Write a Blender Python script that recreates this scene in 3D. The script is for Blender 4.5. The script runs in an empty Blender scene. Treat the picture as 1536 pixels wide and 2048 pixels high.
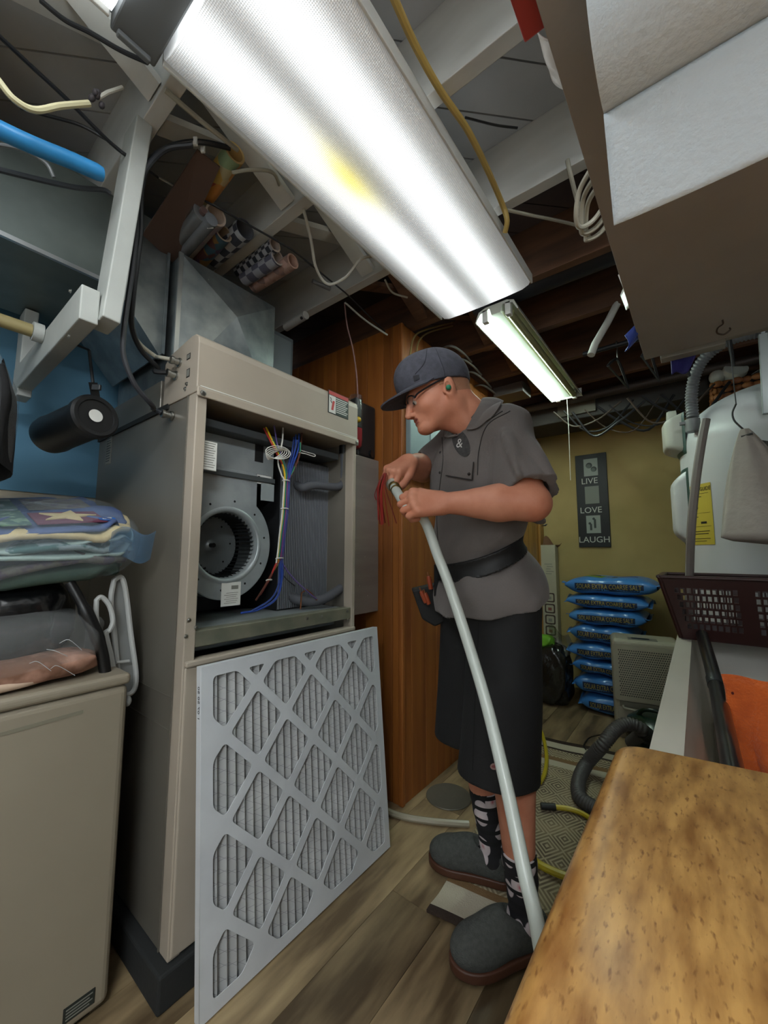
import bpy, bmesh, math, random
import numpy as np
from mathutils import Vector, Matrix
from mathutils.bvhtree import BVHTree

random.seed(7)
PI = math.pi
scene = bpy.context.scene
COL = scene.collection

# ------------------------------------------------------------------ camera
CAM_H = 1.09
FPX, PITCH, YAW, ROLL = 797.5, math.radians(5.78), math.radians(38.05), math.radians(0.16)
_F = Vector((-math.sin(YAW)*math.cos(PITCH), math.cos(YAW)*math.cos(PITCH), math.sin(PITCH)))
_r0 = Vector((math.cos(YAW), math.sin(YAW), 0)); _u0 = _r0.cross(_F)
_R = _r0*math.cos(ROLL) + _u0*math.sin(ROLL); _U = _R.cross(_F)
_C = Vector((0, 0, CAM_H))
cam_data = bpy.data.cameras.new('camera'); cam = bpy.data.objects.new('camera', cam_data); COL.objects.link(cam)
cam_data.sensor_fit = 'HORIZONTAL'; cam_data.sensor_width = 24.0; cam_data.lens = FPX/1536*24.0
cam_data.clip_start = 0.02; cam_data.clip_end = 60
m3 = Matrix((_R, _U, -_F)).transposed()
cam.matrix_world = Matrix.Translation(_C) @ m3.to_4x4()
scene.camera = cam

# ------------------------------------------------------------------ world and exposure
world = bpy.data.worlds.new('world'); scene.world = world; world.use_nodes = True
world.node_tree.nodes['Background'].inputs[0].default_value = (0.55, 0.58, 0.62, 1)
world.node_tree.nodes['Background'].inputs[1].default_value = 0.25
scene.view_settings.view_transform = 'Standard'
scene.view_settings.look = 'None'
scene.view_settings.gamma = 1.0
scene.view_settings.use_curve_mapping = False
scene.view_settings.exposure = 1.15
scene.cycles.max_bounces = 7; scene.cycles.diffuse_bounces = 4; scene.cycles.glossy_bounces = 3
scene.cycles.transmission_bounces = 5; scene.cycles.transparent_max_bounces = 8
scene.cycles.caustics_reflective = False; scene.cycles.caustics_refractive = False
LENS_STRENGTH = 0.86
FILL_STRENGTH = 48.0
MID_STRENGTH = 6.0
TUBE_STRENGTH = 22.0

# ------------------------------------------------------------------ survey helper: a measured sight line -> a point in the room
def P(u, v, x=None, y=None, z=None, d=None):
    q = _F*FPX + _R*(u-768) - _U*(v-1024)
    if d is not None: t = d/FPX
    elif x is not None: t = x/q.x
    elif y is not None: t = y/q.y
    else: t = (z-CAM_H)/q.z
    return _C + q*t
RH = Vector((_r0.x, _r0.y, 0)); FH = Vector((-math.sin(YAW), math.cos(YAW), 0)); UP = Vector((0, 0, 1))
V = Vector

# ------------------------------------------------------------------ materials
def lin(c):
    if isinstance(c, str):
        c = c.lstrip('#'); c = [int(c[i:i+2], 16)/255 for i in (0, 2, 4)]
    return tuple((x/12.92 if x <= 0.04045 else ((x+0.055)/1.055)**2.4) for x in c) + (1.0,)
_M = {}
def mat(name, col='#808080', rough=0.6, metal=0.0, col2=None, scale=6.0, stretch=(1,1,1), detail=4.0, lo=0.35, hi=0.65,
        bump=0.0, bscale=60.0, bstretch=(1,1,1), trans=0.0, alpha=1.0, spec=0.5, sheen=0.0, emit=None, es=0.0, coat=0.0, sss=0.0, rnd=0.0, aniso=0.0):
    if name in _M: return _M[name]
    m = bpy.data.materials.new(name); m.use_nodes = True; _M[name] = m
    nt = m.node_tree; N = nt.nodes; L = nt.links; b = N['Principled BSDF']
    b.inputs['Base Color'].default_value = lin(col); b.inputs['Roughness'].default_value = rough
    b.inputs['Metallic'].default_value = metal; b.inputs['Specular IOR Level'].default_value = spec
    b.inputs['Alpha'].default_value = alpha; b.inputs['Transmission Weight'].default_value = trans
    b.inputs['Coat Weight'].default_value = coat
    if sheen: b.inputs['Sheen Weight'].default_value = sheen; b.inputs['Sheen Roughness'].default_value = 0.6
    if sss:
        b.inputs['Subsurface Weight'].default_value = sss; b.inputs['Subsurface Radius'].default_value = (0.012, 0.004, 0.002)
    if emit: b.inputs['Emission Color'].default_value = lin(emit); b.inputs['Emission Strength'].default_value = es
    if col2 or bump:
        tc = N.new('ShaderNodeTexCoord')
    off = None
    if rnd:
        oi = N.new('ShaderNodeObjectInfo'); vm = N.new('ShaderNodeVectorMath'); vm.operation = 'SCALE'
        cb = N.new('ShaderNodeCombineXYZ')
        for i in range(3): L.new(oi.outputs['Random'], cb.inputs[i])
        L.new(cb.outputs[0], vm.inputs[0]); vm.inputs['Scale'].default_value = 37.0; off = vm
    def coords(st):
        mp = N.new('ShaderNodeMapping'); mp.inputs['Scale'].default_value = st; L.new(tc.outputs['Object'], mp.inputs[0])
        if off:
            ad = N.new('ShaderNodeVectorMath'); ad.operation = 'ADD'; L.new(mp.outputs[0], ad.inputs[0]); L.new(off.outputs[0], ad.inputs[1]); return ad.outputs[0]
        return mp.outputs[0]
    if col2:
        no = N.new('ShaderNodeTexNoise'); no.inputs['Scale'].default_value = scale; no.inputs['Detail'].default_value = detail
        L.new(coords(stretch), no.inputs['Vector'])
        cr = N.new('ShaderNodeValToRGB'); cr.color_ramp.elements[0].position = lo; cr.color_ramp.elements[1].position = hi
        cr.color_ramp.elements[0].color = lin(col); cr.color_ramp.elements[1].color = lin(col2)
        L.new(no.outputs['Fac'], cr.inputs[0]); out = cr.outputs[0]
        if rnd:
            hs = N.new('ShaderNodeHueSaturation'); mr = N.new('ShaderNodeMapRange')
            mr.inputs[3].default_value = 1-rnd; mr.inputs[4].default_value = 1+rnd
            L.new(oi.outputs['Random'], mr.inputs[0]); L.new(mr.outputs[0], hs.inputs['Value']); L.new(out, hs.inputs['Color']); out = hs.outputs[0]
        L.new(out, b.inputs['Base Color'])
    if bump:
        n2 = N.new('ShaderNodeTexNoise'); n2.inputs['Scale'].default_value = bscale; n2.inputs['Detail'].default_value = 3
        L.new(coords(bstretch), n2.inputs['Vector'])
        bp = N.new('ShaderNodeBump'); bp.inputs['Strength'].default_value = bump; bp.inputs['Distance'].default_value = 0.01
        L.new(n2.outputs['Fac'], bp.inputs['Height']); L.new(bp.outputs[0], b.inputs['Normal'])
    return m

# ------------------------------------------------------------------ objects
def tag(o, label=None, cat=None, group=None, kind=None):
    if label: o['label'] = label
    if cat: o['category'] = cat
    if group: o['group'] = group
    if kind: o['kind'] = kind
    return o
def adopt(o, parent):
    if parent is not None:
        o.parent = parent; o.matrix_parent_inverse = Matrix.Translation(-Vector(parent.location)) if parent.type == 'EMPTY' else Matrix.Identity(4)
    return o
def thing(name, label, cat, loc=(0, 0, 0), group=None):
    o = bpy.data.objects.new(name, None); o.empty_display_size = 0.05; o.location = loc; COL.objects.link(o)
    return tag(o, label, cat, group)
def link(name, me, material, parent=None, smooth=False, bevel=0.0, angle=40, seg=2):
    o = bpy.data.objects.new(name, me); COL.objects.link(o)
    mats = material if isinstance(material, (list, tuple)) else [material]
    if not me.materials:
        for m in mats: me.materials.append(m)
    if smooth:
        me.polygons.foreach_set('use_smooth', [True]*len(me.polygons))
        if angle < 180: me.set_sharp_from_angle(angle=math.radians(angle))
    if bevel:
        bv = o.modifiers.new('bevel', 'BEVEL'); bv.width = bevel; bv.segments = seg; bv.limit_method = 'ANGLE'; bv.angle_limit = math.radians(35)
    return adopt(o, parent)

class MB:
    def __init__(s): s.v = []; s.f = []; s.mi = []; s.m = 0
    def add(s, vs, fs):
        b = len(s.v); s.v += [tuple(p) for p in vs]
        for f in fs: s.f.append(tuple(b+i for i in f)); s.mi.append(s.m)
        return s
    def box(s, x0, y0, z0, x1, y1, z1):
        x0, x1 = min(x0, x1), max(x0, x1); y0, y1 = min(y0, y1), max(y0, y1); z0, z1 = min(z0, z1), max(z0, z1)
        return s.add([(x0,y0,z0),(x1,y0,z0),(x1,y1,z0),(x0,y1,z0),(x0,y0,z1),(x1,y0,z1),(x1,y1,z1),(x0,y1,z1)],
                     [(0,3,2,1),(4,5,6,7),(0,1,5,4),(1,2,6,5),(2,3,7,6),(3,0,4,7)])
    def obox(s, c, ax, h):
        c = V(c); a, b, d = [V(q).normalized()*k for q, k in zip(ax, h)]
        if a.cross(b).dot(d) < 0: d = -d
        vs = [c+a*i+b*j+d*k for k in (-1, 1) for i, j in ((-1,-1),(1,-1),(1,1),(-1,1))]
        return s.add(vs, [(0,3,2,1),(4,5,6,7),(0,1,5,4),(1,2,6,5),(2,3,7,6),(3,0,4,7)])
    def beam(s, a, b, w, t, up=(0,0,1)):       # board from a to b, w across, t along 'up'
        a, b = V(a), V(b); d = (b-a); l = d.length; d.normalize(); u = V(up); u = (u-d*u.dot(d)).normalized(); r = d.cross(u)
        return s.obox((a+b)/2, (d, r, u), (l/2, w/2, t/2))
    def tube(s, pts, r, n=8, cap=True, closed=False):
        pts = [V(p) for p in pts]; m = len(pts); rs = r if isinstance(r, (list, tuple)) else [r]*m
        tang = []
        for i in range(m):
            a = pts[(i-1) % m] if (closed or i > 0) else pts[i]; b = pts[(i+1) % m] if (closed or i < m-1) else pts[i]
            t = b-a; tang.append(t.normalized() if t.length > 1e-9 else V((0,0,1)))
        t0 = tang[0]; ref = V((0,0,1)) if abs(t0.z) < 0.9 else V((1,0,0)); nrm = (ref-t0*ref.dot(t0)).normalized()
        vs = []; prev = t0
        for i in range(m):
            t = tang[i]; nrm = nrm-t*nrm.dot(t)
            nrm = nrm.normalized() if nrm.length > 1e-6 else V((1,0,0)); bn = t.cross(nrm)
            for k in range(n):
                a = 2*PI*k/n; vs.append(pts[i]+(nrm*math.cos(a)+bn*math.sin(a))*rs[i])
        fs = []
        for i in range(m if closed else m-1):
            j = (i+1) % m
            for k in range(n):
                k2 = (k+1) % n; fs.append((i*n+k, i*n+k2, j*n+k2, j*n+k))
        if cap and not closed:
            fs.append(tuple(reversed(range(n)))); fs.append(tuple((m-1)*n+k for k in range(n)))
        return s.add(vs, fs)
    def lathe(s, prof, c=(0,0,0), ax=((1,0,0),(0,1,0),(0,0,1)), n=32, a0=0, a1=2*PI, cap=True):
        c = V(c); X, Y, Z = [V(q).normalized() for q in ax]; full = abs(a1-a0-2*PI) < 1e-6; nn = n if full else n+1
        vs = [c+(X*math.cos(a0+(a1-a0)*k/n)+Y*math.sin(a0+(a1-a0)*k/n))*r+Z*z for r, z in prof for k in range(nn)]
        fs = []
        for i in range(len(prof)-1):
            for k in range(n):
                k2 = (k+1) % nn if full else k+1; fs.append((i*nn+k, i*nn+k2, (i+1)*nn+k2, (i+1)*nn+k))
        if cap and full:
            if prof[0][0] > 1e-5: fs.append(tuple(reversed(range(nn))))
            if prof[-1][0] > 1e-5: fs.append(tuple((len(prof)-1)*nn+k for k in range(nn)))
        return s.add(vs, fs)
    def prism(s, poly, th, o=(0,0,0), ax=((1,0,0),(0,1,0),(0,0,1))):
        o = V(o); X, Y, Z = [V(q).normalized() for q in ax]; n = len(poly)
        lo = [o+X*p[0]+Y*p[1] for p in poly]; hi = [q+Z*th for q in lo]
        return s.add(lo+hi, [tuple(reversed(range(n))), tuple(range(n, 2*n))]+[(i, (i+1) % n, n+(i+1) % n, n+i) for i in range(n)])
    def ball(s, c, r, ax=((1,0,0),(0,1,0),(0,0,1)), nu=16, nv=10):
        r = r if isinstance(r, (list, tuple)) else (r, r, r); c = V(c); X, Y, Z = [V(q).normalized()*k for q, k in zip(ax, r)]
        vs = [c+Z]; 
        for i in range(1, nv):
            t = PI*i/nv
            for k in range(nu):
                a = 2*PI*k/nu; vs.append(c+(X*math.cos(a)+Y*math.sin(a))*math.sin(t)+Z*math.cos(t))
        vs.append(c-Z); fs = [(0, 1+k, 1+(k+1) % nu) for k in range(nu)]
        for i in range(nv-2):
            for k in range(nu):
                a = 1+i*nu; fs.append((a+k, a+nu+k, a+nu+(k+1) % nu, a+(k+1) % nu))
        e = len(vs)-1; a = 1+(nv-2)*nu
        fs += [(a+(k+1) % nu, a+k, e) for k in range(nu)]
        return s.add(vs, fs)
    def sheet(s, fn, nu, nv, th=0.0, flip=False):
        G = [[V(fn(i/nu, j/nv)) for j in range(nv+1)] for i in range(nu+1)]
        w = nv+1; fs = [(i*w+j, (i+1)*w+j, (i+1)*w+j+1, i*w+j+1) for i in range(nu) for j in range(nv)]
        vs = [p for row in G for p in row]
        if not th: return s.add(vs, fs)
        nr = [V((0,0,0)) for _ in vs]
        for f in fs:
            n = (vs[f[1]]-vs[f[0]]).cross(vs[f[3]]-vs[f[0]])
            for k in f: nr[k] = nr[k]+n
        bs = [p-(n.normalized() if n.length > 0 else V((0,0,1)))*th for p, n in zip(vs, nr)]
        N = len(vs); fs2 = fs+[tuple(N+k for k in reversed(f)) for f in fs]
        bd = [i*w for i in range(nu+1)]+[nu*w+j for j in range(1, nv+1)]+[i*w+nv for i in range(nu-1, -1, -1)]+[j for j in range(nv-1, 0, -1)]
        for a, b in zip(bd, bd[1:]+bd[:1]): fs2.append((b, a, N+a, N+b))
        return s.add(vs+bs, fs2)
    def mesh(s, name='mesh'):
        me = bpy.data.meshes.new(name); me.from_pydata(s.v, [], s.f); 
        if any(s.mi): me.polygons.foreach_set('material_index', s.mi)
        me.update(); return me
    def build(s, name, material, parent=None, smooth=False, bevel=0.0, angle=40, seg=2):
        return link(name, s.mesh(name), material, parent, smooth, bevel, angle, seg)

def spline(pts, n=8):
    pts = [V(p) for p in pts]; out = []
    for i in range(len(pts)-1):
        p0 = pts[i-1] if i > 0 else pts[i]*2-pts[i+1]; p1, p2 = pts[i], pts[i+1]; p3 = pts[i+2] if i+2 < len(pts) else p2*2-p1
        for k in range(n):
            t = k/n; out.append(0.5*((2*p1)+(p2-p0)*t+(2*p0-5*p1+4*p2-p3)*t*t+(3*p1-p0-3*p2+p3)*t*t*t))
    out.append(pts[-1]); return out

# -------- flat plates with holes and lettering, laid on a frame (o, X, Y)
def _curve_mesh(cu):
    ob = bpy.data.objects.new('tmp', cu); COL.objects.link(ob)
    me = bpy.data.meshes.new_from_object(ob.evaluated_get(bpy.context.evaluated_depsgraph_get()))
    COL.objects.unlink(ob); bpy.data.objects.remove(ob); return me
def plate(outer, holes, th, o, X, Y):
    cu = bpy.data.curves.new('plate', 'CURVE'); cu.dimensions = '2D'; cu.fill_mode = 'BOTH'; cu.extrude = th/2
    for poly in [outer]+holes:
        sp = cu.splines.new('POLY'); sp.points.add(len(poly)-1); sp.use_cyclic_u = True
        for p, q in zip(sp.points, poly): p.co = (q[0], q[1], 0, 1)
    me = _curve_mesh(cu); X = V(X).normalized(); Y = V(Y).normalized(); Z = X.cross(Y)
    me.transform(Matrix.Translation(V(o)) @ Matrix((X, Y, Z)).transposed().to_4x4()); me.update(); return me
def text_mesh(body, size, th, o, X, Y, align='CENTER', sx=1.0, res=3):
    cu = bpy.data.curves.new('text', 'FONT'); cu.body = body; cu.size = size; cu.extrude = th/2; cu.align_x = align; cu.align_y = 'CENTER'; cu.resolution_u = res
    me = _curve_mesh(cu); X = V(X).normalized(); Y = V(Y).normalized(); Z = X.cross(Y)
    me.transform(Matrix.Translation(V(o)) @ Matrix((X*sx, Y, Z)).transposed().to_4x4()); me.update(); return me
def rrect(x0, y0, x1, y1, r, n=4):
    out = []
    for cx, cy, a in ((x1-r, y1-r, 0), (x0+r, y1-r, PI/2), (x0+r, y0+r, PI), (x1-r, y0+r, 1.5*PI)):
        for k in range(n+1): out.append((cx+r*math.cos(a+PI/2*k/n), cy+r*math.sin(a+PI/2*k/n)))
    return out
def clip_poly(poly, a, b, c):                   # keep a*x+b*y <= c
    out = []
    for i in range(len(poly)):
        p, q = poly[i], poly[(i+1) % len(poly)]; dp = a*p[0]+b*p[1]-c; dq = a*q[0]+b*q[1]-c
        if dp <= 0: out.append(p)
        if dp*dq < 0:
            t = dp/(dp-dq); out.append((p[0]+(q[0]-p[0])*t, p[1]+(q[1]-p[1])*t))
    return out
def round_poly(poly, r, n=4):
    out = []; m = len(poly)
    for i in range(m):
        p0, p1, p2 = [V((*poly[k % m], 0)) for k in (i-1, i, i+1)]
        a = p0-p1; b = p2-p1; q = min(r, a.length*0.45, b.length*0.45)
        A = p1+a.normalized()*q; B = p1+b.normalized()*q
        for k in range(n+1):
            t = k/n; w = A*(1-t)**2+p1*2*t*(1-t)+B*t*t; out.append((w.x, w.y))
    return out
def drape(me, bvh, direction, off=0.002):       # press a flat mesh onto a curved surface along a direction
    d = V(direction).normalized()
    for v in me.vertices:
        h = bvh.ray_cast(v.co-d*0.5, d)
        if h[0] is not None: v.co = h[0]-d*off
    me.update(); return me
def bvh_of(o):
    me = o.data; return BVHTree.FromPolygons([v.co.copy() for v in me.vertices], [tuple(p.vertices) for p in me.polygons])
# ------------------------------------------------------------------ common materials
M_wire_b = mat('black_cable', '#17191c', 0.45)
M_wire_w = mat('white_cable', '#b9b7ac', 0.5)
M_black = mat('black_plastic', '#0c0d0f', 0.4)
M_white = mat('white_paint', '#c9c9c4', 0.55, col2='#bdbdb8', scale=5)
M_steel = mat('screw_steel', '#a9a9a4', 0.3, 1.0)
M_galv = mat('galvanised_steel', '#7f8688', 0.38, 0.85, col2='#9aa0a0', scale=14, bump=0.03, bscale=25)
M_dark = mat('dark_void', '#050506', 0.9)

# ------------------------------------------------------------------ floor
M_floor = mat('floor_joint', '#2a2018', 0.8)
floor = tag(MB().box(-2.1, -1.7, -0.05, 1.25, 3.75, -0.004).build('floor', M_floor), kind='structure')
M_plank = mat('plank_laminate', '#53432f', 0.45, col2='#9a8564', scale=2.6, stretch=(5.5, 0.9, 1), detail=8, lo=0.36, hi=0.66, bump=0.04, bscale=30, bstretch=(6, 1, 1), rnd=0.28)
pw = 0.178; xs = [-2.09+0.178*i for i in range(19)]
for i, x in enumerate(xs):
    y = -1.68-((i*0.47) % 1.22)
    while y < 3.73:
        a, b = max(y, -1.68), min(y+1.22, 3.73)
        if b-a > 0.02:
            MB().box(x, a+0.0007, -0.012, x+pw-0.0014, b-0.0007, 0).build('plank', M_plank, floor)
        y += 1.22

# ------------------------------------------------------------------ ceiling: diagonal subfloor boards, joists, bridging
M_sub = mat('painted_subfloor', '#b4b7b9', 0.8, col2='#a3a6a8', scale=4, bump=0.05)
M_jw = mat('painted_joist', '#cbccc8', 0.6, col2='#bcbdb9', scale=4, stretch=(1, 3, 3), bump=0.05, bscale=40)
M_jb = mat('bare_joist', '#4c3527', 0.75, col2='#6b4a34', scale=3, stretch=(1, 8, 8), bump=0.08, bscale=20)
M_subb = mat('bare_subfloor', '#2e2522', 0.85, col2='#43332b', scale=4)
JB, JT = 2.2, 2.42
ceiling = tag(MB().box(-2.1, -1.7, JT+0.02, 1.25, 3.75, JT+0.06).build('ceiling', M_subb), kind='structure')
s2 = math.sqrt(0.5)
for k in range(-14, 24):                        # boards at 45 degrees to the joists
    c = k*0.14
    poly = [(-2.1, -1.7), (1.25, -1.7), (1.25, 3.75), (-2.1, 3.75)]
    poly = clip_poly(poly, s2, -s2, c+0.135-1.6); poly = clip_poly(poly, -s2, s2, -(c-1.6)) if len(poly) > 2 else []
    if len(poly) > 2:
        pa = clip_poly(poly, 0, 1, 1.20); pb = clip_poly(poly, 0, -1, -1.20)
        if len(pa) > 2: MB().prism(pa, 0.02, (0, 0, JT)).build('ceiling_board', M_sub, ceiling)
        if len(pb) > 2: MB().prism(pb, 0.02, (0, 0, JT)).build('ceiling_board', M_subb, ceiling)
joist_y = [-1.265+0.406*i for i in range(13)]
for y in joist_y:
    MB().box(-2.09, y-0.019, JB, 1.24, y+0.019, JT).build('joist', M_jw if y < 1.3 else M_jb, ceiling, bevel=0.002)
for i, y in enumerate(joist_y[:-1]):            # crossed bridging strips between neighbouring joists
    for bx in ((-1.02,) if y < 1.3 else (-0.85, 0.45)):
        m = M_jw if y < 1.1 else M_jb
        a, b = y+0.0195, y+0.406-0.0195
        MB().beam((bx-0.035, a, JB+0.02), (bx-0.035, b, JT-0.03), 0.062, 0.018).build('bridging', m, ceiling)
        MB().beam((bx+0.035, a, JT-0.03), (bx+0.035, b, JB+0.02), 0.062, 0.018).build('bridging', m, ceiling)

# ------------------------------------------------------------------ walls
M_blue = mat('blue_wall_paint', '#4f7c97', 0.7, col2='#57859f', scale=3)
M_beige = mat('beige_wall_paint', '#a39a88', 0.75)
M_olive = mat('olive_wall_paint', '#b7a36a', 0.75, col2='#ab9760', scale=2.5)
wl = tag(MB().box(-2.05, -1.7, 0, -1.95, 1.50, JT).build('wall_left', M_beige), kind='structure')
MB().box(-1.952, -1.7, 1.31, -1.944, 1.49, JT).build('painted_band', M_blue, wl)
wb = tag(MB().box(-2.1, 3.62, 0, 1.25, 3.72, JT).build('wall_back', M_olive), kind='structure')
tag(MB().box(1.12, -1.7, 0, 1.22, 3.62, JT).build('wall_right', mat('pale_grey_wall', '#b9bcbe', 0.75)), kind='structure')
tag(MB().box(-2.1, -1.75, 0, 1.25, -1.66, JT).build('wall_front', mat('pale_grey_wall', '')), kind='structure')
M_pan = mat('varnished_pine', '#7a431a', 0.5, col2='#9c5f27', scale=2.0, stretch=(9, 9, 0.7), detail=6, lo=0.3, hi=0.7, rnd=0.13)
M_gro = mat('panel_groove', '#2c1607', 0.7)
we = tag(MB().box(-1.95, 1.506, 0, -1.075, 1.58, JB).build('wall_partition_end', M_gro), kind='structure')
ws = tag(MB().box(-1.16, 1.58, 0, -1.077, 3.62, JB).build('wall_partition_side', M_gro), kind='structure')
x = -1.068; wds = [0.052, 0.058, 0.105, 0.085, 0.14, 0.1, 0.12, 0.1, 0.12]
for w in wds:
    MB().box(x-w+0.0025, 1.494, 0.0, x, 1.507, JB-0.002).build('panel_board', M_pan, we, bevel=0.002); x -= w
y = 1.497; wds = [0.075, 0.12, 0.1, 0.14, 0.1, 0.12, 0.14, 0.1, 0.12, 0.1, 0.14, 0.12, 0.1, 0.12, 0.14, 0.1, 0.12, 0.14]
M_pan_lit = mat('lit_pine', '#96682a', 0.4, col2='#b98a42', scale=2.0, stretch=(9, 9, 0.7), detail=6, lo=0.3, hi=0.7, rnd=0.1)  # same pine at the far end, its lighting put into a yellower colour
for w in wds:
    w = min(w, 3.62-y)
    if w > 0.02: MB().box(-1.078, y, 0, -1.065, y+w-0.0025, JB-0.002).build('panel_board', M_pan if y < 2.6 else M_pan_lit, ws, bevel=0.002)
    y += w
tag(MB().box(-1.082, 1.488, 0, -1.058, 1.510, JB-0.002).build('trim_1', M_pan, bevel=0.005), kind='structure')
tag(MB().box(-1.065, 3.50, 0, -1.045, 3.60, JB-0.01).build('trim_2', M_pan_lit, bevel=0.004), kind='structure')
# dark duct and beam against the back wall ceiling
# ------------------------------------------------------------------ wraparound fluorescent fixtures
def lens_material(name, strength, warm):
    m = bpy.data.materials.new(name); m.use_nodes = True; nt = m.node_tree; N = nt.nodes; L = nt.links
    b = N['Principled BSDF']; tc = N.new('ShaderNodeTexCoord'); sx = N.new('ShaderNodeSeparateXYZ'); L.new(tc.outputs['Object'], sx.inputs[0])
    def math_(op, a, b_=None, c=None):
        n = N.new('ShaderNodeMath'); n.operation = op
        for i, q in enumerate((a, b_, c)):
            if q is None: continue
            if isinstance(q, (int, float)): n.inputs[i].default_value = q
            else: L.new(q, n.inputs[i])
        return n.outputs[0]
    # glow of two unmodelled tubes put into the emission, fading across the width
    def band(c, w):
        d = math_('SUBTRACT', sx.outputs[0], c); d = math_('DIVIDE', d, w); return math_('POWER', 2.718, math_('MULTIPLY', math_('MULTIPLY', d, d), -1.0))
    bands = math_('ADD', band(-0.085, 0.055), band(0.085, 0.055))
    # moulded pyramids
    rx = math_('SINE', math_('MULTIPLY', math_('ADD', sx.outputs[0], sx.outputs[1]), 2*PI/0.0085))
    ry = math_('SINE', math_('MULTIPLY', math_('SUBTRACT', sx.outputs[0], sx.outputs[1]), 2*PI/0.0085))
    pyr = math_('MULTIPLY', rx, ry)
    s = math_('ADD', math_('MULTIPLY', bands, 1.0), 0.07)
    s = math_('MULTIPLY', s, math_('ADD', math_('MULTIPLY', pyr, 0.40), 0.80))
    s = math_('MULTIPLY', s, strength)
    b.inputs['Base Color'].default_value = (0.75, 0.75, 0.73, 1); b.inputs['Roughness'].default_value = 0.25
    b.inputs['Emission Color'].default_value = (0.93, 0.98, 1.0, 1); L.new(s, b.inputs['Emission Strength'])
    if warm:                                    # yellow tint in the emission along part of one band
        dy = math_('DIVIDE', math_('ADD', sx.outputs[1], 0.17), 0.13); w = math_('MULTIPLY', band(-0.055, 0.05), math_('POWER', 2.718, math_('MULTIPLY', math_('MULTIPLY', dy, dy), -1.0)))
        mx = N.new('ShaderNodeMix'); mx.data_type = 'RGBA'; L.new(w, mx.inputs[0]); mx.inputs[6].default_value = (0.93, 0.98, 1.0, 1); mx.inputs[7].default_value = (0.9, 0.8, 0.22, 1)
        L.new(mx.outputs[2], b.inputs['Emission Color'])
    bp = N.new('ShaderNodeBump'); bp.inputs['Strength'].default_value = 0.5; bp.inputs['Distance'].default_value = 0.002
    L.new(pyr, bp.inputs['Height']); L.new(bp.outputs[0], b.inputs['Normal'])
    return m
M_lens = lens_material('prismatic_lens', LENS_STRENGTH, True)
M_lens_b = lens_material('prismatic_lens_mid', MID_STRENGTH, False)
M_lens_r = lens_material('prismatic_lens_fill', FILL_STRENGTH, False)
M_house = mat('lamp_housing', '#d9dad6', 0.45)
M_cap = mat('lamp_end_cap', '#6c7072', 0.5)
def wrap_fixture(cx, y0, y1, label, lens=M_lens):
    t = thing('ceiling_light', label, 'light', (cx, (y0+y1)/2, JB-0.062))
    L_ = (y1-y0)/2; w = 0.2
    MB().box(cx-0.12, y0+0.01, JB-0.028, cx+0.12, y1-0.01, JB-0.001).build('housing', M_house, t, bevel=0.003)
    prof = [(-w, 0.048), (-w, 0.026), (-w+0.010, 0.012), (-w+0.035, 0.003), (-0.1, 0.0), (0, -0.002), (0.1, 0.0), (w-0.035, 0.003), (w-0.010, 0.012), (w, 0.026), (w, 0.048)]
    mb = MB(); n = len(prof); mb.add([(p[0], s*L_, p[1]) for s in (-1, 1) for p in prof], [(i, i+1, n+i+1, n+i) for i in range(n-1)]+[tuple(range(n-1, -1, -1)), tuple(range(n, 2*n))])
    o = mb.build('lens', lens, None, smooth=True); o.location = (cx, (y0+y1)/2, JB-0.062); o.parent = t; o.matrix_parent_inverse = Matrix.Translation(-V(t.location))
    for s in (-1, 1):
        MB().box(cx+s*0.2, y0, JB-0.050, cx+s*0.207, y1, JB-0.012).build('lens_rail', M_house, t, bevel=0.002)
    return t
wrap_fixture(-0.656, 0.306, 1.523, 'long fluorescent ceiling light with ribbed prismatic cover above the open air handler')
wrap_fixture(-0.656, -1.02, 0.205, 'second fluorescent light with prismatic cover, end on behind the grey joiner channel', M_lens_b)
wrap_fixture(0.55, -1.5, -0.283, 'unseen fluorescent fill light with prismatic cover, added behind the camera', M_lens_r)  # unseen fill fixture, added to brighten the room
t = thing('light_joiner', 'grey metal joiner channel between the two prismatic ceiling lights', 'bracket', (-0.656, 0.255, JB-0.06))
MB().box(-0.88, 0.212, JB-0.05, -0.44, 0.298, JB-0.001).build('channel', M_cap, t, bevel=0.004)
MB().box(-0.875, 0.222, JB-0.062, -0.862, 0.285, JB-0.05).build('clip', M_cap, t, bevel=0.003)

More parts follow.
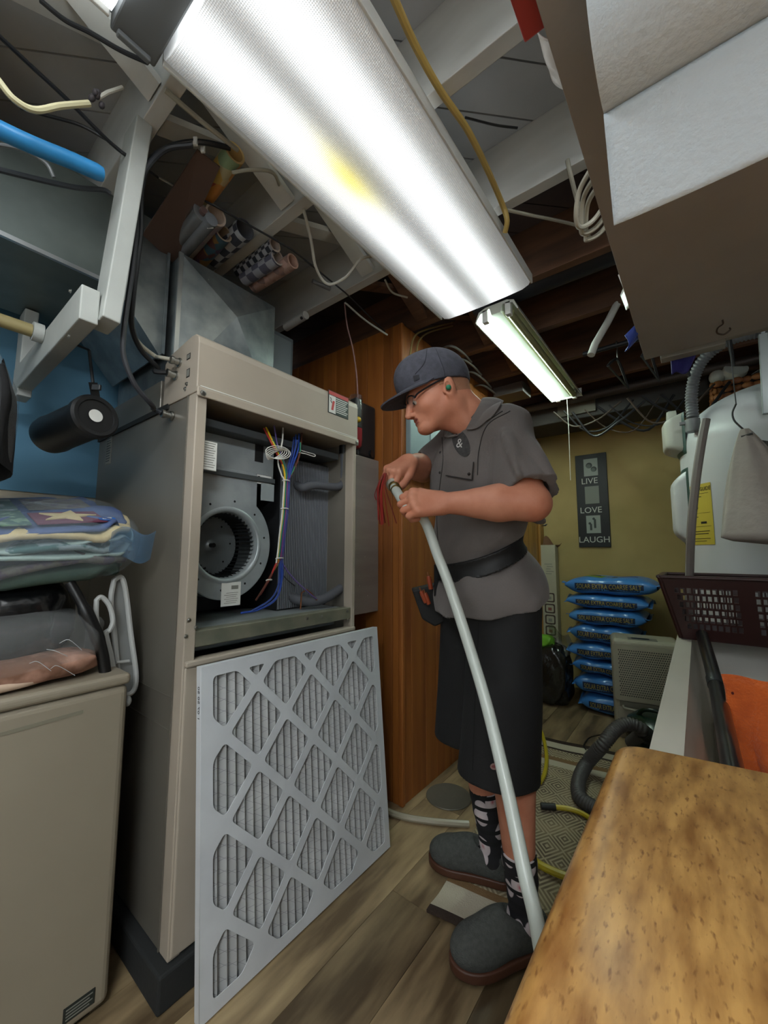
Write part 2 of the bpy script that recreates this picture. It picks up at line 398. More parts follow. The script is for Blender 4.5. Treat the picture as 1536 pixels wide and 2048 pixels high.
# open strip fixture with two bare tubes, one lit and one dead
def strip_fixture(cx, y0, y1):
    zt = JB-0.002; t = thing('strip_light', 'open white twin-tube strip light, only one tube lit, near the olive wall', 'light', (cx, (y0+y1)/2, zt-0.07))
    prof = [(-0.10, -0.058), (-0.095, -0.058), (-0.075, -0.022), (-0.03, -0.012), (-0.022, -0.045), (0.022, -0.045), (0.03, -0.012), (0.075, -0.022), (0.095, -0.058), (0.10, -0.058), (0.082, -0.012), (0.05, 0), (-0.05, 0), (-0.082, -0.012)]
    mb = MB(); n = len(prof)
    mb.add([(cx+p[0], y, zt+p[1]) for y in (y0, y1) for p in prof], [(i, n+i, n+(i+1) % n, (i+1) % n) for i in range(n)]+[tuple(range(n)), tuple(range(2*n-1, n-1, -1))])
    mb.build('reflector', mat('strip_enamel', '#c9cdc4', 0.35), t)
    M_on = mat('lit_tube', '#ffffff', 0.4, emit='#e6fff2', es=TUBE_STRENGTH); M_off = mat('dead_tube', '#a8aa8c', 0.3, col2='#8f8f62', scale=1.2)
    for s, m in ((-1, M_on), (1, M_off)):
        x = cx+s*0.053; z = zt-0.048
        o = MB().tube([(x, y0+0.03, z), (x, y1-0.03, z)], 0.0165, 16).build('tube', m, t, smooth=True)
        for yy in (y0+0.014, y1-0.014):
            MB().box(x-0.013, yy-0.014, z-0.02, x+0.013, yy+0.014, zt-0.008).build('lamp_socket', M_house, t, bevel=0.003)
    MB().box(cx-0.095, y1-0.004, zt-0.055, cx+0.095, y1+0.002, zt).build('end_plate', M_house, t)
    MB().tube([(cx, y1+0.006, zt-0.05), (cx+0.002, y1+0.007, zt-0.30), (cx-0.001, y1+0.006, zt-0.62)], 0.0022, 6).build('pull_chain', M_wire_w, t, smooth=True)
    return t
strip_fixture(-0.645, 1.63, 2.86)
# ------------------------------------------------------------------ air handler
FX = -1.08; FY0, FY1 = 0.527, 1.193; FB = -1.86; FZ0, FZ1 = 0.125, 1.537
M_fb = mat('furnace_beige', '#a79c8d', 0.42, col2='#9d9385', scale=3)
M_fs = mat('furnace_side', '#79746a', 0.33, 0.3, col2='#706b62', scale=2.5)
M_galvi = mat('inner_galvanised', '#8d9597', 0.42, 0.35, col2='#a3aaab', scale=9, bump=0.03, bscale=30)
M_ins = mat('pipe_insulation', '#505257', 0.75, bump=0.1, bscale=80)
M_label = mat('paper_label', '#d2d2cc', 0.6)
M_ink = mat('label_ink', '#161616', 0.6)
M_red = mat('label_red', '#b5413f', 0.6)
M_lgrey = mat('label_grey', '#77776f', 0.6)
pad = MB(); pad.box(FB-0.02, FY0-0.028, 0, FX+0.018, FY1+0.02, 0.085)
tag(pad.build('rubber_pad', mat('black_foam_pad', '#1b1d1d', 0.8, bump=0.1, bscale=90), bevel=0.006), 'thick black foam pad under the air handler', 'pad')
fu = thing('air_handler', 'tall beige metal air handler with its front open showing blower, coil and coloured wires', 'furnace', (-1.45, 0.86, 0.086))
# cabinet skins
MB().box(FB, FY0, 0.088, FX-0.03, FY0+0.012, FZ1).build('side_panel', M_fs, fu, bevel=0.002)
MB().box(FB, FY1-0.012, 0.088, FX-0.03, FY1, FZ1).build('side_panel', M_fs, fu, bevel=0.002)
MB().box(FB, FY0+0.012, 0.088, FB+0.012, FY1-0.012, FZ1).build('back_panel', M_galvi, fu)
MB().box(FB+0.012, FY0+0.012, 0.088, FX-0.035, FY1-0.012, 0.11).build('base_tray', M_galvi, fu)
MB().box(FB+0.012, FY0+0.012, 0.80, FX-0.1, FY1-0.012, 0.815).build('shelf_plate', M_galvi, fu)
for y0, y1 in ((FY0-0.001, FY0+0.030), (FY1-0.017, FY1+0.001)):
    MB().box(FX-0.045, y0, 0.088, FX, y1, FZ1+0.002).build('corner_post', M_fb, fu, bevel=0.003)
MB().box(FX-0.052, FY0-0.003, 0.088, FX-0.047, FY0, FZ1).build('seam_strip', M_fs, fu)
for z in (0.70, 0.615):                          # hairline panel joints on the side
    MB().box(-1.42, FY0-0.0015, z, FX-0.06, FY0, z+0.002).build('side_joint', M_fs, fu)
MB().box(FB-0.004, FY0-0.006, FZ1-0.012, FX-0.17, FY0, FZ1+0.004).build('top_seam', mat('seam_dark', '#1c1c1b', 0.7), fu)
MB().box(FB, FY0, FZ1, FX-0.24, FY1, FZ1+0.10).build('top_casing', M_fs, fu, bevel=0.003)
# control cover across the top of the opening
prof = [(-0.212, 0.0), (-0.212, 0.140), (-0.18, 0.160), (-0.045, 0.178), (-0.02, 0.176), (-0.004, 0.165), (0.0, 0.145), (0.0, 0.016), (0.006, 0.014), (0.006, -0.012), (0.0, -0.012), (0.0, 0.0)]
cover = MB().prism([(p[0], p[1]) for p in prof], FY1-FY0+0.008, (FX+0.004, FY1+0.004, FZ1), ((1,0,0), (0,0,1), (0,-1,0))).build('control_cover', M_fb, fu, bevel=0.003)
MB().box(FX+0.004, FY0+0.006, FZ1+0.018, FX+0.0055, FY1-0.006, FZ1+0.0205).build('pale_line', M_label, cover)  # pale strip along the bend of the cover
def screw(pos, nrm, r=0.006, parent=None, m=None):
    n = V(nrm).normalized(); a = V((0,0,1)) if abs(n.z) < 0.9 else V((1,0,0)); a = (a-n*a.dot(n)).normalized(); b = n.cross(a)
    mb = MB().lathe([(r*1.25, 0), (r*1.25, 0.0012), (r*0.8, 0.002), (r*0.75, 0.0045), (r*0.3, 0.005)], pos, (a, b, n), 10)
    return mb.build('screw', m or M_steel, parent, smooth=True)
for y, z in ((FY0+0.012, FZ1-0.002), (FY1-0.008, FZ1-0.002)): screw((FX+0.010, y, z), (1,0,0), 0.007, cover)
for q in ((374, 768), (371, 778)):
    p = P(*q, y=FY0-0.004); screw(p, (0,-1,0), 0.005, cover)
for q, w, h in (((377, 713), 0.022, 0.018), ((376, 746), 0.020, 0.026)):   # knock-out stickers on the cover's end
    p = P(*q, y=FY0-0.0045); MB().box(p.x-w/2, p.y, p.z-h/2, p.x+w/2, p.y+0.001, p.z+h/2).build('sticker', M_ink, cover)
    MB().box(p.x-w/2+0.003, p.y-0.0006, p.z-h/2+0.003, p.x+w/2-0.003, p.y, p.z+h/2-0.003).build('sticker_field', M_lgrey, cover)
# warning label
def flat_label(o, X, Y, w, h, parent, name, field=M_label, rows=(), red=0.0, icon=False, border=M_ink, lines=M_ink):
    X = V(X); Y = V(Y); Z = X.cross(Y)
    lab = MB().obox(V(o), (X, Y, Z), (w/2, h/2, 0.0006)).build(name, border, parent)
    MB().obox(V(o)+Z*0.0006, (X, Y, Z), (w/2*0.96, h/2*0.95, 0.0004)).build('field', field, lab)
    if red: MB().obox(V(o)+Z*0.0010+Y*(h/2*0.95-h*red/2), (X, Y, Z), (w/2*0.96, h*red/2, 0.0004)).build('red_band', M_red, lab)
    for x0, x1, yy, t in rows:
        MB().obox(V(o)+Z*0.0012+X*((x0+x1)/2*w)+Y*(yy*h), (X, Y, Z), ((x1-x0)*w/2, t*h/2, 0.0004)).build('text_line', lines, lab)
    return lab
YH = V((0,1,0)); ZH = V((0,0,1)); XH = V((1,0,0))
c = P(677, 810, x=FX+0.0046)
wl_ = flat_label(c, YH, ZH, 0.112, 0.090, cover, 'warning_label', field=mat('label_dark', '#1e2a25', 0.5), red=0.16,
    rows=[(-0.12, 0.45-0.05*(k % 3), 0.24-0.085*k, 0.035) for k in range(8)], border=M_ink, lines=M_label)
MB().obox(c+V((0.0008, -0.034, -0.008)), (YH, ZH, XH), (0.018, 0.034, 0.0004)).build('pictogram_field', M_label, wl_)
MB().obox(c+V((0.0014, -0.031, -0.012)), (YH, ZH+YH*0.2, XH), (0.0055, 0.019, 0.0004)).build('pictogram', M_red, wl_)
MB().tube([c+V((0.0016, -0.046, 0.017)), c+V((0.0016, -0.041, 0.010)), c+V((0.0016, -0.044, 0.004)), c+V((0.0016, -0.037, -0.004))], 0.0013, 5).build('pictogram_cord', M_ink, wl_)
# opening sill, filter slot and lower door
sill = MB().box(FX-0.045, FY0+0.03, 0.832, FX-0.004, FY1-0.017, 0.876)
sill_o = sill.build('sill_channel', mat('stained_sill', '#6f7263', 0.5, 0.5, col2='#8d8a78', scale=12, lo=0.3, hi=0.7), fu, bevel=0.003)
MB().box(FX-0.30, FY0+0.03, 0.864, FX-0.046, FY1-0.03, 0.874).build('blower_deck', M_galvi, fu)
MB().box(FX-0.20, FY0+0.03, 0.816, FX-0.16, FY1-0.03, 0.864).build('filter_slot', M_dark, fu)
for q in ((378, 1240), (392, 1255), (616, 1237), (645, 1233), (372, 1273), (696, 1222), (697, 1240)):
    p = P(*q, x=FX+0.0005); p.x = FX-0.004 if 0.56 < p.y < 1.16 else FX; screw(p, (1,0,0), 0.0045, sill_o)
MB().box(FX-0.03, FY0+0.004, 0.092, FX+0.003, FY1-0.004, 0.786).build('lower_door', M_fb, fu, bevel=0.005, seg=3)
MB().box(FX-0.03, FY0+0.004, 0.786, FX+0.010, FY1-0.004, 0.802).build('door_flange', M_fb, fu, bevel=0.004)
c = P(690, 1273, x=FX+0.004); flat_label(V((FX+0.0045, c.y, 0.768)), YH, ZH, 0.044, 0.030, fu, 'maker_badge', field=mat('badge', '#23272a', 0.5), rows=[(0.0, 0.42, 0.25-0.2*k, 0.08) for k in range(3)], lines=M_label)
# side sticker
c = P(218, 895, y=FY0-0.001); flat_label(c, XH, ZH, 0.05, 0.13, fu, 'data_sticker', field=M_lgrey, border=M_lgrey, rows=[(-0.4, 0.4-0.1*(k % 2), 0.42-0.075*k, 0.03) for k in range(12)], lines=mat('sticker_ink', '#33383b', 0.6))
# ---- blower
BX = -1.20
bc = P(455, 1090, x=BX); RI = 0.108
def scroll(a):
    return 0.155+0.035*((a/(2*PI)) % 1.0)
outer = []
for k in range(64):
    a = 2*PI*k/64
    r = 0.160
    y, z = r*math.cos(a), r*1.08*math.sin(a)
    outer.append((y, z))
outer = [p for p in outer]
top_z = 1.36-bc.z
left_y = FY0+0.035-bc.y
outer = [(max(p[0], left_y), p[1]) for p in outer]
outer2 = [p for p in outer if not (p[1] > 0.06 and p[0] < 0.09)]
i0 = max(range(len(outer2)), key=lambda i: math.hypot(outer2[i][0]-outer2[i-1][0], outer2[i][1]-outer2[i-1][1]))
outer2 = outer2[i0:]+outer2[:i0]
outer2 += [(0.10, 0.13), (0.10, top_z), (left_y, top_z)]
hole = [(RI*math.cos(2*PI*k/48), RI*1.06*math.sin(2*PI*k/48)) for k in range(48)]
bh = link('blower_housing', plate(outer2, [hole], 0.006, (BX, bc.y, bc.z), YH, ZH), M_galvi, fu)
mb = MB()
mb.lathe([(RI*1.16, 0.003), (RI*1.10, 0.007), (RI*1.03, 0.006), (RI*0.985, -0.004), (RI*0.97, -0.03)], (BX, bc.y, bc.z), (YH, ZH*1.0, XH), 48, cap=False)
mb.build('inlet_ring', M_galvi, bh, smooth=True, angle=180)
MB().tube([(BX-0.002-0.11*0, bc.y+p[0]*0.998, bc.z+p[1]*0.998) for p in outer2]+[], 0.004, 6, closed=True).build('housing_rim', M_galvi, bh, smooth=True)
mb = MB()                                      # scroll wrapper behind the face plate
n = len(outer2); mb.add([(BX-0.003-dx, bc.y+p[0], bc.z+p[1]) for dx in (0, 0.20) for p in outer2], [(i, (i+1) % n, n+(i+1) % n, n+i) for i in range(n)])
mb.build('scroll_wrapper', M_galvi, bh)
wheel = MB().lathe([(0.001, 0.012), (0.02, 0.012), (0.02, 0.0), (0.07, -0.004), (RI*0.99, -0.012)], (BX-0.115, bc.y, bc.z), (YH, ZH, XH), 40, cap=False).build('wheel_disc', mat('wheel_disc', '#7d8486', 0.4, 0.4, col2='#8f9697', scale=8), bh, smooth=True, angle=180)
M_blade = mat('wheel_blade', '#2f3335', 0.45, 0.6)
for k in range(44):
    a = 2*PI*k/44; d = V((0, math.cos(a), math.sin(a))); tt = V((0, -math.sin(a), math.cos(a)))
    MB().obox(V((BX-0.065, bc.y, bc.z))+d*RI*0.955, (XH, d+tt*0.6, tt-d*0.6), (0.052, 0.0055, 0.0006)).build('wheel_blade', M_blade, bh)
MB().tube([(BX-0.115, bc.y, bc.z), (BX-0.085, bc.y, bc.z)], 0.008, 12).build('motor_shaft', M_black, bh, smooth=True)
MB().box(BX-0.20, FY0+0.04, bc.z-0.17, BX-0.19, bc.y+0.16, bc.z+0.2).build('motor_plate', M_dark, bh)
for k in range(10):
    a = 2*PI*(k+0.3)/10; r = 0.138
    p = (BX+0.0032, max(bc.y+r*math.cos(a), FY0+0.045), bc.z+r*1.05*math.sin(a)); MB().lathe([(0.0001, 0.0005), (0.004, 0.0005)], p, (YH, ZH, XH), 8, cap=False).build('rivet_hole', M_dark, bh)
for k in range(7):
    a = 2*PI*(k+0.1)/7; MB().lathe([(0.0001, 0.0015), (0.0035, 0.0015)], (BX-0.117, bc.y+0.078*math.cos(a), bc.z+0.078*math.sin(a)), (YH, ZH, XH), 8, cap=False).build('disc_hole', M_dark, bh)
c = P(462, 1188, x=BX+0.0045); flat_label(c, YH, ZH, 0.068, 0.075, bh, 'blower_label', border=M_label, rows=[(0.0, 0.36, 0.28, 0.16)]+[(-0.25-0.1*(k % 2), 0.36-0.05*(k % 3), 0.05-0.085*k, 0.018) for k in range(6)], lines=M_lgrey)
# ---- box above blower
a = P(395, 872, x=BX); b = P(546, 975, x=BX)
ub = MB().box(BX-0.24, FY0+0.035, 1.352, BX, b.y, a.z+0.02).build('control_box', M_galvi, fu, bevel=0.002)
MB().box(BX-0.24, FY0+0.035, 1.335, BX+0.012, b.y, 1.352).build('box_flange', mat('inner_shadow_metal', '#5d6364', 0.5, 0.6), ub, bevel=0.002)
c0 = P(520, 905, x=BX+0.001); MB().box(BX, c0.y-0.02, c0.z-0.035, BX+0.0012, c0.y+0.014, c0.z+0.035).build('cutout', M_dark, ub)
c0 = P(528, 960, x=BX+0.002); lab = flat_label(c0, YH, ZH, 0.066, 0.034, ub, 'shock_label', border=M_ink, rows=[(-0.08, 0.44, 0.22-0.16*k, 0.05) for k in range(4)], lines=M_lgrey)
MB().obox(c0+V((0.0014, -0.022, 0.002)), (YH, ZH, XH), (0.0045, 0.009, 0.0004)).build('pictogram', M_ink, lab)
c0 = P(404, 923, x=BX+0.001); flat_label(V((FX-0.028, FY0+0.058, c0.z)), YH, ZH, 0.048, 0.088, fu, 'wiring_diagram', border=M_lgrey, rows=[(-0.4, 0.38-0.06*(k % 3), 0.42-0.08*k, 0.02) for k in range(11)], lines=M_lgrey)
MB().obox(P(535, 985, x=BX+0.02), (YH, ZH, XH), (0.026, 0.03, 0.002)).build('bracket_tab', M_galvi, ub)
# shadowed electrics under the cover
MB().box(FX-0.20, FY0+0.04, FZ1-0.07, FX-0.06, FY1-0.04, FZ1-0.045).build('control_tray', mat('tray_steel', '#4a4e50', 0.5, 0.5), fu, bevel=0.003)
MB().tube([(FX-0.14, FY0+0.035, FZ1-0.10), (FX-0.16, 0.68, FZ1-0.12), (FX-0.17, 0.80, FZ1-0.115)], 0.011, 10).build('drain_tube', M_black, fu, smooth=True)
for q in ((540, 842), (568, 850), (601, 858)):
    p = P(*q, x=FX-0.09); MB().lathe([(0.011, -0.014), (0.013, -0.006), (0.013, 0.006), (0.008, 0.012)], p, n=14).build('bushing', mat('grey_bushing', '#3b3d40', 0.5), fu, smooth=True)
# ---- coil with upright fins
CX = -1.235
ya = P(556, 1100, x=CX).y; yb = P(668, 1050, x=CX).y
coil = MB().box(CX-0.30, ya, 0.875, CX, yb, FZ1-0.08).build('coil_core', mat('coil_black', '#191b1d', 0.6), fu)
M_fin = mat('coil_fin', '#8d9298', 0.4, 0.4)
nf = 34
finme = MB().box(0, -0.0011, 0.88, 0.008, 0.0011, FZ1-0.085).mesh('fin')
for k in range(nf):
    o = link('coil_fin', finme, M_fin, coil); o.location = (CX, ya+0.004+(yb-ya-0.008)*k/(nf-1), 0)
MB().box(CX-0.02, yb+0.004, 0.875, CX+0.035, yb+0.032, FZ1-0.10).build('coil_end_plate', mat('end_plate_grey', '#868a8e', 0.45, 0.3), fu, bevel=0.003)
def pipe(pts, r, name='insulated_pipe'):
    return MB().tube(spline(pts, 8), r, 14).build(name, M_ins, fu, smooth=True)
pipe([P(688, 905, x=-1.15), P(688, 945, x=-1.15), P(685, 968, x=-1.155), P(668, 974, x=-1.16), P(630, 970, x=-1.17), P(605, 975, x=-1.19), P(590, 968, x=-1.25)], 0.0165)
pipe([P(692, 1168, x=-1.15), P(680, 1178, x=-1.15), P(655, 1194, x=-1.155), P(628, 1203, x=-1.17), P(598, 1200, x=-1.2), P(575, 1190, x=-1.26)], 0.0185)
MB().tube([P(688, 888, x=-1.15), P(688, 908, x=-1.15)], 0.021, 14).build('pipe_collar', M_black, fu, smooth=True)
MB().tube([P(601, 1218, x=-1.16), P(603, 1186, x=-1.16), P(613, 1179, x=-1.16), P(622, 1186, x=-1.16), P(634, 1200, x=-1.15)], 0.003, 6).build('copper_capillary', mat('copper', '#8a5a3c', 0.4, 0.8), fu, smooth=True)
# ---- wiring harness
WC = {'yellow': '#c9a51e', 'red': '#9c2f28', 'green': '#1f6f58', 'blue': '#24408f', 'navy': '#2b3f78', 'white': '#c7c6be', 'purple': '#5a4a80', 'brown': '#5a3226', 'black': '#141416'}
def wire(color, pts, r=0.0032, parent=fu, x=None):
    q = [P(p[0], p[1], x=(p[2] if len(p) > 2 else -1.115)) for p in pts]
    return MB().tube(spline(q, 6), r, 6).build('wire', mat('wire_'+color, WC[color], 0.45), parent, smooth=True)
trunk = [(571, 962), (569, 1000), (567, 1030), (562, 1070), (559, 1100), (557, 1116)]
def tr(dx, tail): return [(u+dx, v) for u, v in trunk]+tail
wire('yellow', [(532, 855, -1.16), (545, 882), (560, 915), (568, 940)]+tr(-1, [(556, 1125), (548, 1140)]))
wire('red', [(528, 857, -1.16), (542, 884), (556, 912), (573, 945)]+tr(3, [(552, 1128), (538, 1160), (520, 1190, -1.15)]))
wire('green', [(545, 880), (564, 920), (572, 945)]+tr(0, [(558, 1118)]), 0.0042)
wire('purple', [(548, 850, -1.16), (555, 890), (566, 920)]+tr(4, [(570, 1135), (590, 1160), (618, 1186), (633, 1198)]), 0.0026)
wire('blue', [(592, 870, -1.15), (590, 900), (580, 935)]+tr(5, [(561, 1130), (562, 1165), (550, 1200), (515, 1220), (482, 1226)]))
wire('blue', [(598, 868, -1.15), (596, 900), (584, 935)]+tr(7, [(565, 1135), (560, 1180), (545, 1205), (510, 1222)]))
wire('navy', [(588, 875, -1.15), (584, 905), (577, 930)]+tr(2, [(559, 1130), (557, 1170), (540, 1200), (500, 1224)]))
wire('navy', [(595, 880), (588, 910), (580, 940)]+tr(8, [(562, 1128), (566, 1150), (552, 1195), (520, 1219)]), 0.0028)
wire('brown', [(604, 866, -1.15), (600, 905), (588, 940)]+tr(6, [(553, 1130), (530, 1172), (512, 1200, -1.16)]))
wire('green', [(601, 885), (600, 905), (594, 925), (582, 950)], 0.003)
wire('white', [(566, 852, -1.16), (565, 880), (560, 905), (556, 925), (563, 950)]+tr(-3, [(552, 1130)]), 0.0028)
for k in range(5):                               # spare white lead coiled and tied
    cx, cy = 558+k*1.5, 906-k*1.2; a0 = -0.5+0.16*k
    q = [P(cx-8+(17+2*k)*math.cos(t)*math.cos(a0)-(5+2*k)*math.sin(t)*math.sin(a0), cy+4+(17+2*k)*math.cos(t)*math.sin(a0)+(5+2*k)*math.sin(t)*math.cos(a0), x=-1.108+0.003*k) for t in np.linspace(0, 2*PI, 20)[:-1]]
    MB().tube(q, 0.0016, 5, closed=True).build('coiled_lead', mat('wire_white', WC['white'], 0.45), fu, smooth=True)
wire('white', [(598, 905), (612, 908), (628, 913), (629, 909), (612, 904), (600, 900)], 0.002)
wire('black', [(562, 1145), (575, 1160), (590, 1172)], 0.0018)
for q, r in (((572, 962), 0.014), ((569, 1018), 0.015), ((559, 1117), 0.014), ((538, 1160), 0.01)):
    c = P(*q, x=-1.115); MB().tube([c+V((0.6*r*math.sin(t), r*math.cos(t), 0.002*math.sin(t))) for t in np.linspace(0, 2*PI, 13)[:-1]], 0.0021, 5, closed=True).build('cable_tie', mat('tie_white', '#c9c8c0', 0.5), fu, smooth=True)

# conduit fittings on the left side and the cables that reach them
def conn(pos, axis, parent):
    n = V(axis).normalized(); a = V((0,0,1)); b = n.cross(a)
    return MB().lathe([(0.014, 0), (0.014, 0.006), (0.010, 0.008), (0.010, 0.02), (0.012, 0.022), (0.012, 0.03), (0.007, 0.031)], pos, (a, b, n), 14).build('cable_clamp', M_steel, parent, smooth=True)
c1 = P(361, 726, y=FY0-0.002); c2 = P(354, 752, y=FY0-0.002); c3 = P(344, 832, y=FY0-0.002)
for c in (c1, c2, c3): conn(c, (0,-1,0), fu)
def cable(name, pts, r, m, label, cat='cable', group=None, n=8):
    return tag(MB().tube(spline(pts, n), r, 8).build(name, m, None, smooth=True), label, cat, group)
e = V((0,-1,0))
cable('power_cable', [c1+e*0.03, c1+e*0.05+V((-0.02,0,0.004)), P(310, 712, x=-1.24), P(280, 688, x=-1.22), P(266, 660, x=-1.18), P(264, 610, x=-1.15), P(271, 520, x=-1.13), P(275, 420, x=-1.12), P(280, 290, x=-1.10)], 0.0058, mat('pale_cable', '#a8a596', 0.5), 'pale grey cable curving down into the top of the air handler side')
cable('power_cable', [c2+e*0.03, c2+e*0.055+V((-0.02,0,0.0)), P(315, 735, x=-1.22), P(282, 700, x=-1.2), P(264, 655, x=-1.16), P(265, 600, x=-1.13), P(274, 520, x=-1.115), P(281, 460, x=-1.11), P(283, 380, x=-1.10), P(302, 320, x=-1.08), P(345, 292, x=-1.05), P(400, 284, x=-1.0), P(460, 296, x=-0.97)], 0.0072, M_wire_b, 'thick black cable entering the lower fitting of the control cover')
cable('control_cable', [c3+e*0.03, c3+e*0.05+V((-0.01,0,0.01)), P(305, 812, x=-1.15), P(270, 770, x=-1.13), P(248, 715, x=-1.12), P(247, 670, x=-1.11), P(256, 600, x=-1.10), P(265, 540, x=-1.10), P(272, 470, x=-1.095), P(275, 400, x=-1.09), P(288, 345, x=-1.07), P(330, 300, x=-1.05), P(385, 290, x=-1.0)], 0.0066, mat('dark_grey_cable', '#26282d', 0.5), 'dark grey cable looping down to the clamp on the air handler side panel')

# ------------------------------------------------------------------ pleated filter leaning on the lower door
M_fr = mat('filter_card', '#c5c8cb', 0.6, col2='#b9bcc0', scale=6)
def pleat_material():
    m = mat('pleated_media', '#a9aaa9', 0.85, col2='#9b9c9b', scale=9); nt = m.node_tree; N = nt.nodes; L = nt.links
    b = N['Principled BSDF']; tc = N.new('ShaderNodeTexCoord'); sp = N.new('ShaderNodeSeparateXYZ'); L.new(tc.outputs['UV'], sp.inputs[0])
    outs = []
    for sg in (1, -1):
        a = N.new('ShaderNodeMath'); a.operation = 'MULTIPLY_ADD'; L.new(sp.outputs[0], a.inputs[0]); a.inputs[1].default_value = sg*22.0
        mm = N.new('ShaderNodeMath'); mm.operation = 'MULTIPLY'; mm.inputs[1].default_value = 34.0; L.new(sp.outputs[1], mm.inputs[0]); L.new(mm.outputs[0], a.inputs[2])
        f = N.new('ShaderNodeMath'); f.operation = 'FRACT'; L.new(a.outputs[0], f.inputs[0])
        l = N.new('ShaderNodeMath'); l.operation = 'LESS_THAN'; l.inputs[1].default_value = 0.035; L.new(f.outputs[0], l.inputs[0]); outs.append(l.outputs[0])
    mx = N.new('ShaderNodeMath'); mx.operation = 'MAXIMUM'; L.new(outs[0], mx.inputs[0]); L.new(outs[1], mx.inputs[1])
    src = b.inputs['Base Color'].links[0].from_socket
    mix = N.new('ShaderNodeMix'); mix.data_type = 'RGBA'; L.new(mx.outputs[0], mix.inputs[0]); L.new(src, mix.inputs[6]); mix.inputs[7].default_value = lin('#77797a')
    L.new(mix.outputs[2], b.inputs['Base Color']); return m
fw, fh = 0.722, 0.79
b0 = V((-0.985, 0.549, 0.004)); fy = YH.copy(); fz = (V((-1.052, 0.549, 0.787))-b0).normalized(); fn = fy.cross(fz)
fi = thing('air_filter', 'large white cardboard framed pleated air filter leaning against the air handler', 'filter', b0)
holes = []
for i in range(-1, 9):
    for j in range(-1, 9):
        if (i+j) % 2: continue
        cx, cy, hx, hy = 0.09+0.1405*i, 0.09+0.135*j, 0.1405, 0.135
        poly = [((cx+hx)*fw, cy*fh), (cx*fw, (cy+hy)*fh), ((cx-hx)*fw, cy*fh), (cx*fw, (cy-hy)*fh)]
        sw = 0.0125
        n1 = V((hy*fh, hx*fw, 0)).normalized()
        for sx_, sy_ in ((1, 1), (-1, 1), (-1, -1), (1, -1)):
            a, b_ = n1.x*sx_, n1.y*sy_; cc = a*cx*fw+b_*cy*fh+ (hx*fw*n1.x) - sw
            poly = clip_poly(poly, a, b_, cc)
        for a, b_, cc in ((1, 0, 0.962*fw), (-1, 0, -0.045*fw), (0, 1, 0.962*fh), (0, -1, -0.038*fh)):
            if len(poly) > 2: poly = clip_poly(poly, a, b_, cc)
        if len(poly) > 2:
            ar = abs(sum(poly[k][0]*poly[(k+1) % len(poly)][1]-poly[(k+1) % len(poly)][0]*poly[k][1] for k in range(len(poly))))/2
            if ar > 0.0006: holes.append(round_poly(poly, 0.013))
link('frame_face', plate([(0, 0), (fw, 0), (fw, fh), (0, fh)], holes, 0.002, b0+fn*0.023, fy, fz), M_fr, fi)
for a, b_, c, d in ((0, 0, 0.004, fh), (fw-0.004, 0, fw, fh), (0.004, 0, fw-0.004, 0.004), (0.004, fh-0.004, fw-0.004, fh)):
    MB().obox(b0+fy*(a+c)/2+fz*(b_+d)/2+fn*0.0115, (fy, fz, fn), ((c-a)/2, (d-b_)/2, 0.0105)).build('frame_edge', M_fr, fi)
npl = 27; mb = MB(); uvs = []
for k in range(2*npl+1):
    y = 0.006+(fw-0.012)*k/(2*npl); dz = 0.0195 if k % 2 else 0.003
    for z in (0.005, fh-0.005): mb.v.append(tuple(b0+fy*y+fz*z+fn*dz)); uvs.append((y, z))
mb.f = [(2*k, 2*k+2, 2*k+3, 2*k+1) for k in range(2*npl)]; mb.mi = [0]*len(mb.f)
med = mb.build('pleated_media', pleat_material(), fi)
uvl = med.data.uv_layers.new(name='UVMap')
for lp in med.data.loops: uvl.data[lp.index].uv = uvs[lp.vertex_index]
link('frame_text', text_mesh('1 07 50 50', 0.012, 0.0004, b0+fz*0.70-fy*0.0004+fn*0.012, fz, fn, sx=1.6), M_ink, fi)
# ------------------------------------------------------------------ ducts
def duct(name, label, mb, loc=(0,0,0), parts=()):
    t = thing(name, label, 'duct', loc); mb.build('casing', M_galv, t); return t
# plenum standing on the air handler
px0, px1, py0, py1 = -1.30, -1.80, 0.56, 0.935
pl = thing('supply_plenum', 'shiny galvanised plenum with cross creases standing on the air handler', 'duct', (-1.5, 0.75, FZ1+0.10))
MB().box(px1, py0, FZ1+0.101, px0, py1, 2.085).build('casing', M_galv, pl)
cz = (FZ1+0.18+JB)/2; cy = (py0+py1)/2
for a in ((py0, FZ1+0.12), (py1, FZ1+0.12), (py0, JB-0.01), (py1, JB-0.01)):    # raised cross-break facets
    pass
mb = MB(); A = [(px0, py0, FZ1+0.11), (px0, py1, FZ1+0.11), (px0, py1, 2.083), (px0, py0, 2.083), (px0+0.036, cy, cz-0.02)]
mb.add(A, [(0, 1, 4), (1, 2, 4), (2, 3, 4), (3, 0, 4)]); mb.build('cross_broken_face', M_galv, pl)
MB().box(px0-0.004, py0-0.010, FZ1+0.101, px0+0.004, py0+0.004, 2.085).build('seam_strip', mat('bright_seam', '#b9bcbc', 0.3, 0.9), pl)
for q in ((413, 410+250-40), (416, 560), (437, 667)):
    p = P(*q, x=px0+0.008); screw(p, (1,0,0), 0.003, pl)
# trunk duct along the blue wall
tk = thing('trunk_duct', 'long galvanised trunk duct running above the clothes rod', 'duct', (-1.6, 0.0, 1.905))
MB().box(-1.80, -0.9, 1.905, -1.37, 0.40, JB-0.004).build('casing', mat('dull_galvanised', '#666f6c', 0.5, 0.55, col2='#79827e', scale=6), tk)
MB().box(-1.372, -0.9, 1.900, -1.362, 0.40, 1.912).build('lower_seam', mat('bright_seam', '#b9bcbc', 0.3, 0.9), tk)
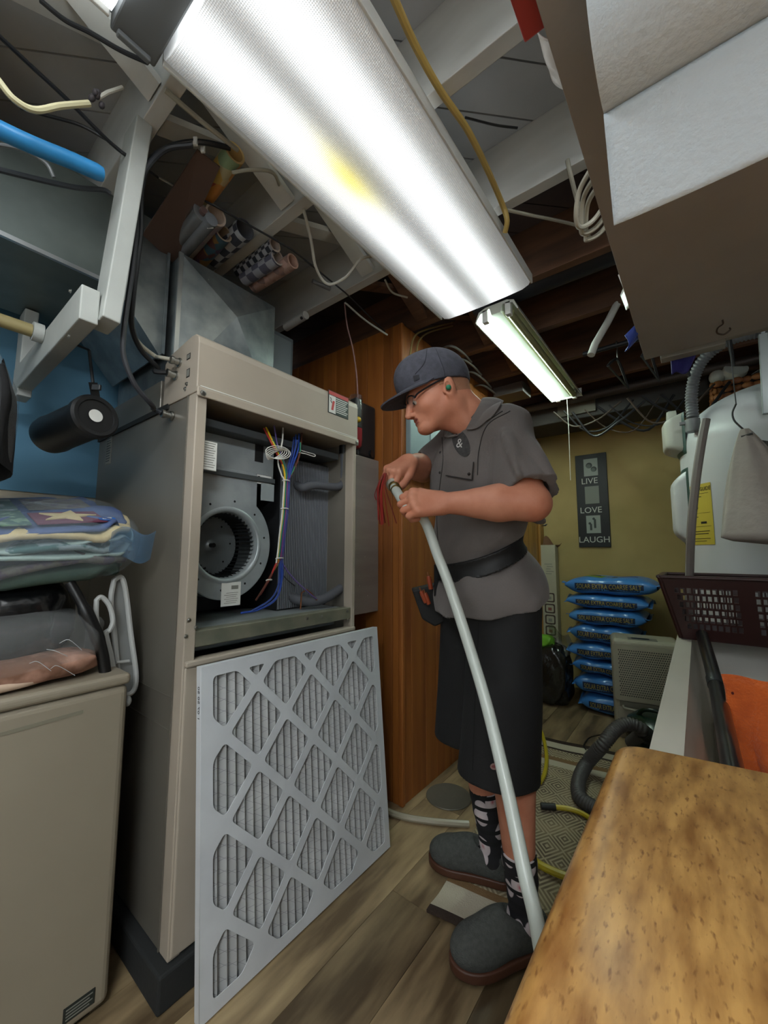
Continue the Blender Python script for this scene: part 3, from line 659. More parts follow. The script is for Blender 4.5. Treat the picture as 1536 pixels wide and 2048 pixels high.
# sloping transition between trunk and plenum
tw = thing('duct_transition', 'sloping galvanised duct transition between trunk duct and plenum', 'duct', (-1.6, 0.48, 1.8))
poly = [(0.402, JB-0.004), (0.402, 1.905), (0.535, 1.74), (0.548, 1.75), (0.548, JB-0.004)]
MB().prism(poly, 0.42, (-1.79, 0, 0), (YH, ZH, XH)).build('casing', M_galv, tw)
MB().box(-1.368, 0.540, 1.745, -1.360, 0.548, JB-0.004).build('standing_seam', M_galv, tw)
# small branch ducts behind the plenum
b1 = thing('branch_duct', 'small grey branch duct behind the plenum above the air handler', 'duct', (-1.45, 1.02, FZ1+0.10))
MB().box(-1.62, 0.94, FZ1+0.101, -1.36, 1.08, 2.03).build('casing', mat('dim_galvanised', '#565c60', 0.5, 0.5), b1, bevel=0.003)
MB().box(-1.36, 0.955, FZ1+0.115, -1.354, 1.065, 2.01).build('access_plate', mat('dim_galvanised2', '#6a7073', 0.45, 0.5), b1, bevel=0.002)
# ------------------------------------------------------------------ metal wall box and the wall-mounted device behind the air handler
bx = thing('metal_cabinet', 'grey sheet metal box fixed to the pine wall beside the air handler', 'cabinet', (-1.3, 1.37, 0.815))
MB().box(-1.62, 1.262, 0.815, -1.20, 1.492, 1.535).build('body', mat('brushed_box', '#a3a19c', 0.3, 0.45, col2='#999792', scale=3, stretch=(1,1,8)), bx, bevel=0.004)
MB().box(-1.2, 1.268, 0.815, -1.196, 1.276, 1.53).build('door_edge', M_galvi, bx)
for k in range(9): MB().ball((-1.1985, 1.30+random.random()*0.17, 0.85+random.random()*0.6), 0.0016, nu=6, nv=4).build('speck', M_label, bx)
dv = thing('alarm_unit', 'black device with clear tube, yellow knob and red base on the metal box', 'device', (-1.26, 1.4, 1.536))
mb = MB(); mb.box(-1.345, 1.345, 1.536, -1.205, 1.475, 1.80); mb.build('case', mat('device_black', '#1d1f22', 0.35), dv, bevel=0.014, seg=3)
c = V((-1.195, 1.315, 1.60))
MB().lathe([(0.0, -0.045), (0.02, -0.042), (0.03, -0.03), (0.032, 0.0), (0.032, 0.19), (0.028, 0.205), (0.0, 0.21)], c, n=24).build('clear_tube', mat('clear_tube', '#d8dde0', 0.05, trans=0.95, alpha=0.35), dv, smooth=True)
MB().lathe([(0.0, -0.04), (0.018, -0.038), (0.027, -0.028), (0.029, 0.0), (0.029, 0.05), (0.0, 0.05)], c, n=20).build('red_base', mat('device_red', '#b0202c', 0.3), dv, smooth=True)
MB().box(c.x-0.02, c.y-0.02, c.z+0.052, c.x+0.02, c.y+0.02, c.z+0.19).build('core', M_black, dv, bevel=0.006)
MB().ball(c+V((0.026, -0.012, 0.085)), (0.014, 0.014, 0.013)).build('yellow_knob', mat('knob_yellow', '#cfae2a', 0.35), dv, smooth=True)
for k in range(5): MB().ball(c+V((0.024, -0.018+0.004*(k % 2), 0.06+0.026*k)), 0.003, nu=8, nv=5).build('contact', M_steel, dv)
MB().tube([(-1.33, 1.36, 1.56), (-1.33, 1.40, 1.56), (-1.20, 1.44, 1.56)], 0.018, 12).build('foot_roll', M_black, dv, smooth=True)
cable('thin_wire', [P(706, 925, x=-1.17), P(713, 880, x=-1.18), P(716, 840, x=-1.19), P(714, 760, x=-1.2), P(706, 700, x=-1.2), P(694, 650, x=-1.2), P(689, 605, x=-1.2)], 0.0032, mat('pinkish_wire', '#8d6a66', 0.5), 'thin reddish wire hanging from the joist to the black device', 'wire')

# ------------------------------------------------------------------ hanging clothes rail
M_lum = mat('white_lumber', '#adb0ab', 0.6, col2='#9ea19c', scale=5, bump=0.05)
rail = thing('rail_bracket', 'white painted timber bracket hanging from the joists for a clothes rail', 'bracket', (-1.12, 0.33, 1.62))
MB().beam((-1.10, 0.345, JB), (-1.10, 0.305, 1.635), 0.038, 0.085, up=(1,0.0,0)).build('hanger_post', M_lum, rail, bevel=0.003)
MB().beam((-1.085, 0.268, 1.665), (-1.80, 0.268, 1.665), 0.038, 0.085).build('cross_arm', M_lum, rail, bevel=0.003)
MB().tube([(-1.42, 0.248, 1.70), (-1.42, 0.225, 1.70)], 0.026, 16).build('rod_socket', M_lum, rail, smooth=True)
MB().box(-1.80, 0.25, 1.60, -1.72, 0.287, JB-0.3).build('rear_block', M_lum, rail, bevel=0.003)
for q in ((142, 583), (140, 673)): screw(P(*q, y=0.248), (0,-1,0), 0.004, rail)
tag(MB().tube([(-1.42, -0.9, 1.70), (-1.42, 0.224, 1.70)], 0.0175, 16).build('clothes_rod', mat('pine_dowel', '#9b8e62', 0.5, col2='#877a52', scale=5, stretch=(6,1,6)), smooth=True), 'round pine clothes rod ending in the white bracket', 'rod')
# garment in plastic on the rod
g = thing('hanging_garment', 'black garment in a clear plastic cover hanging on the clothes rod', 'clothing', (-1.42, 0.08, 0.95))
def garm(u, v):
    a = 2*PI*u; z = 1.60-0.34*v; w = 0.18+0.08*math.sin(min(1, v*2)*PI/2); d = 0.045+0.012*math.sin(5*a+3*v)
    return (-1.42+w*math.cos(a), 0.145+d*math.sin(a)*(0.5+0.5*min(1, v*3)), z-0.10*abs(math.cos(a))*(1-v)+0.02*math.cos(a))
MB().sheet(garm, 40, 16).build('garment', mat('black_cloth', '#0e0e10', 0.85, bump=0.2, bscale=30), g, smooth=True, angle=180)
def cov(u, v):
    a = 2*PI*u; z = 1.625-0.33*v; w = 0.10+0.12*min(1, v*1.6); d = 0.058+0.008*math.sin(7*a+4*v)
    return (-1.42+w*math.cos(a), 0.145+d*math.sin(a)*(0.3+0.7*min(1, v*3)), z-0.08*abs(math.cos(a))*(1-v))
M_clear = mat('clear_plastic', '#dfe3e4', 0.12, trans=0.0, alpha=0.16, spec=0.9)
MB().sheet(cov, 40, 10).build('plastic_cover', M_clear, g, smooth=True, angle=180)
MB().tube(spline([(-1.44, 0.145, 1.71), (-1.42, 0.145, 1.724), (-1.397, 0.145, 1.71), (-1.40, 0.145, 1.68), (-1.42, 0.145, 1.655), (-1.42, 0.145, 1.625)], 5), 0.003, 6).build('hanger_hook', mat('pink_hook', '#a0605a', 0.4), g, smooth=True)
# black cylinder hanging by a strap
cn = thing('hanging_canister', 'black cylindrical canister with a round white sticker hanging by its strap', 'canister', P(190, 830, d=1.12))
e0 = P(193, 832, d=1.10); e1 = P(100, 872, d=1.22); ax = (e0-e1).normalized(); s1 = ax.cross(ZH).normalized(); s2_ = s1.cross(ax)
Lc = (e0-e1).length
MB().lathe([(0.0, 0.0), (0.048, 0.002), (0.055, 0.008), (0.057, 0.03), (0.055, 0.06), (0.054, Lc-0.03), (0.0595, Lc-0.028), (0.0605, Lc-0.004), (0.055, Lc+0.003), (0.046, Lc+0.002), (0.044, Lc-0.002), (0.0, Lc-0.002)], e1, (s1, s2_, ax), 36).build('body', mat('black_rubber', '#151617', 0.42), cn, smooth=True)
MB().lathe([(0.0, 0.0), (0.0175, 0.0)], e0+ax*0.0012+s1*0.002, (s1, s2_, ax), 24, cap=False).build('sticker', M_label, cn)
MB().beam(e0+ZH*0.052-ax*0.01, P(186, 765, d=1.10), 0.022, 0.003, up=ax).build('strap', M_black, cn)
MB().obox(P(193, 775, d=1.10), (RH, ZH, FH), (0.012, 0.008, 0.004)).build('buckle', mat('buckle_grey', '#2d3032', 0.4), cn, bevel=0.002)
MB().tube([P(186, 766, d=1.10), P(178, 700, d=1.12), V((-1.25, 0.268, 1.63))], 0.004, 6).build('hang_cord', M_black, cn, smooth=True)
# blue tube and wire hangers up in the corner
tag(MB().tube(spline([P(-60, 232, x=-1.06), P(60, 288, x=-1.06), P(140, 320, x=-1.06), P(205, 349, x=-1.06)], 6), [0.0175]*18+[0.015], 18).build('blue_tube', mat('blue_plastic', '#2f83bd', 0.35), smooth=True), 'bright blue plastic tube lying on the hangers under the joists', 'tube')
M_hang = mat('black_hanger', '#23272b', 0.4)
tag(MB().tube(spline([P(-40, 330, x=-1.10), P(60, 355, x=-1.10), P(150, 375, x=-1.10), P(205, 380, x=-1.10), P(221, 388, x=-1.10)], 6), 0.006, 8).build('coat_hanger', M_hang, smooth=True), 'black plastic coat hanger arm below the blue tube', 'hanger')
tag(MB().tube(spline([P(-30, 285, x=-1.13), P(40, 298, x=-1.13), P(90, 325, x=-1.13), P(108, 355, x=-1.13)], 6), 0.004, 8).build('coat_hanger', mat('grey_hanger', '#6d7072', 0.4), smooth=True), 'thin grey coat hanger curving behind the blue tube', 'hanger')
# loose cables in the corner
cable('sagging_cable', [P(-40, 110, x=-0.98), P(0, 165, x=-0.98), P(30, 200, x=-0.98), P(70, 220, x=-0.98), P(120, 212, x=-0.98), P(178, 207, x=-0.98)], 0.0062, mat('cream_cord', '#b6b08c', 0.45), 'cream cable sagging in front of the joists to a splice', 'cable')
sp_ = thing('cable_splice', 'dark taped splice joining cream cord to a white wire stub', 'splice', P(195, 195, x=-0.98))
c = P(197, 196, x=-0.985)
for k in range(6): MB().ball(c+V((random.uniform(-.008,.008), random.uniform(-.012,.012), random.uniform(-.01,.01))), (0.008, 0.006, 0.007), nu=8, nv=6).build('knot', mat('taped_knot', '#3a3538', 0.7), sp_, smooth=True)
MB().tube([c, P(215, 185, x=-0.98), P(245, 175, x=-0.98)], 0.004, 8).build('wire_stub', mat('white_cable', ''), sp_, smooth=True)
cable('joist_wire', [P(-30, 45, x=-1.02), P(60, 130, x=-1.05), P(130, 195, x=-1.07), P(215, 280, x=-1.09), P(262, 318, x=-1.095), P(296, 340, x=-1.09)], 0.0045, M_wire_b, 'black wire running diagonally under the white joists', 'wire')
cable('joist_wire', [P(80, 0, z=2.25), P(130, 40, z=2.24), P(180, 65, z=2.23), P(240, 100, z=2.22), P(295, 125, z=2.2)], 0.005, mat('dark_grey_cable', ''), 'dark grey twisted wire running to the light joiner channel', 'wire')
cable('joist_wire', [P(40, 215, x=-1.15), P(90, 230, x=-1.15), P(160, 250, x=-1.14), P(215, 280, x=-1.12)], 0.004, M_wire_b, 'short black wire passing behind the cream cord', 'wire')
# steel rod pinned across the joists that carries the paper rolls
tag(MB().tube([P(262, 315, x=-1.095), P(320, 358, z=2.19), P(430, 412, z=2.19), P(530, 468, z=2.19), P(585, 500, z=2.19), P(690, 585, z=2.19), P(775, 668, z=2.19)], 0.0035, 6).build('support_cord', mat('cord_dark', '#2f3034', 0.5)), 'dark cord strung under the joists holding up the gift wrap rolls', 'cord')

# ------------------------------------------------------------------ gift wrap rolls tucked between the joists
def check_mat(name, c1, c2, s):
    m = bpy.data.materials.new(name); m.use_nodes = True; N = m.node_tree.nodes; L = m.node_tree.links; b = N['Principled BSDF']; b.inputs['Roughness'].default_value = 0.5
    tc = N.new('ShaderNodeTexCoord'); ck = N.new('ShaderNodeTexChecker'); ck.inputs['Scale'].default_value = s; ck.inputs[1].default_value = lin(c1); ck.inputs[2].default_value = lin(c2)
    L.new(tc.outputs['UV'], ck.inputs[0]); L.new(ck.outputs[0], b.inputs['Base Color']); return m
def print_mat(name, cols, s):
    m = bpy.data.materials.new(name); m.use_nodes = True; N = m.node_tree.nodes; L = m.node_tree.links; b = N['Principled BSDF']; b.inputs['Roughness'].default_value = 0.5
    tc = N.new('ShaderNodeTexCoord'); vo = N.new('ShaderNodeTexVoronoi'); vo.inputs['Scale'].default_value = s; L.new(tc.outputs['UV'], vo.inputs['Vector'])
    sp = N.new('ShaderNodeSeparateColor'); L.new(vo.outputs['Color'], sp.inputs[0]); cr = N.new('ShaderNodeValToRGB'); cr.color_ramp.interpolation = 'CONSTANT'
    e = cr.color_ramp.elements; e[0].color = lin(cols[0]); e[0].position = 0; e[1].color = lin(cols[1]); e[1].position = 1/len(cols)
    for k, c in enumerate(cols[2:]): q = e.new((k+2)/len(cols)); q.color = lin(c)
    L.new(sp.outputs[0], cr.inputs[0]); L.new(cr.outputs[0], b.inputs['Base Color']); return m
def roll(a, b, r, m, label, core='#b9a98a', inner=0.8):
    a, b = V(a), V(b); d = (b-a).normalized(); s = d.cross(ZH).normalized(); w = s.cross(d); L_ = (b-a).length
    t = thing('gift_wrap_roll', label, 'gift wrap', (a+b)/2, 'gift wrap rolls under the joists')
    n = 28; me = MB(); ring = [(math.cos(2*PI*k/n), math.sin(2*PI*k/n)) for k in range(n+1)]
    me.add([a+(s*c+w*q)*r for c, q in ring]+[b+(s*c+w*q)*r for c, q in ring], [(k, k+1, n+2+k, n+1+k) for k in range(n)])
    o = me.build('paper', m, t, smooth=True); uv = o.data.uv_layers.new(name='UVMap')
    for lp in o.data.loops:
        i = lp.vertex_index; uv.data[lp.index].uv = ((i % (n+1))/n*2*PI*r*10, (0 if i <= n else L_)*10)
    core_ = MB(); q = [(r, L_), (r*inner, L_), (r*inner, L_-0.1), (0.001, L_-0.1)]; core_.lathe(q, a, (s, w, d), 28, cap=False)
    core_.build('tube_core', mat('core_'+core, core, 0.7), t, smooth=True); return t
rd = (P(430, 437, z=2.16)-P(310, 560, z=2.16))
def rr(u0, v0, u1, v1, z, r, m, label, **k): return roll(P(u1, v1, z=z), P(u0, v0, z=z), r, m, label, **k)
rr(470, 305, 385, 425, 2.235, 0.030, print_mat('party_print', ['#c7a85a', '#c98d4a', '#b8b08a', '#a5564a', '#8aa07a', '#c9b98f'], 1.6), 'gift wrap roll with a yellow party print', core='#c2a36a')
rr(432, 430, 372, 500, 2.17, 0.034, print_mat('pale_print', ['#9a938f', '#b3aaa4', '#8f8288'], 2.4), 'gift wrap roll in dull pale print with a white tag', core='#b6a596')
rr(448, 466, 400, 520, 2.155, 0.028, print_mat('fruit_print', ['#4a3b52', '#3d5a6a', '#8c6a3a', '#5a3a3a', '#36525a'], 3.0), 'gift wrap roll in a dark multicoloured print', core='#8a7a6a')
rr(490, 458, 425, 515, 2.18, 0.034, check_mat('wide_check', '#a4a8ad', '#343843', 2.6), 'gift wrap roll in a wide black and white check', core='#54575e', inner=0.93)
rr(550, 490, 478, 545, 2.19, 0.024, check_mat('small_check', '#9ea2a8', '#262a34', 5.0), 'gift wrap roll in a small black and white check', core='#b9aca0')
rr(556, 515, 490, 558, 2.165, 0.027, check_mat('grey_check', '#96989f', '#545564', 2.6), 'gift wrap roll in a soft grey check', core='#b3a79e')
rr(586, 522, 508, 572, 2.165, 0.0265, print_mat('script_print', ['#a38578', '#b39388', '#8f7268', '#a88c80', '#7f6a66'], 4.0), 'gift wrap roll in pinkish brown script print', core='#bf9d8c')
tag(MB().obox(P(421, 445, z=2.13), (RH, ZH, FH), (0.010, 0.020, 0.0008)).build('paper_tag', M_label), 'small white paper tag on the pale gift wrap roll', 'tag')
# sleeves of clear film and flat brown card beside the rolls
cf = thing('film_roll', 'roll of clear plastic film beside the brown cardboard sheet', 'roll', P(370, 480, z=2.15))
a = P(328, 520, z=2.15); b = P(405, 425, z=2.15)
MB().tube([a, b], 0.028, 24).build('film', mat('clear_film', '#8d9296', 0.12, 0.3, alpha=0.75), cf, smooth=True)
MB().tube([a+V((0.02, 0.02, -0.02)), b+V((0.02, 0.02, -0.02))], 0.020, 16).build('inner_roll', mat('film_grey', '#70757a', 0.2), cf, smooth=True)
MB().tube([b, b+(b-a).normalized()*0.012], 0.012, 10).build('end_plug', mat('plug_brown', '#6a5552', 0.6), cf, smooth=True)
pts = [P(395, 300, z=2.20), P(440, 335, z=2.20), P(350, 530, z=2.10), P(285, 470, z=2.10)]
nn = (pts[1]-pts[0]).cross(pts[3]-pts[0]).normalized()*0.006
tag(MB().add(pts+[p+nn for p in pts], [(0,1,2,3), (7,6,5,4), (0,4,5,1), (1,5,6,2), (2,6,7,3), (3,7,4,0)]).build('cardboard_sheet', mat('brown_card', '#5f4a40', 0.7, col2='#54423a', scale=4)), 'sheet of brown cardboard pushed up behind the clear film roll', 'cardboard')
tag(MB().tube(spline([P(318, 355, z=2.17), P(345, 372, z=2.17), P(365, 395, z=2.17), P(385, 415, z=2.17)], 4), 0.0035, 6).build('bent_rod', mat('dull_rod', '#8b8b86', 0.4, 0.5)), 'bent grey metal rod sticking out beside the brown cardboard', 'rod')
for q, lb_ in (((391, 283), 'white cable staple on the joist where the black cables bend'), ((406, 297), 'white cable staple next to the yellow print gift wrap roll')): tag(MB().obox(P(*q, z=2.195), (RH, ZH, FH), (0.006, 0.012, 0.004)).build('cable_staple', M_label, bevel=0.002), lb_, 'staple', 'white cable staples')
# loose white cables around the joists right of the rolls
cable('white_wire', [P(607, 418, z=2.19), P(622, 480, z=2.16), P(632, 535, z=2.12), P(655, 568, z=2.10), P(690, 555, z=2.12), P(720, 520, z=2.16), P(745, 512, z=2.19)], 0.0052, mat('white_cable', ''), 'white cable hanging in a loop below the white joist', 'wire')
cable('white_wire', [P(330, 180, z=2.19), P(400, 240, z=2.19), P(450, 280, z=2.19), P(475, 300, z=2.2)], 0.006, mat('pale_cable', ''), 'grey white cable running under the joists by the light', 'wire')
cable('white_wire', [P(465, 345, z=2.2), P(500, 340, z=2.2), P(545, 345, z=2.21), P(562, 380, z=2.25)], 0.005, mat('pale_cable', ''), 'grey cable stub beside the yellow print gift wrap', 'wire')
cable('white_wire', [P(690, 605, z=2.19), P(730, 640, z=2.15), P(775, 670, z=2.12)], 0.004, mat('white_cable', ''), 'short white wire under the joist above the pine wall', 'wire')
cable('white_wire', [P(770, 560, z=2.2), P(785, 585, z=2.2), P(815, 595, z=2.2)], 0.004, mat('white_cable', ''), 'white wire stub beside the lamp cover corner', 'wire')
cable('brown_wire', [P(905, 645, x=-1.02), P(850, 660, x=-1.03), P(828, 675, x=-1.04), P(820, 710, x=-1.04), P(818, 730, x=-1.045)], 0.0045, mat('tan_cable', '#8a7648', 0.5), 'tan cable curving down behind the grey cap', 'wire')
cable('brown_wire', [P(905, 652, x=-1.03), P(860, 664, x=-1.035), P(838, 682, x=-1.045), P(832, 712, x=-1.045)], 0.0045, mat('tan_cable', ''), 'tan cable running beside another behind the grey cap', 'wire')
pp = thing('pipe_stub', 'short grey pipe stub clipped to the white joist', 'pipe', P(640, 570, z=2.2))
MB().tube([P(625, 562, z=2.19), P(660, 578, z=2.19)], 0.0085, 12).build('pipe', mat('stub_grey', '#85878a', 0.4, 0.4), pp, smooth=True)
pb = thing('round_duct', 'white painted pipe with a dark plug along the bottom of the joist', 'pipe', P(600, 640, z=2.18))
MB().tube([P(572, 655, z=2.165), P(612, 630, z=2.165)], 0.018, 16).build('pipe', M_jw, pb, smooth=True)
MB().ball(P(603, 636, z=2.15), 0.007, nu=10, nv=6).build('plug', M_black, pb, smooth=True)
# yellow flat cable along the ceiling right of the big lamp
yc = [P(785, -10, z=2.19), P(830, 90, z=2.19), P(880, 180, z=2.185), P(935, 260, z=2.19), P(975, 340, z=2.19), P(1005, 410, z=2.185), P(1014, 440, z=2.15), P(1010, 465, z=2.13)]
cable('yellow_cable', yc, 0.0085, mat('yellow_sheath', '#b59a55', 0.45), 'flat yellow cable strung under the joists beside the lamp', n=10)
cable('white_wire', [P(1014, 420, z=2.19), P(1060, 430, z=2.2), P(1110, 440, z=2.21), P(1160, 452, z=2.22)], 0.005, mat('pale_cable', ''), 'grey wire crossing the bay beside the yellow cable end', 'wire')
cable('joist_wire', [P(930, 235, z=2.24), P(990, 250, z=2.24), P(1035, 256, z=2.24)], 0.003, M_wire_b, 'black wire stub between two white joists beside the yellow cable', 'wire')
# ------------------------------------------------------------------ beige appliance on the left with things piled on it
M_app = mat('appliance_beige', '#8b8271', 0.45, col2='#837a69', scale=2)
ap = thing('chest_appliance', 'beige enamelled laundry appliance with rounded corner beside the air handler', 'appliance', (-1.5, -0.05, 0))
AX, AY1, AZ = -1.172, 0.437, 0.78
MB().box(-1.80, -0.55, 0.02, AX, AY1, AZ-0.028).build('cabinet', M_app, ap, bevel=0.018, seg=4)
MB().box(-1.805, -0.555, AZ-0.028, AX+0.004, AY1+0.003, AZ).build('lid_rim', M_app, ap, bevel=0.011, seg=4)
MB().box(-1.78, -0.53, 0, AX-0.03, AY1-0.03, 0.02).build('plinth', M_black, ap)
a = P(165, 1420, x=AX+0.001)
MB().beam((AX+0.0006, -0.30, AZ-0.085), (AX+0.0006, 0.34, AZ-0.068), 0.0008, 0.008).build('dirt_streak', mat('streak', '#75705f', 0.6), ap)
c = P(160, 2030, x=AX+0.001); flat_label(V((AX+0.001, 0.375, 0.060)), YH, ZH, 0.06, 0.032, ap, 'rating_plate', field=mat('plate_dark', '#262c28', 0.4), border=M_ink, rows=[(-0.42, 0.42-0.1*(k % 2), 0.3-0.2*k, 0.07) for k in range(4)], lines=M_lgrey)
MB().ball((AX-0.03, AY1+0.008, 0.70), (0.010, 0.010, 0.014)).build('rubber_bumper', mat('bumper_grey', '#8d8f8d', 0.5), ap, smooth=True)

def blob(c, r, ax, nu, nv, wob, seed, flat=None):
    rnd = random.Random(seed); ph = [rnd.uniform(0, 6.28) for _ in range(8)]
    c = V(c); X, Y, Z = [V(q).normalized() for q in ax]
    def fn(u, v):
        a, t = 2*PI*u, PI*v
        k = 1+wob*(math.sin(3*a+ph[0])*math.sin(2*t+ph[1])+0.6*math.sin(5*a+ph[2]+3*t)+0.5*math.sin(9*a+ph[3])*math.sin(6*t+ph[4]))
        def se(x, p): return math.copysign(abs(x)**p, x)
        x = r[0]*se(math.cos(a), 0.6)*se(math.sin(t), 0.6)*k; y = r[1]*se(math.sin(a), 0.6)*se(math.sin(t), 0.6)*k; z = r[2]*se(math.cos(t), 0.7)*(1+0.3*(k-1))
        return c+X*x+Y*y+Z*z
    return MB().sheet(fn, nu, nv)
# bagged quilt: folded layers in a clear zip bag
q = thing('bagged_quilt', 'folded patchwork quilt in a clear plastic bag propped on the pile of bags', 'quilt', (-1.42, 0.32, 1.06))
qc = V((-1.40, 0.262, 1.135)); qx = V((1, 0.0, -0.28)).normalized(); qy = V((0.0, 1, 0.12)); qy = (qy-qx*qy.dot(qx)).normalized(); qz = qx.cross(qy)
def quilt_layer(k, m, th, zz, sx=0.20, sy=0.20, seed=0):
    rnd = random.Random(seed); ph = [rnd.uniform(0, 6.28) for _ in range(6)]
    def fn(u, v):
        a, t = 2*PI*u, PI*v
        se = lambda x, p: math.copysign(abs(x)**p, x)
        rr = 1+0.012*math.sin(11*a+ph[0])+0.015*math.sin(5*a+ph[1]); dz = 0.008*math.sin(7*a+ph[2])+0.006*math.sin(13*a+ph[3])
        s = se(math.sin(t), 0.35)
        return qc+qx*(sx*se(math.cos(a), 0.45)*s*rr)+qy*(sy*se(math.sin(a), 0.45)*s*rr)+qz*(zz+th/2*se(math.cos(t), 0.6)+dz*s)
    return MB().sheet(fn, 72, 14).build('quilt_fold', m, q, smooth=True, angle=180)
M_q1 = mat('quilt_sage', '#6b8472', 0.9, col2='#3f5a55', scale=38, lo=0.42, hi=0.5, bump=0.25, bscale=50)
M_q2 = mat('quilt_cream', '#b9a97f', 0.9, col2='#a8996f', scale=12, bump=0.25, bscale=40)
M_q3 = mat('quilt_teal', '#3c5a5a', 0.9, col2='#75858a', scale=22, lo=0.45, hi=0.52, bump=0.25, bscale=50)
M_q4 = mat('quilt_pale', '#93a7a2', 0.9, col2='#879a94', scale=14, bump=0.25, bscale=40)
M_q5 = mat('quilt_dusk', '#4c4450', 0.9, col2='#5c5a55', scale=26, lo=0.45, hi=0.52, bump=0.25, bscale=50)
M_q6 = mat('quilt_green', '#2f463f', 0.9, col2='#3d5348', scale=14, bump=0.25, bscale=40)
quilt_layer(0, M_q6, 0.055, -0.062, 0.18, 0.185, 1); quilt_layer(1, M_q5, 0.035, -0.032, 0.195, 0.20, 2); quilt_layer(2, M_q4, 0.02, -0.012, 0.20, 0.203, 3)
quilt_layer(3, M_q3, 0.026, 0.006, 0.196, 0.20, 4); quilt_layer(4, M_q4, 0.016, 0.022, 0.20, 0.205, 5); quilt_layer(5, M_q2, 0.03, 0.040, 0.20, 0.20, 6); quilt_layer(6, mat('quilt_navy', '#37466b', 0.9, col2='#44557c', scale=12, bump=0.2, bscale=40), 0.02, 0.056, 0.19, 0.185, 7)
# patchwork top: squares and a star
def patch(cx, cy, w, h, m, poly=None, z=0.069):
    o = qc+qx*cx+qy*cy+qz*z
    pl_ = poly or [(-w, -h), (w, -h), (w, h), (-w, h)]
    MB().prism(pl_, 0.003, o, (qx, qy, qz)).build('patch', m, q)
patch(0.10, -0.10, 0.075, 0.07, M_q1); patch(0.115, 0.05, 0.06, 0.07, mat('quilt_maroon', '#5d2b40', 0.9, bump=0.2)); patch(-0.06, -0.10, 0.07, 0.07, M_q3); patch(-0.06, 0.06, 0.07, 0.07, M_q5)
star = [(r*math.cos(PI/2+PI*k/5), r*math.sin(PI/2+PI*k/5)) for k in range(10) for r in ((0.062 if k % 2 == 0 else 0.026),)]
patch(0.11, 0.05, 0, 0, M_q2, star, 0.0725)
MB().lathe([(0.0, 0.0), (0.019, 0.0)], qc+qx*0.155+qy*0.125+qz*0.073, (qx, qy, qz), 20, cap=False).build('price_sticker', mat('sticker_blue', '#1f63b5', 0.4), q)
link('price_text', text_mesh('69', 0.024, 0.0006, qc+qx*0.155+qy*0.125+qz*0.0742, qy, -qx), M_label, q)
def bagfn(u, v):
    a, t = 2*PI*u, PI*v; se = lambda x, p: math.copysign(abs(x)**p, x)
    w = 1+0.02*math.sin(7*a+2*t)+0.012*math.sin(17*a+5*t)
    return qc+qx*(0.225*se(math.cos(a), 0.6)*se(math.sin(t), 0.5)*w)+qy*(0.232*se(math.sin(a), 0.6)*se(math.sin(t), 0.5)*w)+qz*(-0.005+0.092*se(math.cos(t), 0.8)*w)
MB().sheet(bagfn, 64, 24).build('plastic_bag', mat('clear_blue_bag', '#cfe0ea', 0.08, alpha=0.10, spec=1.0, bump=0.5, bscale=18), q, smooth=True, angle=180)
MB().sheet(lambda u, v: qc+qx*(0.21-0.03*v)+qy*(0.12+0.105*u)+qz*(0.05-0.09*v+0.014*math.sin(6*u)), 10, 4, 0.001).build('bag_corner', mat('blue_film', '#5f8fb8', 0.1, alpha=0.35, spec=1.0), q, smooth=True)
MB().sheet(lambda u, v: qc+qx*(0.21-0.02*v)+qy*(-0.24+0.11*u)+qz*(-0.05-0.05*v+0.012*math.sin(9*u)), 10, 4, 0.001).build('bag_fold', mat('blue_film2', '#2a5c9c', 0.15, alpha=0.6, spec=1.0), q, smooth=True)
# black bag under the quilt, wrapped in film
bb = thing('black_bag', 'heap of black plastic bag under the quilt on the appliance top', 'bag', (-1.45, 0.25, AZ))
blob((-1.45, 0.16, 0.912), (0.20, 0.20, 0.125), (XH, YH, ZH), 60, 26, 0.05, 3).build('bag', mat('black_film', '#0b0c0e', 0.22, spec=0.8, bump=0.6, bscale=14), bb, smooth=True, angle=180)
MB().tube(spline([P(140, 1165, x=-1.26), P(170, 1220, x=-1.24), P(200, 1290, x=-1.23), P(212, 1355, x=-1.23)], 6), [0.012]*6+[0.016]*6+[0.014]*7, 10).build('handle', mat('black_handle', '#0c0c0d', 0.35), bb, smooth=True)
# clear bag with pink cloth in front of it
cb = thing('clear_bag', 'clear plastic bag of pink and brown cloth lying on the appliance top', 'bag', (-1.25, 0.2, AZ))
blob((-1.275, 0.16, AZ+0.034), (0.085, 0.235, 0.032), (XH, YH, ZH), 60, 18, 0.04, 9).build('cloth', mat('pink_cloth', '#6f4d3a', 0.85, col2='#b78a75', scale=12, lo=0.4, hi=0.62, bump=0.4, bscale=30), cb, smooth=True, angle=180)
blob((-1.26, 0.10, AZ+0.018), (0.075, 0.2, 0.017), (XH, YH, ZH), 50, 12, 0.03, 11).build('lower_cloth', mat('cream_cloth', '#c2a892', 0.85, bump=0.3, bscale=30), cb, smooth=True, angle=180)
blob((-1.30, 0.16, AZ+0.085), (0.115, 0.245, 0.083), (XH, YH, ZH), 60, 24, 0.05, 21).build('plastic_film', mat('crinkled_film', '#e8ecec', 0.06, alpha=0.10, spec=1.0, bump=0.9, bscale=12), cb, smooth=True, angle=180)
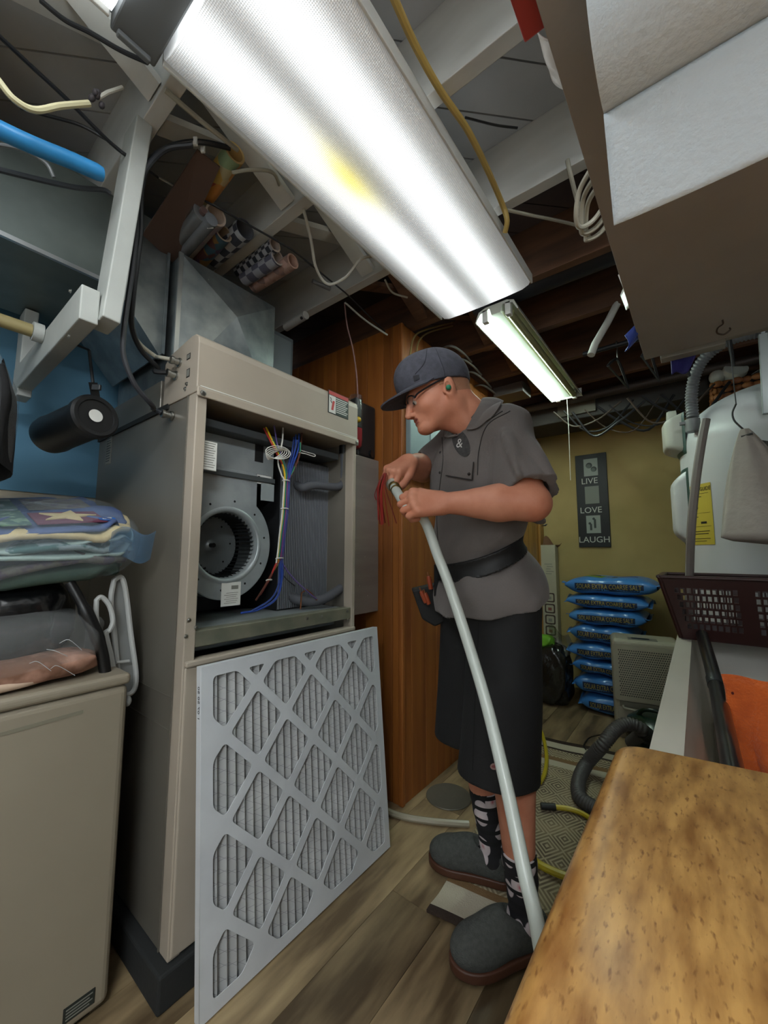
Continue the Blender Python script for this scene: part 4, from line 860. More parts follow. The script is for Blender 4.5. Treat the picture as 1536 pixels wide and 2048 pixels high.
for k in range(4):                               # thin pale tubes painted in as glints on the film
    rnd = random.Random(40+k); u0 = 55+rnd.random()*100; v0 = 1285+rnd.random()*60
    MB().tube(spline([P(u0, v0, x=-1.19), P(u0+14+rnd.random()*18, v0-10+rnd.random()*14, x=-1.185), P(u0+30+rnd.random()*20, v0+4+rnd.random()*14, x=-1.19)], 4), 0.0007, 5).build('glint_line', mat('film_glint', '#d9dddd', 0.1, alpha=0.5, spec=1.0), cb, smooth=True)
tag(blob((-1.215, 0.085, AZ+0.022), (0.028, 0.10, 0.02), (XH, YH, ZH), 40, 12, 0.03, 31).build('folded_towel', mat('white_towel', '#b4b2a6', 0.9, bump=0.3), smooth=True, angle=180), 'folded white towel at the edge of the appliance top', 'towel')
# white plastic tub standing upright between appliance and air handler
wt = thing('plastic_tray', 'white plastic tray with looped handles wedged between appliance and air handler', 'tray', P(245, 1330, x=-1.33))
TX = -1.30
ol = [P(*p_, x=TX) for p_ in ((228, 1160), (243, 1155), (252, 1185), (262, 1270), (272, 1345), (268, 1380), (250, 1388), (238, 1360), (228, 1260), (222, 1200))]
MB().tube(spline(ol+[ol[0]], 5)[:-1], 0.007, 8, closed=True).build('rim', mat('white_plastic', '#b9bbb8', 0.35), wt, smooth=True)
MB().add([V(p_)-V((0.012, 0, 0)) for p_ in spline(ol+[ol[0]], 5)[:-1]], [tuple(range(50))]).build('tray_back', mat('tray_dim', '#8d8f8d', 0.4), wt)
ol2 = [P(*p_, x=-1.27) for p_ in ((193, 1200), (203, 1194), (218, 1210), (226, 1240), (218, 1262), (212, 1266), (224, 1320), (228, 1360), (220, 1362), (205, 1290), (193, 1240))]
MB().tube(spline(ol2+[ol2[0]], 5)[:-1], 0.0062, 8, closed=True).build('handle_loop', mat('white_plastic', ''), wt, smooth=True)
MB().tube([P(232, 1325, x=-1.29), P(258, 1322, x=-1.295)], 0.004, 6).build('cross_bar', mat('white_plastic', ''), wt, smooth=True)

# ------------------------------------------------------------------ table in the foreground
def table_material():
    m = mat('butcher_block', '#8a5b2a', 0.33, col2='#c39352', scale=3.2, stretch=(20, 5, 20), detail=9, lo=0.32, hi=0.66); N = m.node_tree.nodes; L = m.node_tree.links; b = N['Principled BSDF']
    src = b.inputs['Base Color'].links[0].from_socket; tc = N.new('ShaderNodeTexCoord'); mp = N.new('ShaderNodeMapping'); mp.inputs['Scale'].default_value = (240, 75, 240); L.new(tc.outputs['Object'], mp.inputs[0])
    no = N.new('ShaderNodeTexNoise'); no.inputs['Scale'].default_value = 1.0; no.inputs['Detail'].default_value = 2; L.new(mp.outputs[0], no.inputs['Vector'])
    cr = N.new('ShaderNodeValToRGB'); cr.color_ramp.elements[0].position = 0.58; cr.color_ramp.elements[1].position = 0.74; cr.color_ramp.elements[0].color = (0,0,0,1); cr.color_ramp.elements[1].color = (1,1,1,1); L.new(no.outputs['Fac'], cr.inputs[0])
    mx = N.new('ShaderNodeMix'); mx.data_type = 'RGBA'; L.new(cr.outputs[0], mx.inputs[0]); L.new(src, mx.inputs[6]); mx.inputs[7].default_value = lin('#7a4c22'); L.new(mx.outputs[2], b.inputs['Base Color'])
    b.inputs['Coat Weight'].default_value = 0.3; b.inputs['Coat Roughness'].default_value = 0.25; return m
tb = thing('table', 'wood topped table with thick rounded edges in front of the laundry sink', 'table', (0.3, 0.3, 0))
M_tab = table_material()
TZ = 0.80; tx0, tx1, ty0, ty1 = -0.1165, 0.62, -0.6, 0.745
ol = rrect(tx0, ty0, tx1, ty1, 0.030, 5)
skew = 0.20                                      # far edge runs slightly off square
mb = MB(); rings = [(0.012, -0.030), (0.002, -0.022), (0.0, -0.015), (0.0015, -0.008), (0.006, -0.003), (0.014, 0.0)]
def inset(p, d):
    cx, cy = (tx0+tx1)/2, (ty0+ty1)/2; hx, hy = (tx1-tx0)/2, (ty1-ty0)/2
    return (cx+(p[0]-cx)*(hx-d)/hx, cy+(p[1]-cy)*(hy-d)/hy)
n = len(ol)
for d, z in rings: mb.v += [(inset(p, d)[0], inset(p, d)[1]+0.14*(inset(p, d)[0]-tx0)*(1 if p[1] > 0.5 else 0), TZ+z) for p in ol]
for k in range(len(rings)-1): mb.f += [(k*n+i, k*n+(i+1) % n, (k+1)*n+(i+1) % n, (k+1)*n+i) for i in range(n)]
mb.f += [tuple(reversed(range(n))), tuple((len(rings)-1)*n+i for i in range(n))]; mb.mi = [0]*len(mb.f)
mb.build('table_top', M_tab, tb, smooth=True, angle=50)
for lx, ly in ((0.0, 0.64), (0.52, 0.68), (0.0, -0.48), (0.52, -0.48)):
    MB().box(lx-0.028, ly-0.028, 0, lx+0.028, ly+0.028, TZ-0.030).build('leg', M_tab, tb, bevel=0.004)

# ------------------------------------------------------------------ laundry tub
M_tub = mat('tub_plastic', '#beb9ae', 0.4, col2='#b0aa9e', scale=3)
tu = thing('laundry_sink', 'white plastic laundry sink with worn flat rim', 'sink', (0.25, 1.5, 0))
X0, X1, Y0, Y1, ZT = -0.083, 0.56, 0.722, 2.20, 0.765
link('rim', plate([(X0, Y0), (X1, Y0), (X1, Y1), (X0, Y1)], [rrect(X0+0.046, Y0+0.05, X1-0.05, Y1-0.05, 0.05)], 0.02, (0, 0, ZT-0.01), XH, YH), M_tub, tu, bevel=0.003)
mb = MB(); t_, b_ = rrect(X0+0.046, Y0+0.05, X1-0.05, Y1-0.05, 0.05), rrect(X0+0.09, Y0+0.10, X1-0.09, Y1-0.13, 0.05); n = len(t_)
mb.v = [(p[0], p[1], ZT-0.018) for p in t_]+[(p[0], p[1], 0.45) for p in b_]; mb.f = [(i, n+i, n+(i+1) % n, (i+1) % n) for i in range(n)]+[tuple(range(n, 2*n))]; mb.mi = [0]*len(mb.f)
mb.build('basin', M_tub, tu, smooth=True)
MB().prism([(0.050, 0.46), (X1-0.09, 0.46), (X1-0.09, 0.755), (0.062, 0.755), (0.050, 0.735)], 0.025, (0, 1.465, 0), (XH, ZH, (0,-1,0))).build('divider', M_tub, tu, bevel=0.006)
mb = MB(); n = 4; mb.v = [(x, y, ZT-0.02) for x, y in ((X0+0.01, Y0+0.01), (X1-0.01, Y0+0.01), (X1-0.01, Y1-0.01), (X0+0.01, Y1-0.01))]+[(x, y, 0.43) for x, y in ((X0+0.07, Y0+0.07), (X1-0.07, Y0+0.07), (X1-0.07, Y1-0.07), (X0+0.07, Y1-0.07))]
mb.f = [(i, (i+1) % 4, 4+(i+1) % 4, 4+i) for i in range(4)]+[(7, 6, 5, 4)]; mb.mi = [0]*5; mb.build('shell', M_tub, tu)
for lx, ly in ((X0+0.09, Y0+0.09), (X1-0.09, Y0+0.09), (X0+0.09, Y1-0.09), (X1-0.09, Y1-0.09)): MB().box(lx-0.02, ly-0.02, 0, lx+0.02, ly+0.02, 0.435).build('leg', M_tub, tu, bevel=0.003)
# black pole standing in the basin
po = thing('black_pole', 'black metal pole leaning inside the laundry sink', 'pole', (0.05, 1.2, 0.46))
a = P(1404, 1268, y=1.93); b = P(1432, 1370, y=1.56); c = P(1464, 1530, y=1.10)
MB().tube(spline([a, b, c, c+(c-b)*0.30], 6), 0.019, 16).build('tube', mat('pole_black', '#131416', 0.3, coat=0.4), po, smooth=True)
MB().tube([a+(b-a)*0.9, a+(b-a)*1.02], 0.021, 16).build('grip_joint', mat('pole_joint', '#2a2c2f', 0.35), po, smooth=True)
# orange towel over the divider
ot = MB(); oy = 1.434
def tow(u, v):
    x = 0.030+0.36*u; fold = 0.011*math.sin(18*u+1.2*v)+0.006*math.sin(41*u+2); z = 0.766-0.275*v
    y = oy-0.006-0.012*min(1, v*3)-abs(fold)*v*1.3+ (0.012 if v < 0.04 else 0)
    return (x+0.006*math.sin(9*v), y, z+0.003*math.sin(20*u))
ot.sheet(tow, 70, 40, 0.006)
tw_ = tag(ot.build('orange_towel', mat('orange_terry', '#e0661a', 0.95, col2='#cc5812', scale=25, bump=0.6, bscale=160, sheen=0.3), smooth=True, angle=180), 'bright orange towel draped over the divider of the laundry sink', 'towel')
MB().ball((0.050, oy-0.024, 0.728), (0.003, 0.002, 0.004), nu=8, nv=6).build('burn_mark', mat('burn', '#5a1210', 0.9), tw_)
# brown crate across the far end of the sink
cr_ = thing('plastic_crate', 'dark brown plastic basket with square lattice sides resting across the laundry sink', 'basket', (0.15, 1.9, ZT))
M_cr = mat('crate_brown', '#3a1e1c', 0.35, col2='#331917', scale=4)
ct = [(-0.122, 1.88), (0.58, 1.88), (0.58, 2.205), (-0.122, 2.205)]; cbm = [(-0.068, 1.93), (0.52, 1.93), (0.52, 2.16), (-0.068, 2.16)]
zb, zt_ = ZT+0.004, ZT+0.235
def crate_side(i):
    a, b = V((*ct[i], zt_)), V((*ct[(i+1) % 4], zt_)); c, d = V((*cbm[i], zb)), V((*cbm[(i+1) % 4], zb))
    mid = ((c+d)/2-(a+b)/2); H_ = mid.length; X = (b-a).normalized(); Yv = (mid-X*mid.dot(X)).normalized(); W = (b-a).length
    o = a; s0 = (c-a).dot(X); s1 = (d-a).dot(X); H_ = (c-a).dot(Yv)
    outer = [(0, 0), (W, 0), (s1, H_), (s0, H_)]; holes = []
    nb = 1 if W < 0.5 else 3
    for g in range(nb):
        for r in range(6):
            y0 = H_*(0.17+0.115*r); y1 = y0+H_*0.085; f = (y0+y1)/2/H_
            l, rgt = s0*f+0.03, W-(W-s1)*f-0.03; gw = (rgt-l)/nb; l2 = l+gw*g+(0.02 if g else 0.0); r2 = l+gw*(g+1)-(0.02 if g < nb-1 else 0)
            m = max(2, int((r2-l2)/0.0175))
            for k in range(m):
                x0 = l2+(r2-l2)*k/m; holes.append([(x0+0.003, y0), (x0+(r2-l2)/m-0.003, y0), (x0+(r2-l2)/m-0.003, y1), (x0+0.003, y1)])
    me = plate(outer, holes, 0.004, o, X, Yv); return link('lattice_side', me, M_cr, cr_)
for i in range(4): crate_side(i)
MB().box(cbm[0][0], cbm[0][1], zb-0.003, cbm[1][0], cbm[2][1], zb+0.002).build('base', M_cr, cr_)
rim = [V((*p, zt_)) for p in ct]; 
for i in range(4): MB().beam(rim[i], rim[(i+1) % 4], 0.022, 0.012).build('rim', M_cr, cr_, bevel=0.004)
for i in range(4): MB().beam(rim[i], V((*cbm[i], zb)), 0.014, 0.014, up=(1,1,0)).build('corner_rib', M_cr, cr_, bevel=0.004)

# ------------------------------------------------------------------ overhead shelf board with paper towel
SZ = 1.75
M_sh = mat('shelf_underside', '#a69f97', 0.7, col2='#9b948c', scale=3, bump=0.05)
sh = thing('overhead_shelf', 'large grey painted shelf board hung over the laundry sink', 'shelf', (0.4, 0.7, SZ))
poly = [(-0.121, -0.4), (1.10, -0.4), (1.10, 1.50), (0.20, 1.565), (-0.103, 1.585)]
MB().prism(poly, 0.02, (0, 0, SZ)).build('board', M_sh, sh, bevel=0.001)
MB().box(-0.06, 1.60, SZ-0.004, 0.11, 1.64, SZ+0.045).build('rear_batten', mat('batten', '#8d8a80', 0.6), sh, bevel=0.003)
MB().box(0.11, 1.60, SZ+0.02, 0.30, 1.64, SZ+0.06).build('rear_batten', mat('batten', ''), sh, bevel=0.003)
for hx, hy in ((-0.09, 0.355), (-0.09, 1.165), (0.9, 0.355), (0.9, 1.165)):
    MB().tube([(hx, hy, SZ+0.02), (hx, hy, JB)], 0.005, 8).build('hanger_rod', M_steel, sh, smooth=True)
hk = P(1445, 640, z=SZ)
tag(MB().tube(spline([hk, hk+V((0,0,-0.012)), hk+V((-0.012,-0.004,-0.022)), hk+V((-0.014,-0.004,-0.036)), hk+V((0.0,-0.004,-0.045)), hk+V((0.014,-0.004,-0.036)), hk+V((0.013,-0.004,-0.030))], 5), 0.0022, 6).build('cup_hook', mat('brass_hook', '#4f4238', 0.4, 0.6), smooth=True), 'small brass cup hook screwed into the underside of the shelf', 'hook')
pt = thing('paper_towel_roll', 'white embossed paper towel roll with a hanging sheet under the shelf', 'paper towel', (0.2, 0.62, SZ-0.16))
M_pt = mat('paper_towel', '#c6d0d6', 0.9, bump=0.22, bscale=130)
rc = V((0, 0.462, SZ-0.092)); rad = 0.066; xa, xb = -0.055, 0.22
roll_m = MB().tube([(xa, rc.y, rc.z), (xb, rc.y, rc.z)], rad, 48).build('roll', M_pt, pt, smooth=True)
MB().tube([(xa+0.002, rc.y, rc.z), (xb+0.02, rc.y, rc.z)], 0.018, 16).build('core', mat('towel_core', '#a08a6c', 0.8), pt, smooth=True)
def towsheet(u, v):
    x = xa+(xb-xa)*u
    if v < 0.3:
        a = -0.2-1.15*(v/0.3); return (x, rc.y+(rad+0.002)*math.cos(a), rc.z+(rad+0.002)*math.sin(a))
    w = (v-0.3)/0.7; a = -1.35
    return (x, rc.y+(rad+0.002)*math.cos(a)+0.028*w+0.008*math.sin(3*u+1)*w, rc.z+(rad+0.002)*math.sin(a)-0.115*w)
MB().sheet(towsheet, 30, 24, 0.0006).build('hanging_sheet', M_pt, pt, smooth=True, angle=180)
for x in (xb+0.012,): MB().box(x, rc.y-0.02, rc.z-0.03, x+0.006, rc.y+0.02, SZ).build('holder_arm', M_tub, pt, bevel=0.003)
# things lying on the shelf that peep over its edge
rb = thing('red_box', 'red and white cardboard box peeping over the shelf edge', 'box', P(1035, 70, z=SZ+0.02))
c = P(1042, 62, z=SZ+0.03); MB().box(-0.142, c.y-0.10, SZ+0.0205, -0.03, c.y+0.010, SZ+0.10).build('carton', mat('carton_red', '#b0433f', 0.5), rb, bevel=0.002)
MB().box(-0.1435, c.y-0.10, SZ+0.03, -0.142, c.y-0.015, SZ+0.09).build('white_panel', M_label, rb)
c = P(1078, 175, z=SZ+0.03)
tag(MB().sheet(lambda u, v: (-0.135+0.03*v*v, c.y-0.045+0.075*u, SZ+0.0205+0.055*(1-v)+0.004*math.sin(9*u)), 12, 8, 0.0015).build('white_pouch', mat('pouch_white', '#cfcac4', 0.35), smooth=True, angle=180), 'white plastic pouch sticking out over the shelf edge by the red box', 'pouch')
for k in range(3):
    c = P(1160+8*k, 400+14*k, z=SZ+0.03)
    cable('cord_bundle', [c+V((0.03, -0.03, 0.03)), c+V((0.0, 0.0, 0.02)), c+V((-0.014, 0.03+0.01*k, -0.006)), c+V((-0.012, 0.055, -0.014)), c+V((0.01, 0.07, 0.0)), c+V((0.04, 0.06, 0.02))], 0.0048, mat('pale_cable', ''), ['outer pale cord of the bundle hanging over the shelf edge', 'middle pale cord of the bundle hanging over the shelf edge', 'inner pale cord of the bundle hanging over the shelf edge'][k], 'cord', 'cords hanging over the shelf')
c = P(1236, 600, z=SZ+0.03)
tag(MB().sheet(lambda u, v: (-0.122+0.012*v+0.01*math.sin(4*u), c.y-0.05+0.10*u, SZ+0.0205+0.05*(1-v)-0.012*math.sin(PI*u)*v), 12, 6, 0.002).build('curved_tray', mat('pouch_white', ''), smooth=True, angle=180), 'curved white plastic tray at the shelf edge above the white pipe', 'tray')
c = P(1248, 668, z=SZ+0.02)
tag(MB().sheet(lambda u, v: (-0.135+0.06*u+0.008*math.sin(7*v), c.y-0.04+0.075*v, SZ-0.005+0.05*u-0.03*math.sin(3*v)*(1-u)), 8, 8, 0.003).build('blue_cloth', mat('blue_rag', '#3a55b8', 0.5), smooth=True, angle=180), 'bright blue rag hanging off the shelf edge', 'rag')
c = P(1370, 715, y=1.66)
tag(MB().sheet(lambda u, v: (c.x-0.04+0.08*u*(1-0.4*v), 1.662+0.01*math.sin(5*u), c.z+0.02-0.07*v+0.01*math.sin(6*u)), 8, 8, 0.004).build('violet_cloth', mat('violet_rag', '#2e2b7a', 0.7), smooth=True, angle=180), 'dark violet cloth hanging behind the shelf batten', 'rag')
# ------------------------------------------------------------------ water heater
M_wh = mat('heater_plastic', '#c9cacd', 0.38, col2='#bfc0c3', scale=2)
M_whs = mat('heater_shroud', '#a9a99f', 0.42)
M_green = mat('heater_green', '#2c4a44', 0.5)
HX, HY, HR = 0.355, 2.62, 0.40
wh = thing('water_heater', 'tall pale grey domed plastic water heater with green trim behind the crate', 'water heater', (HX, HY, 0))
prof = [(HR-0.03, 0.0), (HR, 0.03), (HR, 1.62)]+[(HR*math.cos(a), 1.62+0.28*math.sin(a)) for a in np.linspace(0.12, PI/2-0.001, 12)]
MB().lathe(prof, (HX, HY, 0), n=56).build('tank', M_wh, wh, smooth=True)
# shroud on the left flank with a scalloped top and green seam
ca = math.radians(186)
dr = V((math.cos(ca), math.sin(ca), 0)); dt = V((-math.sin(ca), math.cos(ca), 0))
def pad_shape(z0, z1, w, d, name, m, off=0.0):
    mb = MB(); n = 10
    def fn(u, v):
        a = (u-0.5)*w/HR; z = z0+(z1-z0)*v
        e = min(1, 5*v, 5*(1-v), 6*u, 6*(1-u)); h = d*math.sin(e*PI/2)+off
        return V((HX, HY, z))+(dr*math.cos(a)+dt*math.sin(a))*(HR+h)
    return mb.sheet(fn, 16, 20).build(name, m, wh, smooth=True, angle=180)
pad_shape(1.14, 1.50, 0.22, 0.050, 'element_cover', M_wh)
pad_shape(1.125, 1.515, 0.24, 0.012, 'cover_gasket', M_green)
pad_shape(1.60, 1.80, 0.22, 0.070, 'top_cover', M_whs)
pad_shape(1.585, 1.80, 0.24, 0.016, 'top_gasket', M_green)
# scalloped lobes of the top cover
for z, r in ((1.795, 0.05), (1.735, 0.028), (1.665, 0.03)):
    MB().lathe([(0.0, 0.012), (r*0.9, 0.010), (r, 0.0), (r, -0.03)], V((HX, HY, z))+dr*(HR+0.035), (dt, ZH, dr), 18, cap=False).build('cover_lobe', M_whs, wh, smooth=True)
# energy label
lc = P(1402, 1020, y=2.3)
la = math.radians(214)
def lab_pt(a, z, h=0.0015): return V((HX+math.cos(a)*(HR+h), HY+math.sin(a)*(HR+h), z))
lab = MB().sheet(lambda u, v: lab_pt(la-0.17+0.34*u, 1.13+0.285*v), 10, 2).build('energy_label', mat('label_yellow', '#c4b043', 0.5), wh)
def lab_bar(u0, u1, v, t, m=M_ink):
    MB().sheet(lambda u, w: lab_pt(la-0.17+0.34*(u0+(u1-u0)*u), 1.13+0.285*(v+t*(w-0.5)), 0.0025), 6, 1).build('print_line', m, lab)
for u0, u1, v, t in ((0.08, 0.9, 0.84, 0.006), (0.1, 0.6, 0.79, 0.008), (0.08, 0.92, 0.52, 0.004), (0.1, 0.4, 0.46, 0.01), (0.5, 0.75, 0.36, 0.035), (0.08, 0.92, 0.30, 0.004), (0.1, 0.85, 0.22, 0.01), (0.1, 0.8, 0.18, 0.01), (0.1, 0.86, 0.10, 0.008), (0.1, 0.7, 0.06, 0.008)): lab_bar(u0, u1, v, t)
tm = text_mesh('ENERGYGUIDE', 0.026, 0.0003, (0, 0, 0), (1,0,0), (0,1,0), sx=0.78)
for v in tm.vertices: v.co = lab_pt(la+v.co.x/HR, 1.13+0.285*0.91+v.co.y, 0.003+v.co.z)
link('energy_title', tm, M_ink, lab)
tm = text_mesh('345', 0.03, 0.0003, (0, 0, 0), (1,0,0), (0,1,0))
for v in tm.vertices: v.co = lab_pt(la-0.08+v.co.x/HR, 1.13+0.285*0.62+v.co.y, 0.003+v.co.z)
link('energy_number', tm, M_ink, lab)
# ribbed conduit, drain pipe and thin wire
def ribbed(name, pts, r, pitch, m, parent=None, n=10):
    q = spline(pts, 14); L_ = [0]
    for i in range(1, len(q)): L_.append(L_[-1]+(q[i]-q[i-1]).length)
    tot = L_[-1]; k = int(tot/pitch)*4; out = []; rs = []
    for i in range(k+1):
        s = tot*i/k; j = max(0, min(len(q)-2, next((a for a in range(len(L_)-1) if L_[a+1] >= s), len(q)-2)))
        t = (s-L_[j])/max(1e-9, L_[j+1]-L_[j]); out.append(q[j].lerp(q[j+1], t)); rs.append(r*(1.0 if i % 4 in (0, 1) else 0.86))
    return MB().tube(out, rs, n).build(name, m, parent, smooth=True, angle=180)
cd = thing('flexible_conduit', 'grey ribbed flexible conduit arching up from the water heater', 'conduit', P(1388, 835, y=2.4))
ribbed('ribbed_tube', [P(1385, 835, y=2.38), P(1383, 790, y=2.38), P(1392, 745, y=2.36), P(1415, 710, y=2.34), P(1455, 682, y=2.32), P(1500, 668, y=2.3), P(1545, 660, y=2.3)], 0.026, 0.014, mat('conduit_grey', '#5d5f61', 0.45), cd, 14)
a = P(1385, 845, y=2.38); MB().tube([a+V((0,0,0.015)), a-V((0,0,0.045))], 0.030, 16).build('coupling', mat('coupling_grey', '#6b6d6e', 0.4), cd, smooth=True)
MB().box(a.x-0.05, a.y-0.01, a.z-0.005, a.x-0.028, a.y+0.01, a.z+0.008).build('clamp_ear', mat('coupling_grey', ''), cd)
cable('drain_pipe', [P(1412, 838, y=2.06), P(1404, 880, y=2.06), P(1392, 960, y=2.06), P(1383, 1050, y=2.08), P(1379, 1150, y=2.16), P(1379, 1250, y=2.17)], 0.0155, mat('pvc_grey', '#8b837f', 0.45), 'grey plastic drain pipe leaning against the water heater', 'pipe')
# wicker basket and white containers up on the shelf behind
bk_y = 3.02
sh2 = thing('small_wall_shelf', 'narrow dark shelf above the water heater carrying the wicker basket', 'shelf', (0.45, bk_y, 1.85))
wkz = P(1450, 825, y=bk_y-0.1).z
M_wk = mat('wicker', '#7a4524', 0.6, col2='#96602f', scale=20, bump=0.3, bscale=60)
MB().box(0.10, bk_y-0.12, wkz-0.022, 1.11, bk_y+0.14, wkz-0.002).build('board', mat('dark_shelf', '#2b2320', 0.7), sh2)
MB().box(1.05, bk_y-0.1, wkz-0.16, 1.10, bk_y+0.1, wkz-0.022).build('wall_bracket', mat('dark_shelf', ''), sh2)
wk = thing('wicker_basket', 'brown plaited wicker basket holding white tubs above the water heater', 'basket', (0.33, bk_y, wkz))
bx0, bx1 = P(1428, 800, y=bk_y-0.1).x, 0.72
for r in range(5):
    for k in range(14):
        z = wkz+0.020+0.038*r; w = (bx1-bx0)/14; x = bx0+w*(k+0.5)
        MB().ball((x, bk_y-0.10+(0.010 if (k+r) % 2 else -0.004), z), (w*0.62, 0.012, 0.019), nu=10, nv=6).build('plait', M_wk, wk, smooth=True)
    for k in range(6):
        y = bk_y-0.09+0.034*k; MB().ball((bx0+(0.010 if (k+r) % 2 else -0.004), y, wkz+0.020+0.038*r), (0.012, 0.022, 0.019), nu=10, nv=6).build('plait', M_wk, wk, smooth=True)
MB().box(bx0+0.015, bk_y-0.088, wkz+0.001, bx1, bk_y+0.1, wkz+0.19).build('liner', mat('basket_dark', '#2a1710', 0.8), wk)
ztop = wkz+0.205
t1 = thing('white_tub', 'round white lidded tub lying tilted in the wicker basket', 'tub', (0.36, bk_y, ztop))
c = V((bx0+0.10, bk_y-0.07, ztop+0.03)); ax_ = V((0.25, -0.75, 0.45)).normalized(); s_ = ax_.cross(ZH).normalized(); w_ = s_.cross(ax_)
MB().lathe([(0.0, 0.03), (0.05, 0.03), (0.056, 0.026), (0.058, 0.0), (0.052, -0.002), (0.05, -0.05), (0.0, -0.05)], c, (s_, w_, ax_), 28).build('lid', mat('tub_white', '#b9bdb6', 0.4), t1, smooth=True)
MB().ball(c+V((-0.075, 0.0, -0.01)), (0.04, 0.035, 0.045)).build('neck', mat('tub_white', ''), t1, smooth=True)
tag(MB().sheet(lambda u, v: (bx0+0.17+0.25*u, bk_y-0.10+0.1*v, ztop-0.012+0.06*u*(1-v*0.3)+0.012*math.sin(9*u+3*v)), 12, 6, 0.003).build('crumpled_bag', mat('grey_film', '#9a9f9c', 0.3), smooth=True, angle=180), 'crumpled white plastic bag beside the round tub in the basket', 'bag')
ms = thing('metal_standard', 'upright pale metal shelf standard beside the wicker basket', 'bracket', P(1520, 740, y=2.2))
a = P(1526, 668, y=2.2); b = P(1535, 828, y=2.2); MB().beam(a, b, 0.030, 0.02, up=(0,-1,0)).build('channel', mat('standard_grey', '#8d9492', 0.4, 0.5), ms, bevel=0.003); MB().beam(a+V((0.016,-0.012,0)), b+V((0.016,-0.012,0)), 0.004, 0.012, up=(0,-1,0)).build('lip', M_steel, ms)
MB().beam(a, V((a.x, a.y, JB)), 0.012, 0.012, up=(0,-1,0)).build('hanger', M_galv, ms)
# white cloth bag hanging in front of the tank
bgy = 1.98
hb = thing('cloth_bag', 'off-white cloth drawstring bag hanging in front of the water heater', 'bag', P(1495, 1090, y=bgy))
top = P(1489, 858, y=bgy); bl = P(1440, 1085, y=bgy)
def bagsurf(u, v):
    a = 2*PI*u; t = v; w = 0.012+0.145*(t**0.85); 
    if t > 0.93: w *= (1-((t-0.93)/0.07)**2*0.9)
    d = 0.55*w*(1+0.08*math.sin(7*a)*(1-t)); z = top.z-(top.z-bl.z+0.01)*t
    rr = w*(1+0.07*math.sin(9*a+1)*(1-0.6*t)+0.03*math.sin(4*a+6*t))
    return (top.x+0.055*t+rr*math.cos(a), bgy+d*math.sin(a)*(1+0.05*math.sin(6*a)), z)
MB().sheet(bagsurf, 60, 30).build('bag', mat('canvas', '#b3aca3', 0.9, col2='#a69f96', scale=6, bump=0.25, bscale=40), hb, smooth=True, angle=180)
MB().tube(spline([P(1472, 808, y=bgy), P(1465, 825, y=bgy), P(1468, 840, y=bgy), P(1479, 852, y=bgy), top+V((0,0,-0.005))], 6), 0.0032, 6).build('drawstring', mat('string_grey', '#4b4d4c', 0.6), hb, smooth=True)
MB().tube([top+V((-0.012,-0.01,-0.03)), top+V((0.02,-0.015,-0.024))], 0.004, 6).build('knot_tie', mat('string_grey', ''), hb, smooth=True)
MB().tube([P(1472, 808, y=bgy), V((P(1472, 808, y=bgy).x, bgy+0.10, JB))], 0.002, 5).build('hang_line', mat('string_grey', ''), hb)
gl = P(1525, 900, y=2.06)
tag(MB().sheet(lambda u, v: (gl.x-0.05+0.16*u, 2.14+0.012*math.sin(16*u), gl.z+0.06-0.20*v-0.02*u), 24, 12, 0.004).build('striped_cloth', mat('dark_grey_cloth', '#3f403f', 0.9, col2='#777873', scale=8, stretch=(6,1,1), lo=0.45, hi=0.55), smooth=True, angle=180), 'dark grey striped cloth hanging behind the white cloth bag', 'cloth')

